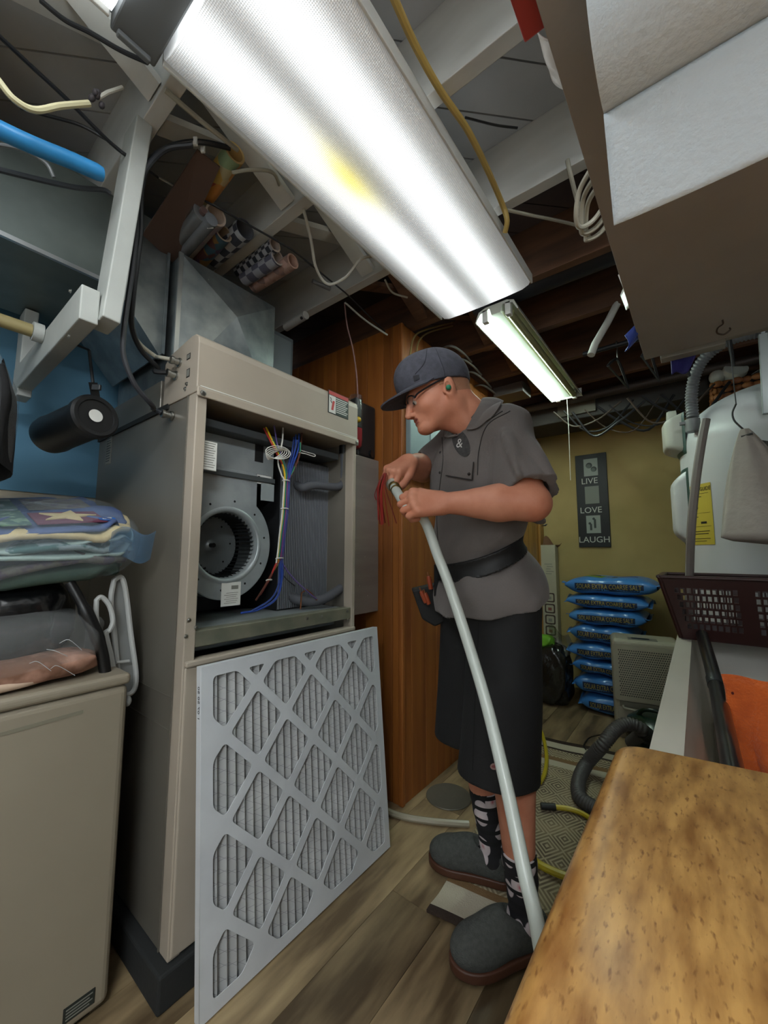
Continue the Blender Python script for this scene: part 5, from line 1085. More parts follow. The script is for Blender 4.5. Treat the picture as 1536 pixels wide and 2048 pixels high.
# ------------------------------------------------------------------ salt bags
M_salt = mat('salt_bag_blue', '#4285cc', 0.28, col2='#3a7abf', scale=4, bump=0.35, bscale=9, spec=0.7)
M_navy = mat('salt_band', '#17294a', 0.4); M_olv = mat('salt_letters', '#a89a4a', 0.5)
M_grn = mat('salt_green', '#7d9a2e', 0.4); M_pur = mat('salt_violet', '#3a3c86', 0.4)
bag_specs = []
zc = 0.0; rnd = random.Random(5)
wide = [(-0.70, -0.28, 0), (-0.735, -0.30, 0.07), (-0.745, -0.33, -0.05), (-0.765, -0.32, 0.05), (-0.755, -0.34, -0.04), (-0.755, -0.29, 0.03), (-0.765, -0.27, -0.02), (-0.775, -0.22, 0.02)]
def salt_bag(i, x0, x1, tilt, z, h, label):
    t = thing('salt_bag', label, 'bag', ((x0+x1)/2, 3.28, z), 'stacked blue salt bags')
    cx, hw, cy, hd = (x0+x1)/2, (x1-x0)/2, 3.29, 0.185; ph = [rnd.uniform(0, 6) for _ in range(6)]
    def fn(u, v):
        a = 2*PI*v; s = 2*u-1; e = abs(s)**6; zz = h/2*(1-0.72*e)
        se = lambda q, p: math.copysign(abs(q)**p, q)
        y = hd*(1-0.12*e)*se(math.cos(a), 0.5)+0.006*math.sin(9*s+ph[0])*abs(math.cos(a)); zv = zz*se(math.sin(a), 0.6)+0.004*math.sin(7*s+ph[1]+2*a)
        return (cx+hw*s, cy+y, z+h/2+zv*0.98+tilt*hw*s*0.4)
    o = MB().sheet(fn, 40, 32).build('sack', M_salt, t, smooth=True, angle=180)
    for s in (-1, 1):                            # flat sealed ends
        MB().sheet(lambda u, v: (cx+s*(hw-0.006+0.026*u), cy-hd*0.9+2*hd*0.9*v, z+h/2+tilt*hw*s*0.4+0.014*math.sin(7*v+ph[2])+0.012*u*math.sin(4*v+ph[3])), 3, 14, 0.002).build('sealed_end', M_salt, t, smooth=True, angle=180)
    bv = bvh_of(o); o0 = V((cx, cy-hd-0.1, z+h*0.56))
    def press(me): return drape(me, bv, (0, 1, -0.12), 0.0015)
    W = hw*1.5
    grid = MB(); grid.sheet(lambda u, v: (cx-W/2+W*u, cy-hd-0.1, z+h*(0.34+0.40*v)+tilt*(u-0.5)*W*0.4), 24, 3)
    band = link('print_band', press(grid.mesh()), M_navy, t)
    tm = text_mesh('SOLAR EXTRA COARSE SALT', h*0.36, 0.0, (cx, cy-hd-0.1, z+h*0.56), (1, 0, tilt*0.4), ZH, res=2)
    w = max(v.co.x for v in tm.vertices)-min(v.co.x for v in tm.vertices); f = W*0.94/w
    for v in tm.vertices: v.co.x = cx+(v.co.x-cx)*f
    link('print_text', drape(tm, bv, (0, 1, -0.12), 0.0032), M_olv, band)
    return t, o, cx, cy, hw, hd
labels = ['blue salt bag lying on the floor, bottom of the stack', 'blue salt bag second from the bottom of the stack', 'blue salt bag third from the bottom of the stack', 'blue salt bag fourth from the bottom of the stack', 'blue salt bag fifth from the bottom of the stack', 'blue salt bag third from the top of the stack', 'blue salt bag second from the top of the stack', 'blue salt bag with green and violet print on top of the stack']
hs = [0.125, 0.13, 0.10, 0.115, 0.125, 0.115, 0.10, 0.125]; z = 0.002
for i, (x0, x1, tl) in enumerate(wide):
    t, o, cx, cy, hw, hd = salt_bag(i, x0, x1, tl, z, hs[i], labels[i]); z += hs[i]*0.985
    last = (t, o, cx, cy, hw, hd, z)
t, o, cx, cy, hw, hd, zz = last; bv = bvh_of(o)
def topdec(poly, m, off=0.002):
    mb = MB(); me = bpy.data.meshes.new('dec'); bm = bmesh.new(); vs = [bm.verts.new((cx+p[0], cy-hd*0.86+p[1]*0.8, zz+0.2)) for p in poly]; f = bm.faces.new(vs)
    bmesh.ops.triangulate(bm, faces=[f]); bmesh.ops.subdivide_edges(bm, edges=bm.edges[:], cuts=3, use_grid_fill=True); bm.to_mesh(me); bm.free()
    link('print_emblem', drape(me, bv, (0, 0.35, -1), off), m, t)
topdec([(-0.16, -0.03), (-0.04, -0.05), (-0.02, 0.06), (-0.13, 0.09)], M_grn); topdec([(-0.14, 0.03), (-0.05, 0.0), (-0.06, 0.06), (-0.12, 0.075)], M_ink, 0.004)
topdec([(0.02, -0.04), (0.05, -0.04), (0.05, 0.08), (0.02, 0.08)], M_navy); topdec([(0.06, 0.0), (0.17, 0.0), (0.17, 0.06), (0.06, 0.06)], M_pur)

# ------------------------------------------------------------------ dehumidifier
dh = thing('dehumidifier', 'beige plastic dehumidifier with perforated front grille beside the salt bags', 'dehumidifier', (-0.28, 3.0, 0))
M_dh = mat('dehumid_plastic', '#a29e8d', 0.42)
dx = V((0.985, 0.17, 0)).normalized(); dy = V((-dx.y, dx.x, 0)); do = P(1230, 1440, y=2.80); do.z = 0
do = V((do.x, 2.80, 0)); DW, DD, DZ = 0.355, 0.25, 0.575
def dbox(mb, x0, y0, z0, x1, y1, z1): return mb.obox(do+dx*(x0+x1)/2+dy*(y0+y1)/2+ZH*(z0+z1)/2, (dx, dy, ZH), ((x1-x0)/2, (y1-y0)/2, (z1-z0)/2))
dbox(MB(), 0, 0.012, 0.03, DW, DD, DZ).build('body', M_dh, dh, bevel=0.028, seg=4)
dbox(MB(), 0.02, 0.03, 0, DW-0.02, DD-0.02, 0.03).build('base', M_dh, dh)
gx0, gx1, gz0, gz1 = 0.02, DW-0.03, 0.235, DZ-0.045
holes = []
nc, nr = 25, 21
for r in range(nr):
    for c_ in range(nc-(r % 2)):
        hx = gx0+0.018+(gx1-gx0-0.036)*(c_+0.5*(r % 2))/(nc-1); hz = gz0+0.018+(gz1-gz0-0.036)*r/(nr-1)
        holes.append([(hx+0.0039*math.cos(PI/3*k), hz+0.0039*math.sin(PI/3*k)) for k in range(6)])
link('grille', plate(rrect(gx0-0.012, gz0-0.012, gx1+0.012, gz1+0.012, 0.012), holes, 0.006, do+dy*0.008, dx, ZH), M_dh, dh)
dbox(MB(), gx0, 0.0115, gz0, gx1, 0.0125, gz1).build('grille_backing', M_black, dh)
dbox(MB(), 0.03, 0.002, 0.19, DW-0.035, 0.013, 0.218).build('bucket_recess', mat('recess_grey', '#6d6a5e', 0.5), dh)
mb = MB(); mb.tube(spline([do+dx*0.045+dy*0.0+ZH*0.196, do+dx*0.06-dy*0.008+ZH*0.182, do+dx*0.17-dy*0.010+ZH*0.176, do+dx*(DW-0.06)-dy*0.008+ZH*0.180, do+dx*(DW-0.045)+ZH*0.194], 6), 0.007, 8); mb.build('bucket_handle', M_dh, dh, smooth=True)
dbox(MB(), 0.02, 0.005, 0.04, DW-0.025, 0.013, 0.186).build('bucket', M_dh, dh, bevel=0.006)
dbox(MB(), 0.09, 0.03, DZ-0.004, 0.24, 0.09, DZ+0.003).build('control_panel', mat('panel_grey', '#77766d', 0.4), dh, bevel=0.002)
dbox(MB(), 0.11, 0.04, DZ+0.002, 0.20, 0.075, DZ+0.0045).build('display', M_black, dh)
MB().tube([do+dx*0.16+dy*0.0+ZH*0.165, do+dx*0.162-dy*0.004+ZH*0.125], 0.004, 6).build('cord_stub', M_black, dh)

# ------------------------------------------------------------------ sign on the back wall
sg = thing('wall_sign', 'tall black LIVE LOVE LAUGH picture frame sign on the olive wall', 'sign', P(1185, 1000, y=3.6))
yw = 3.605; a = P(1148, 913, y=yw); b = P(1223, 1094, y=yw); sx0, sx1 = P(1154, 1003, y=yw).x, P(1217, 1000, y=yw).x
sz1, sz0 = (P(1148, 913, y=yw).z+P(1211, 904, y=yw).z)/2, P(1190, 1094, y=yw).z
MB().box(sx0, yw-0.004, sz0, sx1, 3.62, sz1).build('panel', mat('sign_black', '#15191c', 0.5), sg, bevel=0.002)
SW, SH = sx1-sx0, sz1-sz0; M_let = mat('sign_letters', '#c4c6be', 0.5); M_pho = mat('sign_photo', '#9aa39c', 0.5); M_pd = mat('photo_dark', '#3b4340', 0.6); M_pm = mat('photo_mid', '#5f6a65', 0.6)
def sp(u, v, y=0.006): return V((sx0+SW*u, yw-y, sz1-SH*v))
for (u, v, s) in ((0.44, 0.295, 'LIVE'), (0.44, 0.61, 'LOVE'), (0.5, 0.925, 'LAUGH')):
    link('lettering', text_mesh(s, 0.068, 0.001, sp(u, v), XH, ZH, sx=1.0 if s != 'LAUGH' else 1.02), M_let, sg)
for v, m in ((0.145, M_pho), (0.445, mat('sign_blank', '#7c8178', 0.5)), (0.76, M_pho)):
    c = sp(0.5, v, 0.005); ph = MB().obox(c, (XH, ZH, YH), (0.052, 0.072, 0.001)).build('photo', m, sg)
    if v < 0.2:
        for du, dv, r in ((-0.012, 0.016, 0.024), (0.022, -0.018, 0.022)):
            MB().lathe([(0, 0), (r, 0)], c+V((du, -0.0015, dv)), (XH, ZH, -YH), 18, cap=False).build('portrait', M_pd, ph); MB().lathe([(0, 0), (r*0.72, 0)], c+V((du-0.004, -0.0022, dv-0.006)), (XH, ZH, -YH), 18, cap=False).build('portrait_face', M_pm, ph)
    if v > 0.7:
        for du, dv, w, h in ((0.012, 0.005, 0.008, 0.036), (-0.018, -0.022, 0.008, 0.026)):
            MB().obox(c+V((du, -0.0016, dv)), (XH, ZH, YH), (w, h, 0.0004)).build('figure', M_pd, ph); MB().lathe([(0, 0), (0.010, 0)], c+V((du-0.008, -0.0018, dv+h+0.004)), (XH, ZH, -YH), 12, cap=False).build('figure_head', M_pd, ph)
# ------------------------------------------------------------------ long carton in the corner
bxy = 3.50; a = P(1085, 1090, y=bxy); b = P(1108, 1290, y=bxy)
lb = thing('long_carton', 'tall narrow white carton with printed squares standing in the corner', 'box', (a.x, bxy, 0))
cx0 = P(1083, 1150, y=bxy).x; cx1 = P(1112, 1150, y=bxy).x
MB().box(cx0, bxy, 0, cx1, bxy+0.09, a.z).build('carton', mat('carton_white', '#b7b29b', 0.6), lb, bevel=0.002)
for k in range(6):
    zc_ = P(1100, 1195+22*k, y=bxy).z; w = (cx1-cx0)
    link('printed_frame', plate(rrect(-0.35*w, -0.038, 0.35*w, 0.038, 0.012), [rrect(-0.26*w, -0.028, 0.26*w, 0.028, 0.01)], 0.0006, (cx0+w/2, bxy-0.0006, zc_), XH, ZH), mat('print_brown', '#4a3a34', 0.6), lb)
    MB().obox((cx0+w*0.5, bxy-0.0006, zc_-0.004), (XH, ZH, YH), (0.014, 0.012, 0.0003)).build('printed_item', mat('print_red', '#8a5548', 0.6) if k % 2 else mat('print_grey', '#8b8a80', 0.6), lb)
for k in range(5): MB().obox((cx0+w*(0.5+0.1*(k % 2)), bxy-0.0006, a.z-0.16-0.02*k), (XH, ZH, YH), (0.03-0.006*(k % 3), 0.003, 0.0003)).build('printed_line', mat('print_grey', ''), lb)
tag(MB().sheet(lambda u, v: (cx0+w*(0.1+1.2*u), bxy+0.02+0.05*v, a.z+0.001+0.05*math.sin(5*u+1)*v+0.03*v), 8, 6, 0.003).build('paper_scrap', mat('brown_paper', '#6b4a33', 0.8), smooth=True), 'crumpled brown paper on top of the tall white carton', 'paper')
# ------------------------------------------------------------------ dark refuse bag with a green top
gb = thing('refuse_bag', 'clear dark refuse bag with a bright green bundle at its top by the pine wall', 'bag', (-0.93, 3.18, 0))
blob((-0.90, 3.15, 0.215), (0.135, 0.12, 0.21), (XH, YH, ZH), 60, 30, 0.10, 51).build('bag', mat('smoke_film', '#1a1b19', 0.18, alpha=0.86, spec=0.9, bump=0.8, bscale=16), gb, smooth=True, angle=180)
blob((-0.955, 3.15, 0.435), (0.085, 0.06, 0.045), (XH, YH, ZH), 40, 16, 0.12, 53).build('green_bundle', mat('lime_green', '#6fae2f', 0.5), gb, smooth=True, angle=180)
MB().sheet(lambda u, v: (-0.90+0.14*u, 3.15+0.05*math.sin(4*v), 0.36+0.20*v*(1-0.3*u)+0.02*math.sin(7*u)), 10, 10, 0.001).build('loose_film', mat('grey_clear', '#8f9088', 0.2, alpha=0.35, spec=0.9), gb, smooth=True, angle=180)

# ------------------------------------------------------------------ clutter under the far ceiling
wp = thing('white_pipe', 'short white plastic pipe hanging below the dark joists by the shelf', 'pipe', P(1200, 680, z=2.0))
MB().tube([P(1182, 710, d=1.75), P(1190, 688, d=1.76), P(1215, 645, d=1.78), P(1238, 600, d=1.8), P(1255, 560, d=1.82)], 0.0155, 16).build('pipe', mat('white_pvc', '#c5c5bd', 0.4), wp, smooth=True)
fd = thing('flat_duct', 'dark wrapped flat duct crossing under the far joists', 'duct', (0.0, 3.2, 2.05))
MB().box(-1.05, 3.05, 2.05, 0.12, 3.40, JB-0.002).build('casing', mat('duct_wrap', '#2c2928', 0.8, col2='#3a3634', scale=5, bump=0.2, bscale=12), fd, bevel=0.01)
MB().box(-0.75, 3.03, 2.08, -0.50, 3.05, 2.17).build('pale_patch', mat('patch_grey', '#5b564c', 0.8), fd)
tag(MB().tube([(-1.05, 2.95, 2.165), (1.1, 2.95, 2.165)], 0.03, 14).build('water_pipe', mat('dark_pipe', '#3b322c', 0.5, 0.3), smooth=True), 'dark water pipe crossing below the far joists', 'pipe')
tag(MB().tube([(-0.775, 1.70, 2.27), (0.375, 1.70, 2.27)], 0.05, 18).build('black_drain', mat('drain_dark', '#23252c', 0.5), smooth=True), 'dark drain pipe crossing just beyond the lamp cover', 'pipe')
M_ch = mat('clutter_black', '#131317', 0.45)
def hanger(x, y, z, lab_):
    t = thing('plastic_hanger', lab_, 'hanger', (x, y, z), 'black hangers under the far ceiling')
    w = 0.17
    MB().tube(spline([(x-0.02, y-w, z-0.10), (x-0.01, y-w*0.5, z-0.045), (x, y, z-0.01), (x+0.01, y+w*0.5, z-0.045), (x+0.02, y+w, z-0.10)], 5), 0.006, 8).build('arm', M_ch, t, smooth=True)
    MB().tube([(x-0.02, y-w, z-0.10), (x+0.02, y+w, z-0.10)], 0.005, 8).build('bar', M_ch, t, smooth=True)
    MB().tube(spline([(x, y, z-0.01), (x, y, z+0.03), (x, y+0.020, z+0.06), (x, y, z+0.084), (x, y-0.018, z+0.066)], 5), 0.0028, 6).build('hook', M_steel, t, smooth=True)
tag(MB().tube([(-0.40, 2.16, 2.10), (1.1, 2.16, 2.10)], 0.012, 10).build('hanger_rail', M_ch, smooth=True), 'dark rail carrying the black hangers beyond the shelf', 'rail')
for k, (x, z) in enumerate(((-0.25, 2.035), (-0.12, 2.04), (0.0, 2.03), (0.16, 2.035))):
    hanger(x, 2.16+0.0, z, ['black plastic hanger nearest the strip light on the dark rail', 'second black hanger from the strip light on the dark rail', 'third black hanger from the strip light on the dark rail', 'black hanger on the dark rail nearest the ribbed conduit'][k])
ml = thing('coiled_cables', 'tangle of black cables coiled below the far ceiling', 'cable', (-0.1, 2.95, 1.95))
rnd = random.Random(12)
for k in range(9):
    x = -0.55+0.075*k+rnd.uniform(-.03, .03); y = 2.90+rnd.uniform(-.08, .08); z = 1.99+rnd.uniform(-.03, .05)
    MB().tube(spline([(x-0.2, y, z+0.08), (x-0.08, y+0.03, z-0.03-rnd.random()*0.08), (x+0.08, y-0.02, z-0.04-rnd.random()*0.1), (x+0.22, y, z+0.06)], 6), 0.004+rnd.random()*0.005, 6).build('cable', M_ch if k % 3 else mat('cable_brown', '#3a2c22', 0.6), ml, smooth=True)
for k in range(6):                               # wiring seen between the dark joists behind the man
    u, v = 905+18*k+rnd.uniform(-8, 8), 700+26*k
    cable('joist_cable', [P(u-30, v+6, z=2.17), P(u, v-8, z=2.15), P(u+25, v+4, z=2.15), P(u+44, v+24, z=2.17)], 0.006, mat('dim_cable', '#57514d', 0.5), 'dim grey cable drooping between the dark joists behind the man', 'cable', 'cables drooping between the far joists')
cable('white_wire', [P(1135, 320, z=2.2), P(1140, 345, z=2.16), P(1150, 385, z=2.13), P(1165, 440, z=2.1), P(1180, 480, z=2.1)], 0.006, mat('pale_cable', ''), 'pale cable dropping from the joist behind the shelf edge', 'wire')
ib = thing('insulation_box', 'dim rectangular metal junction box between the dark joists', 'box', P(1020, 785, z=2.15))
c = P(1022, 788, z=2.15); MB().box(c.x-0.10, c.y-0.06, 2.13, c.x+0.10, c.y+0.10, JB-0.002).build('box', mat('dim_box', '#4f4a47', 0.6), ib, bevel=0.004)
# grey blue electrical cabinet on the pine wall behind the man
ec = thing('breaker_cabinet', 'grey blue metal breaker cabinet on the pine wall behind the man', 'cabinet', (-1.04, 1.8, 1.25))
MB().box(-1.0645, 1.525, 1.47, -1.035, 1.93, 1.95).build('case', mat('breaker_grey', '#7f9295', 0.5, 0.1), ec, bevel=0.004)
MB().box(-1.035, 1.70, 1.49, -1.030, 1.90, 1.93).build('door', mat('breaker_door', '#88999b', 0.45, 0.1), ec, bevel=0.003)
# ------------------------------------------------------------------ striped rug
rg = thing('woven_rug', 'beige woven rug with cream and brown end stripes under the man', 'rug', (-0.5, 1.7, 0))
def rug_mat():
    m = mat('rug_weave', '#5f5342', 0.95, col2='#8b7d62', scale=9); N = m.node_tree.nodes; L = m.node_tree.links; b = N['Principled BSDF']
    tc = N.new('ShaderNodeTexCoord'); sx = N.new('ShaderNodeSeparateXYZ'); L.new(tc.outputs['UV'], sx.inputs[0])
    def mt(op, a, bb=None):
        n = N.new('ShaderNodeMath'); n.operation = op
        for i, q in enumerate((a, bb)):
            if q is None: continue
            if isinstance(q, (int, float)): n.inputs[i].default_value = q
            else: L.new(q, n.inputs[i])
        return n.outputs[0]
    # nested diamonds: distance from repeating centres in the city-block sense
    ax = mt('ABSOLUTE', mt('SUBTRACT', mt('FRACT', mt('MULTIPLY', sx.outputs[0], 9.0)), 0.5)); ay = mt('ABSOLUTE', mt('SUBTRACT', mt('FRACT', mt('MULTIPLY', sx.outputs[1], 7.0)), 0.5))
    s = mt('GREATER_THAN', mt('SINE', mt('MULTIPLY', mt('ADD', ax, ay), 40.0)), 0.1)
    src = b.inputs['Base Color'].links[0].from_socket; mx = N.new('ShaderNodeMix'); mx.data_type = 'RGBA'; L.new(s, mx.inputs[0]); L.new(src, mx.inputs[6]); mx.inputs[7].default_value = lin('#a69a80'); L.new(mx.outputs[2], b.inputs['Base Color'])
    bp = N.new('ShaderNodeBump'); bp.inputs['Strength'].default_value = 0.5; bp.inputs['Distance'].default_value = 0.004; L.new(s, bp.inputs['Height']); L.new(bp.outputs[0], b.inputs['Normal'])
    return m
M_rug = rug_mat(); M_rw = mat('rug_cream', '#b5ad99', 0.95, bump=0.3, bscale=200); M_rb = mat('rug_brown', '#2f2219', 0.95, bump=0.4, bscale=200); M_rt = mat('rug_tan', '#7a5f3e', 0.95, bump=0.3, bscale=200)
ra = V((-0.700, 1.105, 0)); rdx = V((0.97, 0.16, 0)).normalized(); rdy = V((-0.12, 1, 0)).normalized(); RW, RL = 0.60, 1.42
def strip(v0, v1, m, name, th=0.010, lift=0.0):
    def fn(u, v):
        s = v0+(v1-v0)*v
        return ra+rdx*(RW*u)+rdy*s+ZH*(th+0.0015*math.sin(14*u+9*s)+lift*math.exp(-(s/0.07)**2))
    mb = MB(); o = mb.sheet(fn, 24, max(2, int((v1-v0)/0.03)), th*0.8, flip=True).build(name, m, rg, smooth=True, angle=60)
    uv = o.data.uv_layers.new(name='UVMap')
    for lp in o.data.loops:
        p = o.data.vertices[lp.vertex_index].co-ra; uv.data[lp.index].uv = (p.dot(rdx), p.dot(rdy))
    return o
stripes = [(0.0, 0.028, M_rb, 'brown_stripe'), (0.028, 0.155, M_rw, 'cream_stripe'), (0.155, 0.185, M_rt, 'tan_stripe'), (0.185, 1.10, M_rug, 'patterned_field'), (1.10, 1.16, M_rw, 'cream_stripe'), (1.16, 1.20, M_rt, 'tan_stripe'), (1.20, 1.29, M_rug, 'patterned_band'), (1.29, 1.31, M_rb, 'brown_stripe'), (1.31, 1.38, M_rw, 'cream_stripe'), (1.38, 1.42, M_rb, 'brown_stripe')]
for v0, v1, m, nm in stripes: strip(v0, v1-0.0008, m, nm, lift=0.022)
# ------------------------------------------------------------------ things lying on the floor
dc = P(897, 1592, z=0.003)
tag(MB().lathe([(0.0, 0.004), (0.098, 0.004), (0.100, 0.002), (0.100, 0.0), (0.0, 0.0)], (dc.x, dc.y, 0.001), n=40).build('metal_disc', mat('disc_steel', '#77746a', 0.45, 0.6, col2='#6b685f', scale=5), smooth=True), 'flat round grey metal disc lying on the floor by the pine wall', 'disc')
cable('clear_hose', [P(752, 1600, z=0.014), P(772, 1620, z=0.014), P(810, 1634, z=0.014), P(860, 1642, z=0.014), P(905, 1646, z=0.014), P(938, 1648, z=0.014)], 0.0125, mat('hose_clear', '#9b9482', 0.25), 'pale clear hose lying on the floor behind the filter', 'hose')
M_yh = mat('yellow_hose', '#b5a31e', 0.4)
cable('yellow_hose', [P(1072, 1440, z=0.03), P(1085, 1470, z=0.025), P(1093, 1510, z=0.025), P(1090, 1545, z=0.025), P(1080, 1565, z=0.025)], 0.010, M_yh, 'yellow hose curving across the floor behind the man', 'hose')
cable('yellow_hose', [P(1110, 1614, z=0.026), P(1140, 1618, z=0.026), P(1170, 1630, z=0.026), P(1200, 1655, z=0.026), P(1225, 1690, z=0.026)], 0.010, M_yh, 'yellow hose with a black end sleeve on the rug', 'hose')
tag(MB().tube([P(1082, 1612, z=0.027), P(1111, 1614, z=0.027)], 0.013, 12).build('hose_sleeve', mat('sleeve_black', '#1c1d1e', 0.5), smooth=True), 'black rubber sleeve on the end of the yellow hose', 'sleeve')
cable('yellow_hose', [P(1050, 1705, z=0.028), P(1078, 1728, z=0.028), P(1110, 1744, z=0.028), P(1140, 1756, z=0.028), P(1175, 1775, z=0.028)], 0.0125, M_yh, 'thick yellow hose lying beside the man\'s front foot', 'hose')
# vacuum with ribbed hose
vc = thing('shop_vacuum', 'dark green vacuum canister with grey ribbed hose by the dehumidifier', 'vacuum', (-0.17, 2.55, 0))
vx = P(1315, 1470, y=2.50); vc_c = V((vx.x, 2.52, 0))
MB().lathe([(0.12, 0.04), (0.135, 0.06), (0.14, 0.18), (0.13, 0.24), (0.09, 0.27), (0.0, 0.275)], vc_c, n=30).build('drum', mat('vac_green', '#10261a', 0.25), vc, smooth=True)
MB().lathe([(0.142, 0.17), (0.147, 0.18), (0.147, 0.195), (0.142, 0.205)], vc_c, n=30, cap=False).build('lid_band', mat('vac_dark', '#1a1c1b', 0.4), vc, smooth=True)
for k in range(3):
    a = 2*PI*k/3+0.5; MB().ball(vc_c+V((0.10*math.cos(a), 0.10*math.sin(a), 0.021)), 0.02, nu=12, nv=8).build('caster', M_black, vc, smooth=True)
MB().tube(spline([vc_c+V((-0.09, -0.02, 0.23)), vc_c+V((-0.05, -0.05, 0.30)), vc_c+V((0.04, -0.05, 0.30)), vc_c+V((0.09, -0.02, 0.23))], 6), 0.010, 10).build('carry_handle', mat('vac_green', ''), vc, smooth=True)
ribbed('ribbed_hose', [vc_c+V((-0.11, -0.06, 0.13)), P(1285, 1462, y=2.36), P(1258, 1448, y=2.33), P(1232, 1458, y=2.28), P(1205, 1490, y=2.20), P(1175, 1525, z=0.07), P(1158, 1560, z=0.045), P(1160, 1595, z=0.038), P(1195, 1620, z=0.038), P(1235, 1650, z=0.038), P(1270, 1700, z=0.038)], 0.031, 0.0125, mat('hose_grey', '#4c4a49', 0.5), vc, 14)
MB().tube([P(1285, 1462, y=2.36), P(1295, 1470, y=2.38)], 0.036, 14).build('hose_cuff', mat('vac_dark', ''), vc, smooth=True)
cable('trailing_cable', [P(1292, 1420, y=2.86), P(1278, 1430, y=2.6), P(1245, 1442, y=2.5), P(1215, 1465, y=2.45), P(1180, 1475, z=0.02), P(1168, 1490, z=0.012), P(1172, 1500, z=0.012)], 0.0035, M_wire_b, 'thin black cable trailing from the dehumidifier to the floor', 'cable')
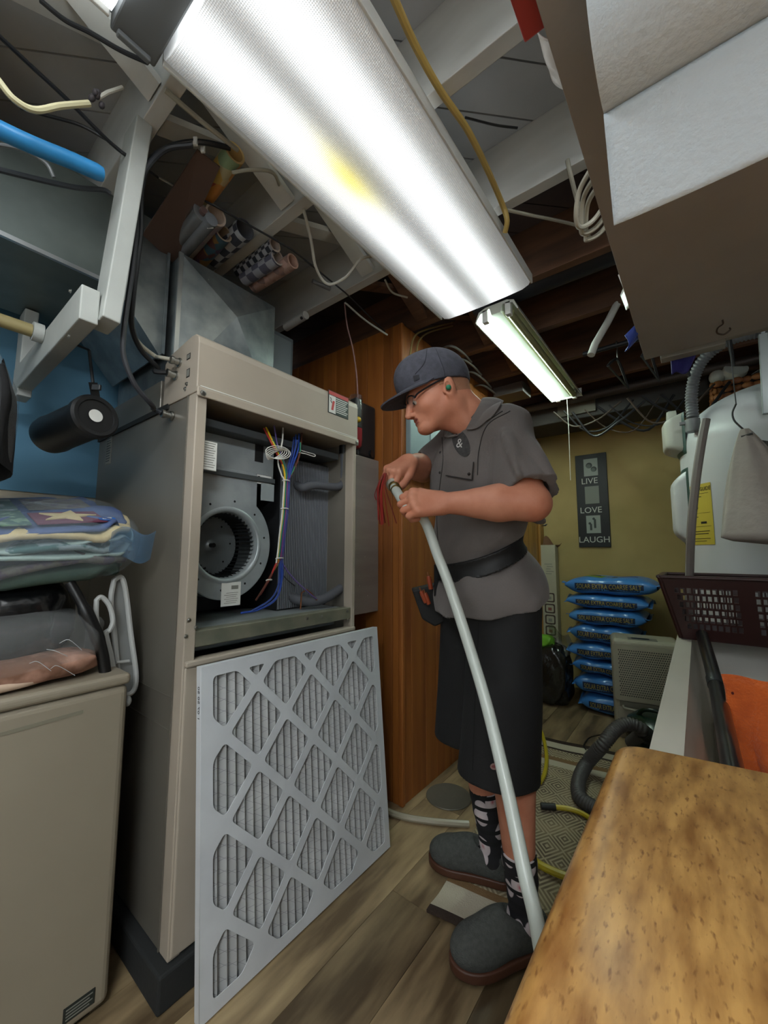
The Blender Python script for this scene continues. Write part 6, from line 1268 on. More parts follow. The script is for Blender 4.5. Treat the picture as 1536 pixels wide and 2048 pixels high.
# ------------------------------------------------------------------ organic surfaces: smooth-blended solids turned into a mesh
def A(v): return np.array([v[0], v[1], v[2]], dtype=np.float64)
class Field:
    def __init__(s, lo, hi, h):
        s.lo = np.array(lo, float); s.h = h; s.n = np.ceil((np.array(hi)-s.lo)/h).astype(int)+1
        s.d = np.full(s.n, 1.0, np.float32); s.ax = [s.lo[i]+h*np.arange(s.n[i]) for i in range(3)]
    def region(s, lo, hi):
        i0 = np.clip(np.floor((np.array(lo)-s.lo)/s.h).astype(int), 0, s.n); i1 = np.clip(np.ceil((np.array(hi)-s.lo)/s.h).astype(int)+1, 0, s.n)
        sl = tuple(slice(a, b) for a, b in zip(i0, i1))
        X, Y, Z = np.meshgrid(*[s.ax[k][sl[k]] for k in range(3)], indexing='ij'); return sl, X, Y, Z
    def put(s, sl, d, k, sub=False):
        if d.size == 0: return
        o = s.d[sl]; d = d.astype(np.float32)
        if sub:
            if k: hh = np.clip(0.5-0.5*(o+d)/k, 0, 1); s.d[sl] = o*(1-hh)-d*hh+k*hh*(1-hh)
            else: s.d[sl] = np.maximum(o, -d)
        else:
            if k: hh = np.clip(0.5+0.5*(o-d)/k, 0, 1); s.d[sl] = o*(1-hh)+d*hh-k*hh*(1-hh)
            else: s.d[sl] = np.minimum(o, d)
    def cone(s, a, b, ra, rb, k=0.0, sub=False, pad=0.02):
        a, b = A(a), A(b); R = max(ra, rb)+k+pad; sl, X, Y, Z = s.region(np.minimum(a, b)-R, np.maximum(a, b)+R)
        ba = b-a; L2 = ba@ba+1e-12; t = np.clip(((X-a[0])*ba[0]+(Y-a[1])*ba[1]+(Z-a[2])*ba[2])/L2, 0, 1)
        d = np.sqrt((X-a[0]-ba[0]*t)**2+(Y-a[1]-ba[1]*t)**2+(Z-a[2]-ba[2]*t)**2)-(ra+(rb-ra)*t); s.put(sl, d, k, sub)
    def ell(s, c, r, ax, k=0.0, sub=False, pad=0.02):
        c = A(c); R = max(r)+k+pad; sl, X, Y, Z = s.region(c-R, c+R); p = []
        for q in ax: q = A(q); p.append((X-c[0])*q[0]+(Y-c[1])*q[1]+(Z-c[2])*q[2])
        k0 = np.sqrt(sum((p[i]/r[i])**2 for i in range(3)))+1e-9; k1 = np.sqrt(sum((p[i]/r[i]**2)**2 for i in range(3)))+1e-9
        s.put(sl, k0*(k0-1)/k1, k, sub)
    def cut(s, p, n, box=None, r=0.0):            # remove everything on the +n side of a plane, within an optional box
        p, n = A(p), A(V(n).normalized()); sl, X, Y, Z = s.region(*(box or (s.lo-1, s.lo+s.n*s.h+1)))
        d = (X-p[0])*n[0]+(Y-p[1])*n[1]+(Z-p[2])*n[2]; s.d[sl] = np.maximum(s.d[sl], d.astype(np.float32))
    def full(s): return np.meshgrid(*s.ax, indexing='ij')
    def wrinkle(s, amp, comps):
        X, Y, Z = s.full(); w = np.zeros_like(X)
        for (kx, ky, kz, ph, wt) in comps: w += wt*np.sin(kx*X+ky*Y+kz*Z+ph+1.4*np.sin(7*X-5*Z+ph)+1.1*np.sin(9*Y+6*Z-ph))
        s.d += (amp*w).astype(np.float32)
    def mesh(s):
        d = s.d; S = d < 0; c = np.zeros(tuple(np.array(d.shape)-1), np.int8)
        for i in (0, 1):
            for j in (0, 1):
                for k in (0, 1): c += S[i:S.shape[0]-1+i, j:S.shape[1]-1+j, k:S.shape[2]-1+k]
        M = (c > 0) & (c < 8); I, J, K = np.nonzero(M); N = len(I); idx = np.full(M.shape, -1, np.int64); idx[I, J, K] = np.arange(N)
        cs = [(i, j, k) for i in (0, 1) for j in (0, 1) for k in (0, 1)]; vals = {q: d[I+q[0], J+q[1], K+q[2]].astype(float) for q in cs}
        acc = np.zeros((N, 3)); cnt = np.zeros(N)
        for q in cs:
            for ax in range(3):
                if q[ax]: continue
                r = list(q); r[ax] = 1; r = tuple(r); a, b = vals[q], vals[r]; m = (a < 0) != (b < 0); t = np.where(m, a/np.where(np.abs(a-b) < 1e-12, 1e-12, a-b), 0)
                p = np.zeros((N, 3)); 
                for e in range(3): p[:, e] = q[e]
                p[:, ax] += t; acc += p*m[:, None]; cnt += m
        vs = s.lo+(np.stack([I, J, K], 1)+acc/cnt[:, None])*s.h; F = []
        for ax in range(3):
            o1, o2 = (ax+1) % 3, (ax+2) % 3; sa = [slice(None)]*3; sb = [slice(None)]*3; sa[ax] = slice(0, -1); sb[ax] = slice(1, None)
            A_, B_ = S[tuple(sa)], S[tuple(sb)]; e = np.nonzero(A_ != B_); ok = np.ones(len(e[0]), bool)
            for o in (o1, o2): ok &= (e[o] > 0) & (e[o] < M.shape[o])
            e = [x[ok] for x in e]; fl = A_[tuple(e)]
            def cell(d1, d2):
                q = [x.copy() for x in e]; q[o1] = q[o1]-d1; q[o2] = q[o2]-d2; return idx[q[0], q[1], q[2]]
            quad = np.stack([cell(1, 1), cell(0, 1), cell(0, 0), cell(1, 0)], 1); quad[~fl] = quad[~fl][:, ::-1]; F.append(quad)
        return vs, np.concatenate(F)
def np_mesh(name, parts):
    vs, fs, b = [], [], 0
    for v, f in parts: vs.append(v); fs.append(f+b); b += len(v)
    v = np.concatenate(vs); f = np.concatenate(fs); me = bpy.data.meshes.new(name)
    me.vertices.add(len(v)); me.vertices.foreach_set('co', v.astype(np.float32).ravel()); me.loops.add(f.size); me.loops.foreach_set('vertex_index', f.astype(np.int32).ravel())
    me.polygons.add(len(f)); me.polygons.foreach_set('loop_start', np.arange(0, f.size, 4, dtype=np.int32)); me.update(calc_edges=True); me.validate(); return me

# ------------------------------------------------------------------ the man: skeleton
TO = V((-0.515, 1.165, 0)); fd_ = (-RH*math.cos(math.radians(20))-FH*math.sin(math.radians(20))).normalized(); ld_ = UP.cross(fd_); TA = (fd_, ld_, UP)
def W(x, y, z): return TO+fd_*x+ld_*y+UP*z
shL, elL, wrL = V((-0.405, 1.085, 1.440)), V((-0.318, 0.995, 1.212)), P(884, 1006, d=1.05)
shR, elR, wrR = V((-0.645, 1.205, 1.450)), P(846, 940, d=1.40), P(818, 924, d=1.24)
ankL, ankR = V((-0.436, 1.192, 0.10)), V((-0.598, 1.362, 0.10))
hipL, hipR = W(-0.005, 0.088, 0.93), W(-0.005, -0.088, 0.93)
knL, knR = V((-0.440, 1.125, 0.50)), V((-0.622, 1.275, 0.50))
hfh = (-RH*math.cos(math.radians(5))-FH*math.sin(math.radians(5))).normalized(); pt_ = math.radians(21)
hf = (hfh*math.cos(pt_)-UP*math.sin(pt_)).normalized(); hl = UP.cross(hfh).normalized(); hu = hf.cross(hl).normalized(); HA = (hf, hl, hu)
HO = P(897, 776, d=1.165)-hf*(-0.008)-hl*0.077-hu*(-0.022)
def Hd(x, y, z): return HO+hf*x+hl*y+hu*z
nkb = V((-0.505, 1.128, 1.465))
man = thing('person', 'person in grey cap, grey work shirt, black shorts and slippers holding a white pipe', 'person', (-0.52, 1.2, 0))

# ---- head
f = Field(A(HO)-np.array([.17, .17, .24]), A(HO)+np.array([.17, .17, .17]), 0.0021)
f.ell(Hd(-0.010, 0, 0.028), (0.099, 0.077, 0.090), HA); f.ell(Hd(0.030, 0, -0.028), (0.066, 0.061, 0.076), HA, 0.03)
f.ell(Hd(0.012, 0, -0.045), (0.072, 0.063, 0.055), HA, 0.02)
for s in (-1, 1):
    f.cone(Hd(-0.018, s*0.052, -0.058), Hd(0.068, s*0.014, -0.094), 0.022, 0.017, 0.025)
    f.ell(Hd(0.056, s*0.040, -0.034), (0.026, 0.022, 0.022), HA, 0.02)
f.ell(Hd(0.082, 0, -0.094), (0.019, 0.024, 0.016), HA, 0.018)
f.cone(Hd(0.084, -0.032, 0.008), Hd(0.084, 0.032, 0.008), 0.013, 0.013, 0.015)
f.ell(Hd(0.076, 0, -0.064), (0.022, 0.030, 0.022), HA, 0.015)
for s in (-1, 1): f.ell(Hd(0.104, s*0.032, -0.013), (0.020, 0.019, 0.013), HA, 0.012, sub=True)
for s in (-1, 1): f.ell(Hd(0.080, s*0.031, -0.013), (0.0135, 0.0135, 0.0125), HA, 0.004)
f.cone(Hd(0.094, 0, 0.002), Hd(0.1135, 0, -0.040), 0.0080, 0.0092, 0.010); f.ell(Hd(0.1130, 0, -0.0425), (0.0105, 0.0098, 0.0088), HA, 0.006)
for s in (-1, 1): f.ell(Hd(0.1025, s*0.0115, -0.045), (0.0095, 0.0068, 0.0070), HA, 0.006)
f.cone(Hd(0.0925, -0.016, -0.0600), Hd(0.0925, 0.016, -0.0600), 0.0055, 0.0055, 0.009); f.cone(Hd(0.0910, -0.014, -0.0715), Hd(0.0910, 0.014, -0.0715), 0.0062, 0.0062, 0.008)
f.cone(Hd(0.0985, -0.022, -0.0660), Hd(0.0985, 0.022, -0.0660), 0.0014, 0.0016, 0.004, sub=True)
for s in (-1, 1):
    eu = (hu*0.96-hf*0.22).normalized(); ef = (hf-eu*hf.dot(eu)).normalized(); el_ = (hl*s*0.94-ef*0.34).normalized(); ef = el_.cross(eu) if s > 0 else eu.cross(el_)
    f.ell(Hd(-0.012, s*0.078, -0.020), (0.019, 0.010, 0.033), (ef, el_, eu), 0.006)
    f.ell(Hd(-0.004, s*0.090, -0.022), (0.0105, 0.011, 0.019), (ef, el_, eu), 0.004, sub=True)
    f.ell(Hd(0.006, s*0.077, -0.026), (0.006, 0.006, 0.009), (ef, el_, eu), 0.004)
f.cone(Hd(-0.034, 0, -0.035), nkb+V((0.0, 0.0, 0.01)), 0.056, 0.060, 0.03); f.cone(Hd(0.012, 0, -0.085), nkb+fd_*0.045, 0.024, 0.03, 0.03)
f.cone(Hd(-0.01, 0.06, -0.055), nkb+fd_*0.05+ld_*0.025, 0.012, 0.012, 0.025)
head_m = f.mesh()
# ---- hands and forearms
def hand(f, Wp, a, n, T, grip=1.0):
    offs = (0.031, 0.0105, -0.0105, -0.030); lens = (0.074, 0.078, 0.074, 0.066)
    for i in range(4):
        K = Wp+a*lens[i]+T*offs[i]; f.cone(Wp+a*0.004+T*offs[i]*0.55, K-n*0.004, 0.0185, 0.0135, 0.012)
        f.ell(K+n*0.001, (0.0125, 0.0105, 0.0105), (a, T, n), 0.005)
        l = (0.037, 0.041, 0.038, 0.031)[i]
        p1 = K+(a*0.66-n*0.75).normalized()*l; p2 = p1+(-a*0.55-n*0.83).normalized()*l*0.66; p3 = p2+(-a*0.95+n*0.30).normalized()*l*0.5
        f.cone(K-n*0.003, p1, 0.0102, 0.0092, 0.003); f.cone(p1, p2, 0.0093, 0.0086, 0.002); f.cone(p2, p3, 0.0086, 0.0076, 0.002)
    q = [Wp+a*0.018+T*0.024-n*0.010, Wp+a*0.050+T*0.044-n*0.020, Wp+a*0.082+T*0.046-n*0.036, Wp+a*0.100+T*0.034-n*0.050]
    for k, (ra, rb) in enumerate(((0.0175, 0.0135), (0.0125, 0.0112), (0.0112, 0.0088))): f.cone(q[k], q[k+1], ra, rb, 0.006 if k == 0 else 0.002)
def fr(a, n):
    a = a.normalized(); n = (n-a*n.dot(a)).normalized(); return a, n
aL, nL = fr(-RH*0.95-FH*0.16+UP*0.02, -FH*0.88+UP*0.42-RH*0.1); TL = aL.cross(nL)
aR, nR = fr(-RH*0.70-FH*0.50-UP*0.46, -RH*0.3-FH*0.55+UP*0.75); TR = nR.cross(aR)
def limb(f, el, wr, re, rm, rw, side):
    d = (wr-el); f.cone(el, el+d*0.35, re, rm, 0.02); f.cone(el+d*0.35, wr, rm, rw, 0.02); f.cone(el+d*0.15+side*0.008, el+d*0.55, rm*0.8, rw, 0.03)
f = Field(np.minimum(A(elL), A(wrL))-np.array([.20, .13, .12]), np.maximum(A(elL), A(wrL))+np.array([.10, .16, .14]), 0.0026)
f.cone(shL.lerp(elL, 0.55), elL, 0.047, 0.041, 0.01); limb(f, elL, wrL, 0.040, 0.043, 0.0265, UP); f.ell(elL+(elL-wrL).normalized()*0.012, (0.034, 0.034, 0.036), (fd_, ld_, UP), 0.02)
hand(f, wrL, aL, nL, TL); armL = f.mesh()
f = Field(np.minimum(A(elR), A(wrR))-np.array([.13, .16, .13]), np.maximum(A(elR), A(wrR))+np.array([.14, .12, .12]), 0.0026)
f.cone(shR.lerp(elR, 0.55), elR, 0.045, 0.040, 0.01); limb(f, elR, wrR, 0.039, 0.041, 0.0265, UP); hand(f, wrR, aR, nR, TR); armR = f.mesh()
# ---- legs and hidden trunk
f = Field((-0.80, 0.98, 0.03), (-0.28, 1.50, 0.62), 0.005)
for kn, an, bk in ((knL, ankL, -fd_), (knR, ankR, -fd_)):
    f.cone(kn+UP*0.10, kn, 0.062, 0.055, 0.02); f.cone(kn, an, 0.050, 0.032, 0.02); f.cone(kn.lerp(an, 0.12)+bk*0.022, kn.lerp(an, 0.55)+bk*0.006, 0.044, 0.030, 0.03); f.ell(an-UP*0.02, (0.05, 0.032, 0.04), TA, 0.02)
legs = f.mesh()
f = Field((-0.80, 0.95, 0.55), (-0.25, 1.40, 1.50), 0.012)
for hp, kn in ((hipL, knL), (hipR, knR)): f.cone(hp, kn+UP*0.06, 0.075, 0.055, 0.03)
f.ell(W(0, 0, 0.95), (0.09, 0.13, 0.12), TA, 0.04); f.ell(W(0.01, 0, 1.15), (0.08, 0.12, 0.18), TA, 0.04); f.ell(W(0.01, 0, 1.30), (0.085, 0.14, 0.16), TA, 0.04); f.cone(shL, shR, 0.05, 0.05, 0.04); f.cone(nkb, W(0.01, 0, 1.35), 0.045, 0.06, 0.03); f.cone(shL, shL.lerp(elL, 0.6), 0.045, 0.04, 0.02); f.cone(shR, shR.lerp(elR, 0.6), 0.045, 0.04, 0.02)
trunk_m = f.mesh()
M_skin = mat('skin', '#b9755a', 0.5, col2='#c98a6f', scale=14, bump=0.06, bscale=120, spec=0.35)
M_hair = mat('cropped_hair', '#a4755a', 0.9, bump=0.4, bscale=400)
M_lip = mat('lip_skin', '#a8604f', 0.45)
me = np_mesh('body', [head_m, armL, armR, legs, trunk_m])
nh = len(head_m[1]); hv = head_m[0]-A(HO); lx, ly, lz = hv@A(hf), hv@A(hl), hv@A(hu)
fc = head_m[1]; cx_, cy_, cz_ = lx[fc].mean(1), ly[fc].mean(1), lz[fc].mean(1); mi = np.zeros(len(me.polygons), np.int32)
hair = (cz_ > 0.02) | ((cx_ < -0.028) & (cz_ > -0.035) & (np.abs(cy_) < 0.074)) | ((cx_ > -0.028) & (cx_ < 0.012) & (cz_ > -0.005) & (np.abs(cy_) < 0.079))
lips = (cx_ > 0.089) & (np.abs(cy_) < 0.021) & (cz_ > -0.0765) & (cz_ < -0.0575)
mi[:nh][hair] = 1; mi[:nh][lips] = 2
body = link('body', me, [M_skin, M_hair, M_lip], man, smooth=True, angle=180); me.polygons.foreach_set('material_index', mi)
M_nail = mat('fingernail', '#c59a86', 0.3)
# ---- eyes
for s in (-1, 1):
    e = MB().ball(Hd(0.0815, s*0.031, -0.0145), 0.0125, nu=14, nv=10).build('eye', mat('eye_white', '#b9aea4', 0.2), man, smooth=True)
    MB().ball(Hd(0.0905, s*0.031, -0.0185), (0.0052, 0.0052, 0.0052), nu=10, nv=8).build('iris', mat('iris_dark', '#2a211c', 0.2), e, smooth=True)
    MB().tube(spline([Hd(0.097, s*0.014, 0.004), Hd(0.097, s*0.030, 0.009), Hd(0.085, s*0.048, 0.004)], 4), [0.0028]*7+[0.001]*2, 6).build('eyebrow', M_hair, man, smooth=True)

# ---- shirt
M_shirt = mat('grey_twill', '#645d5a', 0.8, col2='#5a5451', scale=5, bump=0.12, bscale=250, sheen=0.15)
f = Field((-0.84, 0.88, 0.83), (-0.22, 1.46, 1.58), 0.0045)
f.ell(W(0.030, 0, 1.29), (0.128, 0.172, 0.20), TA); f.ell(W(-0.025, 0, 1.34), (0.105, 0.165, 0.15), TA, 0.04); f.ell(W(0.020, 0, 1.09), (0.128, 0.158, 0.20), TA, 0.05)
f.ell(W(0.0, 0, 0.95), (0.146, 0.192, 0.18), TA, 0.05); f.ell(W(-0.045, 0.0, 0.97), (0.100, 0.150, 0.12), TA, 0.04)
f.cone(nkb-UP*0.042, shL-UP*0.01, 0.052, 0.060, 0.045); f.cone(nkb-UP*0.042, shR-UP*0.01, 0.052, 0.060, 0.045)
eL = shL.lerp(elL, 0.86); eR = shR.lerp(elR, 0.80)
ft = f; fsl = Field(f.lo, f.lo+(f.n-1)*f.h, f.h); fsl.n = f.n.copy(); fsl.d = np.full(f.n, 1.0, np.float32); fsl.ax = f.ax
fsl.cone(shL, eL+(elL-shL)*0.2, 0.068, 0.067, 0.02); fsl.cone(shR, eR+(elR-shR)*0.2, 0.066, 0.062, 0.02)
# cinch under the belt, blousing above it
bp0 = W(0.0, 0, 1.095); bn = (UP+fd_*0.46).normalized()
sl, X, Y, Z = f.region(f.lo-1, f.lo+5); bd = (X-bp0.x)*bn.x+(Y-bp0.y)*bn.y+(Z-bp0.z)*bn.z
arm_d = np.minimum(np.sqrt((X-elL.x)**2+(Y-elL.y)**2+(Z-elL.z)**2), np.sqrt((X-elR.x)**2+(Y-elR.y)**2+(Z-elR.z)**2))
f.d += (0.020*np.exp(-(bd/0.035)**2)*1.0).astype(np.float32); f.d -= (0.006*np.exp(-((bd-0.075)/0.04)**2)*1.0).astype(np.float32)
def ridge(pts, r=0.010, k=0.03):                  # soft folds laid over the cloth
    q = spline(pts, 5)
    for a, b in zip(q[:-1], q[1:]): f.cone(a, b, r, r, k, pad=0.01)
am = shL.lerp(elL, 0.5); f = fsl
for k, (t0, t1, o0, o1) in enumerate(((0.15, 0.95, -0.058, -0.030), (0.35, 1.0, -0.052, 0.02), (0.5, 1.0, -0.02, 0.045), (0.25, 0.9, 0.02, 0.05))):
    a = shL.lerp(elL, t0); b = shL.lerp(elL, t1); vd = -FH*0.058
    ridge([a+vd+RH*o0*0.6, (a+b)/2+vd*1.16+RH*(o0+o1)/2*0.8, b+vd*1.12+RH*o1], 0.011, 0.012)
dL = (elL-shL).normalized(); dR = (elR-shR).normalized()
f.cut(eL+dL*0.01, dL+UP*0.12, (A(eL)-0.13, A(eL)+0.13)); f.cut(eR+dR*0.005, dR, (A(eR)-0.12, A(eR)+0.12))
for e, s_, el in ((eL, shL, elL), (eR, shR, elR)): f.cone(s_.lerp(el, 0.62), s_.lerp(el, 1.1), 0.052, 0.057, 0.0, sub=True)
f = ft
for k in range(3):
    ridge([W(0.05, 0.12-0.02*k, 1.16+0.03*k), W(0.10, 0.09-0.02*k, 1.13+0.02*k), W(0.135, 0.04-0.02*k, 1.12+0.01*k)], 0.008, 0.014)
for k in range(3): ridge([W(-0.10, 0.14, 1.18+0.05*k), W(-0.03, 0.16, 1.20+0.045*k), W(0.03, 0.155, 1.24+0.04*k)], 0.008, 0.014)
f.cut(W(0, 0, 0.938), -UP-fd_*0.24)
torso_d = f.d.copy()
f.put((slice(None),)*3, fsl.d, 0.035)
f.wrinkle(0.0034, [(31, 17, 22, 0.3, 1), (-19, 41, 15, 1.7, 1), (12, -23, 37, 2.9, 0.8), (55, 30, -40, 4.1, 0.5)])
f.cone(nkb-UP*0.01, Hd(-0.02, 0, -0.06), 0.060, 0.064, 0.0, sub=True)
shirt = link('shirt', np_mesh('shirt', [f.mesh()]), M_shirt, man, smooth=True, angle=180); sfield = f
bvs = bvh_of(shirt)
def on(bvh, u, v, off=0.002):
    d = (_F*FPX+_R*(u-768)-_U*(v-1024)).normalized(); h = bvh.ray_cast(_C, d)
    return (h[0]-d*off if h[0] is not None else P(u, v, d=1.15))
def patch_on(bvh, poly, name, m, parent, off=0.002, th=0.0, cuts=3):
    bm = bmesh.new(); vs = [bm.verts.new((p[0], p[1], 0)) for p in poly]; fc = bm.faces.new(vs); bmesh.ops.triangulate(bm, faces=[fc]); bmesh.ops.subdivide_edges(bm, edges=bm.edges[:], cuts=cuts, use_grid_fill=True)
    for v in bm.verts: v.co = on(bvh, v.co.x, v.co.y, off)
    me = bpy.data.meshes.new(name); bm.to_mesh(me); bm.free(); return link(name, me, m, parent, smooth=True, angle=180)
M_shd = mat('shirt_seam', '#2e2b2a', 0.85)
flap = patch_on(bvs, [(899, 921), (947, 924), (944, 960), (892, 951)], 'pocket_flap', M_shirt, shirt, 0.005)
for a, b in (((892, 951), (944, 960)), ((944, 960), (947, 924))):
    MB().tube([on(bvs, a[0]+(b[0]-a[0])*t, a[1]+(b[1]-a[1])*t, 0.005) for t in np.linspace(0, 1, 8)], 0.0018, 5).build('flap_edge', M_shd, shirt, smooth=True)
MB().ball(on(bvs, 938, 948, 0.006), 0.0042, nu=10, nv=6).build('snap', mat('dark_snap', '#2a2522', 0.3, 0.6), shirt, smooth=True)
patch_on(bvs, [(922+17*math.cos(a)-6*math.sin(a), 886+2*math.cos(a)-27*math.sin(a)) for a in np.linspace(0, 2*PI, 25)[:-1]], 'badge', mat('badge_charcoal', '#2c2b2b', 0.8, col2='#3a3938', scale=120), shirt, 0.003)
tm = text_mesh('&', 26, 0, (0, 0, 0), (1, 0, 0), (0, 1, 0), res=4)
for v in tm.vertices: v.co = on(bvs, 919+v.co.x*0.8+v.co.y*0.12, 887-v.co.y, 0.0045)
link('badge_ampersand', tm, mat('badge_white', '#b9b7b2', 0.7), shirt)
# placket, yoke seam, sleeve seam
def seam(bvh, pts, name, m, parent, r=0.0014, off=0.0008):
    q = spline([V((p[0], p[1], 0)) for p in pts], 6); MB().tube([on(bvh, p.x, p.y, off) for p in q], r, 5).build(name, m, parent, smooth=True)
seam(bvs, [(884, 875), (886, 920), (880, 970), (874, 1030), (876, 1090)], 'placket_seam', M_shd, shirt)
seam(bvs, [(948, 835), (965, 845), (985, 835), (1005, 822)], 'yoke_seam', M_shd, shirt)
seam(bvs, [(1020, 822), (975, 850), (958, 900), (955, 950)], 'armhole_seam', M_shd, shirt)
for q in ((881, 905), (880, 945), (876, 985)): MB().ball(on(bvs, *q, 0.001), 0.0042, nu=10, nv=6).build('button', M_shd, shirt, smooth=True)
# collar
cg = nkb+UP*0.020+fd_*0.006
nax = (Hd(-0.02, 0, -0.06)-nkb).normalized()
c_x = (fd_-nax*fd_.dot(nax)).normalized(); c_y = nax.cross(c_x)
def collar(s):
    def fn(u, v):
        a = s*(math.radians(14)+(PI-math.radians(14))*u); dr_ = c_x*math.cos(a)+c_y*math.sin(a)
        top_h = 0.040-0.022*(1-u)**2; drop = 0.054+0.050*max(0, 1-u*2.6)
        fr0 = 0.022*max(0, math.cos(a)); top_p = cg+dr_*(0.066+fr0)+nax*top_h
        low = cg+dr_*(0.082+fr0+0.012*math.sin(PI*u))+nax*(top_h-drop)+c_y*s*0.014*max(0, 1-u*3)
        if v < 0.2: return (cg+dr_*(0.0635+fr0)+nax*(top_h-0.012)).lerp(top_p, v/0.2)
        t = (v-0.2)/0.8; return top_p.lerp(low, t)+dr_*0.006*math.sin(PI*t)
    return fn
def rest_on_shirt(fn, off=0.005):
    def g_(u, v):
        p = V(fn(u, v)); q0 = p-cg; rad = (q0-nax*q0.dot(nax)).normalized(); out = (rad*0.55+UP*0.83).normalized()
        h = bvs.ray_cast(p+out*0.12, -out, 0.12+off)
        if v > 0.2 and h[0] is not None: p = h[0]+out*off
        return p
    return g_
for s in (-1, 1): MB().sheet(rest_on_shirt(collar(s)), 36, 14, 0.003 if s > 0 else -0.003).build('collar_wing', M_shirt, shirt, smooth=True, angle=60)
MB().lathe([(0.0640, -0.03), (0.0645, 0.028)], cg, (c_x, c_y, nax), 36, cap=False).build('collar_band', M_shirt, shirt, smooth=True)
# ---- belt
X, Y, Z = sfield.full(); bd = np.abs((X-bp0.x)*bn.x+(Y-bp0.y)*bn.y+(Z-bp0.z)*bn.z)-0.024
g = Field(sfield.lo, sfield.lo+(sfield.n-1)*sfield.h, sfield.h); g.n = sfield.n.copy(); g.d = np.maximum(np.maximum(torso_d-0.008, -(torso_d+0.004)), bd.astype(np.float32)); g.ax = sfield.ax
arm = np.minimum(np.sqrt((X-elL.x)**2+(Y-elL.y)**2+(Z-elL.z)**2), np.sqrt((X-elR.x)**2+(Y-elR.y)**2+(Z-elR.z)**2)); g.d = g.d.astype(np.float32)
belt = link('belt', np_mesh('belt', [g.mesh()]), mat('belt_black', '#0b0b0c', 0.6), man, smooth=True, angle=180); bvb = bvh_of(belt)
for q in ((932, 1094), (944, 1115), (976, 1062)): MB().ball(on(bvb, *q, 0.001), 0.0045, nu=10, nv=6).build('rivet', M_steel, belt, smooth=True)
# ---- shorts
M_short = mat('black_twill', '#0a0a0b', 0.8, col2='#0d0d0e', scale=6, bump=0.1, bscale=250)
f = Field((-0.86, 0.92, 0.38), (-0.24, 1.46, 1.06), 0.005)
hmL, hmR = V((-0.470, 1.108, 0.487)), V((-0.640, 1.262, 0.487))
f.ell(W(0, 0, 0.94), (0.128, 0.165, 0.10), TA); f.cone(hipL, hmL-UP*0.03, 0.096, 0.112, 0.03); f.cone(hipR, hmR-UP*0.03, 0.096, 0.106, 0.03)
f.wrinkle(0.0018, [(25, 13, 14, 0.3, 1), (-15, 33, 11, 1.7, 1), (40, 20, -20, 4.1, 0.5)])
f.cut(hmL, -UP+fd_*0.06); f.cone(hmL-UP*0.05, knL+UP*0.12, 0.098, 0.075, 0.0, sub=True); f.cone(hmR-UP*0.05, knR+UP*0.12, 0.092, 0.075, 0.0, sub=True)
shorts = link('shorts', np_mesh('shorts', [f.mesh()]), M_short, man, smooth=True, angle=180); bvsh = bvh_of(shorts)
patch_on(bvsh, [(989+9*math.cos(a), 1533+7*math.sin(a)) for a in np.linspace(0, 2*PI, 13)[:-1]], 'logo_tag', mat('tag_pink', '#8d6f6a', 0.6), shorts, 0.003)
patch_on(bvsh, [(989+6*math.cos(a), 1533+3*math.sin(a)) for a in np.linspace(0, 2*PI, 13)[:-1]], 'logo_centre', mat('tag_red', '#7a3d3c', 0.6), shorts, 0.0042)
seam(bvsh, [(958, 1225), (955, 1300), (950, 1400), (945, 1540)], 'side_seam', mat('shorts_seam', '#060606', 0.8), shorts)
# ---- socks
def sock_mat():
    m = bpy.data.materials.new('floral_sock'); m.use_nodes = True; N = m.node_tree.nodes; L = m.node_tree.links; b = N['Principled BSDF']; b.inputs['Roughness'].default_value = 0.9
    tc = N.new('ShaderNodeTexCoord'); mp = N.new('ShaderNodeMapping'); mp.inputs['Scale'].default_value = (1, 1, 0.8); L.new(tc.outputs['Object'], mp.inputs[0]); vo = N.new('ShaderNodeTexVoronoi'); vo.inputs['Scale'].default_value = 21; L.new(mp.outputs[0], vo.inputs['Vector'])
    cr = N.new('ShaderNodeValToRGB'); cr.color_ramp.interpolation = 'LINEAR'; e = cr.color_ramp.elements; e[0].position = 0.0; e[0].color = lin('#b8455a'); e[1].position = 0.12; e[1].color = lin('#c9a9ac')
    q = e.new(0.22); q.color = lin('#cfc3c4'); q = e.new(0.50); q.color = lin('#b9adb0'); q = e.new(0.53); q.color = lin('#17161a'); L.new(vo.outputs['Distance'], cr.inputs[0]); 
    sx = N.new('ShaderNodeSeparateXYZ'); L.new(tc.outputs['Object'], sx.inputs[0]); mm = N.new('ShaderNodeMath'); mm.operation = 'MULTIPLY'; mm.inputs[1].default_value = 26; L.new(sx.outputs[2], mm.inputs[0]); fr_ = N.new('ShaderNodeMath'); fr_.operation = 'FRACT'; L.new(mm.outputs[0], fr_.inputs[0]); gt = N.new('ShaderNodeMath'); gt.operation = 'GREATER_THAN'; gt.inputs[1].default_value = 0.66; L.new(fr_.outputs[0], gt.inputs[0])
    up_ = N.new('ShaderNodeMath'); up_.operation = 'GREATER_THAN'; up_.inputs[1].default_value = 0.125; L.new(sx.outputs[2], up_.inputs[0]); an = N.new('ShaderNodeMath'); an.operation = 'MULTIPLY'; L.new(gt.outputs[0], an.inputs[0]); L.new(up_.outputs[0], an.inputs[1])
    mx = N.new('ShaderNodeMix'); mx.data_type = 'RGBA'; L.new(an.outputs[0], mx.inputs[0]); L.new(cr.outputs[0], mx.inputs[6]); mx.inputs[7].default_value = lin('#101012'); L.new(mx.outputs[2], b.inputs['Base Color']); return m
M_sock = sock_mat()
fdL = V((-0.60, -0.80, 0)).normalized(); fdR = V((-0.965, -0.26, 0)).normalized()
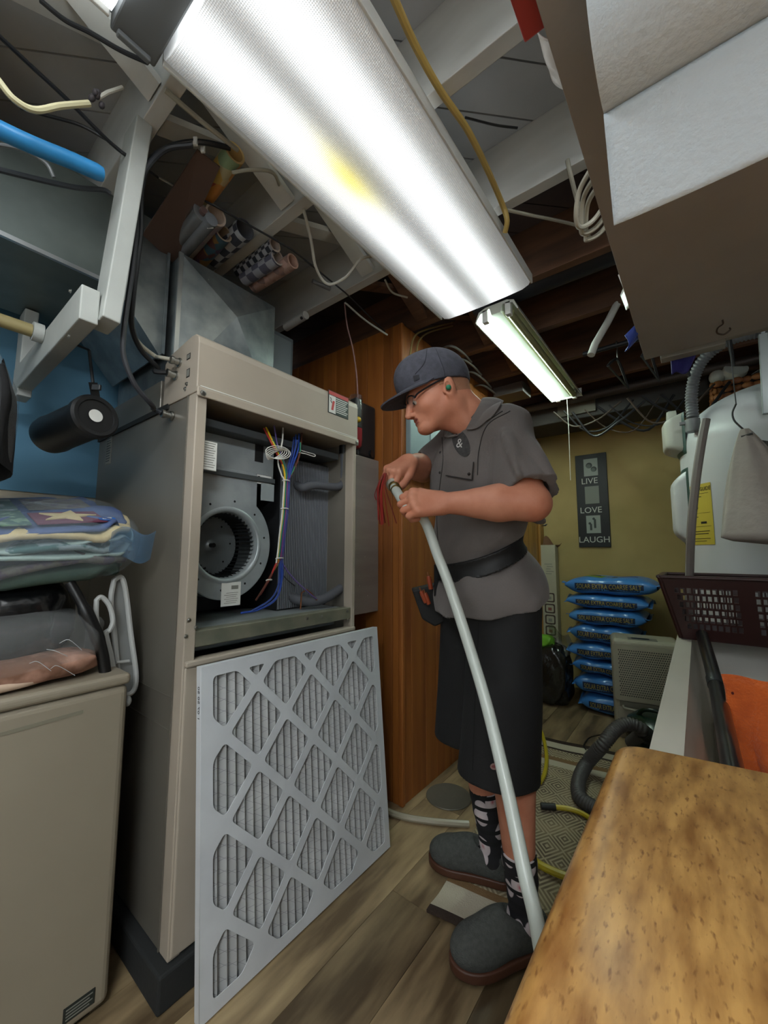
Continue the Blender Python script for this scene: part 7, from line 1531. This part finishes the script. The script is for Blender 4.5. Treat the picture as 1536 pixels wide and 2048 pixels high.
for kn, an, fw_ in ((knL, ankL, fdL), (knR, ankR, fdR)):
    f = Field(A(an)-np.array([.14, .14, .11]), A(an)+np.array([.14, .14, .26]), 0.0032); c = (fw_, UP.cross(fw_), UP)
    top_ = kn.lerp(an, 0.56 if fw_ is fdL else 0.47); f.cone(top_+UP*0.02, an, 0.049, 0.039, 0.02); f.cone(an, an-UP*0.05-fw_*0.01, 0.037, 0.036, 0.02); f.cone(an-UP*0.03, an+fw_*0.09-UP*0.055, 0.038, 0.034, 0.03)
    f.cut(top_, UP); f.wrinkle(0.001, [(0, 0, 120, 0.3, 1), (30, 25, 60, 1.0, 0.6)])
    link('sock', np_mesh('sock', [f.mesh()]), M_sock, man, smooth=True, angle=180)
# ---- felt slippers with brown rubber soles
M_felt = mat('grey_felt', '#4b4d49', 0.95, col2='#3f413e', scale=90, bump=0.5, bscale=300); M_sole = mat('brown_sole', '#4a2c1e', 0.5)
for an, fw_, zb_ in ((ankL, fdL, 0.011), (ankR, fdR, 0.012)):
    o = V((an.x, an.y, zb_))+fw_*0.072; c = (fw_, UP.cross(fw_), UP)
    def S(x, y, z): return o+c[0]*x+c[1]*y+UP*z
    def shape(f, g=0.0, z=None):
        f.ell(S(0.078, 0, 0.042), (0.070+g, 0.055+g, 0.045+g), c); f.ell(S(0.02, 0, 0.050), (0.095+g, 0.051+g, 0.047+g), c, 0.03); f.ell(S(-0.075, 0, 0.048), (0.070+g, 0.043+g, 0.052+g), c, 0.03); f.cone(S(-0.10, 0, 0.04), S(-0.085, 0, 0.085), 0.036+g, 0.038+g, 0.02); f.ell(S(0.0, 0, 0.075), (0.06, 0.042, 0.04), c, 0.03)
    f = Field(A(o)-np.array([.20, .20, .02]), A(o)+np.array([.20, .20, .15]), 0.0034); shape(f)
    f.ell(S(-0.075, 0, 0.118), (0.068, 0.039, 0.046), c, 0.006, sub=True); f.cut(S(0, 0, 0.022), -UP)
    link('slipper', np_mesh('slipper', [f.mesh()]), M_felt, man, smooth=True, angle=180)
    f = Field(A(o)-np.array([.20, .20, .01]), A(o)+np.array([.20, .20, .06]), 0.0034); X, Y, Z = f.full()
    f2 = Field(f.lo, f.lo+(f.n-1)*f.h, f.h); shape(f2, 0.003); k = min(int(round((zb_+0.036-f.lo[2])/f.h)), f.d.shape[2]-1); sec = f2.d[:, :, k][:, :, None]
    zr = Z-o.z; f.d = np.maximum(np.maximum(np.broadcast_to(sec, f.d.shape), (zr-0.026)), -(zr-0.002)).astype(np.float32)
    link('sole', np_mesh('sole', [f.mesh()]), M_sole, man, smooth=True, angle=60)
# ---- cap
M_capf = mat('cap_wool', '#4a4b55', 0.9, col2='#3f4049', scale=60, bump=0.2, bscale=300)
f = Field(A(HO)-np.array([.18, .18, .06]), A(HO)+np.array([.18, .18, .19]), 0.0030)
cc = Hd(-0.002, 0, 0.034); tilt = (hu-hf*0.13).normalized()
f.ell(cc, (0.112, 0.089, 0.104), HA); f.ell(Hd(0.055, 0, 0.075), (0.056, 0.066, 0.048), HA, 0.035); f.ell(Hd(0.066, 0, 0.045), (0.046, 0.068, 0.05), HA, 0.02)
f.cut(Hd(0, 0, 0.010), -tilt); f.cone(Hd(0, 0, 0.0), Hd(0, 0, 0.02), 0.08, 0.08, 0, sub=True)
cap_ = link('cap', np_mesh('cap', [f.mesh()]), M_capf, man, smooth=True, angle=180)
def brim(u, v):
    a = math.radians(-78+156*u); ca, sa = math.cos(a), math.sin(a)
    x0, y0 = 0.108*ca+0.002, 0.086*sa; x1 = x0+0.074*(ca**0.7 if ca > 0 else 0); y1 = y0*(1.0+0.02*v)
    x = x0+(x1-x0)*v; y = y0+(y1-y0)*v
    return Hd(x, y, 0.013+0.13*x0-0.018*(x-x0)/0.078-0.25*y*y*v)
MB().sheet(brim, 36, 10, 0.0045).build('brim', M_capf, cap_, smooth=True, angle=60)
MB().ball(Hd(-0.004, 0, 0.139), (0.008, 0.008, 0.005), HA, nu=12, nv=8).build('top_button', M_capf, cap_, smooth=True)
bvc = bvh_of(cap_)
for y in (-0.028, 0.0, 0.035):
    pass
seam(bvc, [(854, 697), (853, 705), (850, 722), (842, 735), (830, 748)], 'panel_seam', mat('cap_seam', '#33343c', 0.9), cap_, 0.0011)
seam(bvc, [(872, 698), (880, 718), (888, 740), (890, 752)], 'panel_seam', mat('cap_seam', ''), cap_, 0.0011)
patch_on(bvc, [(826, 752), (838, 749), (839, 758), (828, 763)], 'cap_emblem', mat('cap_mark', '#23242b', 0.8), cap_, 0.002)
# ---- safety glasses and ear plug
gl_ = MB(); M_gf = mat('glasses_frame', '#15151a', 0.3)
fr1 = [Hd(0.118-0.016*abs(t), 0.0, 0.0) for t in (0,)]
def rim_pts(s): return [Hd(0.104-0.9*(abs(0.032+0.026*math.cos(a))-0.02)**2*9, s*(0.032+0.027*math.cos(a)), -0.012+0.017*math.sin(a)) for a in np.linspace(0, 2*PI, 21)[:-1]]
for s in (-1, 1):
    rp = rim_pts(s); MB().tube(rp[:11], 0.0022, 6).build('glasses_rim', M_gf, man, smooth=True)
    MB().add(rp, [tuple(range(20))]).build('glasses_lens', mat('glasses_lens', '#9aa0a2', 0.05, alpha=0.18, spec=0.9), man)
    MB().tube(spline([rp[0], Hd(0.078, s*0.068, -0.004), Hd(0.03, s*0.079, 0.004), Hd(-0.012, s*0.083, 0.010)], 5), [0.0028]*16, 6).build('glasses_temple', M_gf, man, smooth=True)
MB().tube([Hd(0.110, -0.008, -0.008), Hd(0.112, 0, -0.006), Hd(0.110, 0.008, -0.008)], 0.002, 6).build('glasses_bridge', M_gf, man, smooth=True)
MB().ball(Hd(-0.004, 0.089, -0.024), (0.008, 0.008, 0.008), nu=12, nv=8).build('ear_plug', mat('plug_green', '#1f7d5c', 0.5), man, smooth=True)

# ------------------------------------------------------------------ what he holds
hc = wrL+aL*0.088-nL*0.028
fit0 = wrR+aR*0.088-nR*0.030
q = [fit0+(fit0-hc).normalized()*0.02, fit0, hc, P(848, 1040, d=1.085), P(875, 1110, d=1.045), P(905, 1190, d=1.0), P(965, 1380, d=0.90), P(1010, 1560, d=0.80), P(1048, 1740, d=0.71), P(1078, 1870, d=0.66), V((-0.205, 0.69, 0.30)), V((-0.19, 0.68, 0.012))]
px_ = thing('flexible_pipe', 'long white flexible pipe held by the person, reaching down to the floor', 'pipe', (-0.19, 0.68, 0))
pxs = spline(q, 10); MB().tube(pxs, 0.0132, 18).build('pipe', mat('pex_white', '#b9c0b8', 0.35), px_, smooth=True)
dirp = (hc-fit0).normalized(); fa = fit0+dirp*0.028
def ring(c, d, prof, m, nm): 
    a = d.cross(UP).normalized(); MB().lathe(prof, c, (a, a.cross(d) if a.cross(d).length else UP, d) if False else (a, d.cross(a), d), 20).build(nm, m, px_, smooth=True)
ring(fa, dirp, [(0.0185, -0.012), (0.0195, -0.010), (0.0195, 0.002), (0.0175, 0.005), (0.0, 0.005)], mat('ring_white', '#a9a89c', 0.4), 'end_ring')
ring(fa+dirp*0.012, dirp, [(0.0155, -0.008), (0.0165, -0.004), (0.0165, 0.004), (0.0145, 0.006), (0.0145, 0.016), (0.0165, 0.018), (0.0165, 0.026), (0.0140, 0.030)], mat('brass', '#7a6a3a', 0.35, 0.8), 'brass_fitting')
rw = thing('red_wire_bundle', 'bundle of thin red wires hanging from the person\'s right fist', 'wire', fit0)
rnd = random.Random(3); s0 = wrR+aR*0.075-nR*0.02-TR*0.03
ends = [(752, 1000), (757, 1040), (760, 1048), (763, 1050), (770, 1046), (778, 1052), (793, 1047), (756, 1020), (764, 1040), (766, 1049)]
for k, e in enumerate(ends):
    e3 = P(*e, d=1.12+0.01*(k % 3)); m_ = P((e[0]+762)/2-4+rnd.uniform(-5, 5), 985+rnd.uniform(-8, 8), d=1.13)
    MB().tube(spline([s0+V((rnd.uniform(-.006, .006), rnd.uniform(-.006, .006), 0)), s0.lerp(m_, 0.4)+UP*0.02, m_, e3], 6), 0.0014 if k in (0, 5, 6) else 0.0020, 5).build('red_wire', mat('wire_crimson', '#8a2320', 0.45) if k % 2 else mat('wire_darkred', '#6a1a18', 0.45), rw, smooth=True)
# tool pouch on the belt with its tools
tp = thing('tool_pouch', 'black tool pouch hanging from the front of the person\'s belt', 'pouch', P(862, 1230, d=1.24))
pc = P(868, 1210, d=1.25); ax_p = (P(858, 1190, d=1.25)-P(882, 1268, d=1.25)).normalized()
pd = (-RH-ax_p*(-RH).dot(ax_p)).normalized(); pn = ax_p.cross(pd)
pl_ = [(-0.052, 0.058), (0.036, 0.052), (0.020, -0.070), (-0.016, -0.075), (-0.048, -0.04)]
MB().prism([(a, b) for a, b in pl_], 0.05, pc-pn*0.025, (pd*-1, ax_p, pn*-1)).build('body', mat('pouch_black', '#0a0a0b', 0.7), tp, bevel=0.006)
MB().sheet(lambda u, v: P(868+24*u, 1130+62*v-22*u, d=1.235+0.004*math.sin(3*u)), 6, 6, 0.006).build('belt_loop', mat('pouch_black', ''), tp, smooth=True)
for k, (u, v, u2, v2, lab_) in enumerate(((842, 1182, 852, 1205, 'copper tipped screwdriver at the front of the tool pouch'), (850, 1186, 858, 1208, 'orange handled tool in the middle of the tool pouch'), (857, 1152, 862, 1178, 'red handled pliers tucked behind the tool pouch loop'))):
    t = thing('hand_tool', lab_, 'tool', P(u2, v2, d=1.25), 'tools in the pouch')
    a, b = P(u, v, d=1.25), P(u2, v2, d=1.25)
    MB().tube([a, a.lerp(b, 0.3), b], [0.006, 0.008, 0.007], 10).build('handle', mat('tool_orange', '#8a3a1e', 0.3), t, smooth=True)
    MB().tube([a+(a-b).normalized()*0.012, a], [0.002, 0.003], 8).build('tip', mat('copper', ''), t, smooth=True)
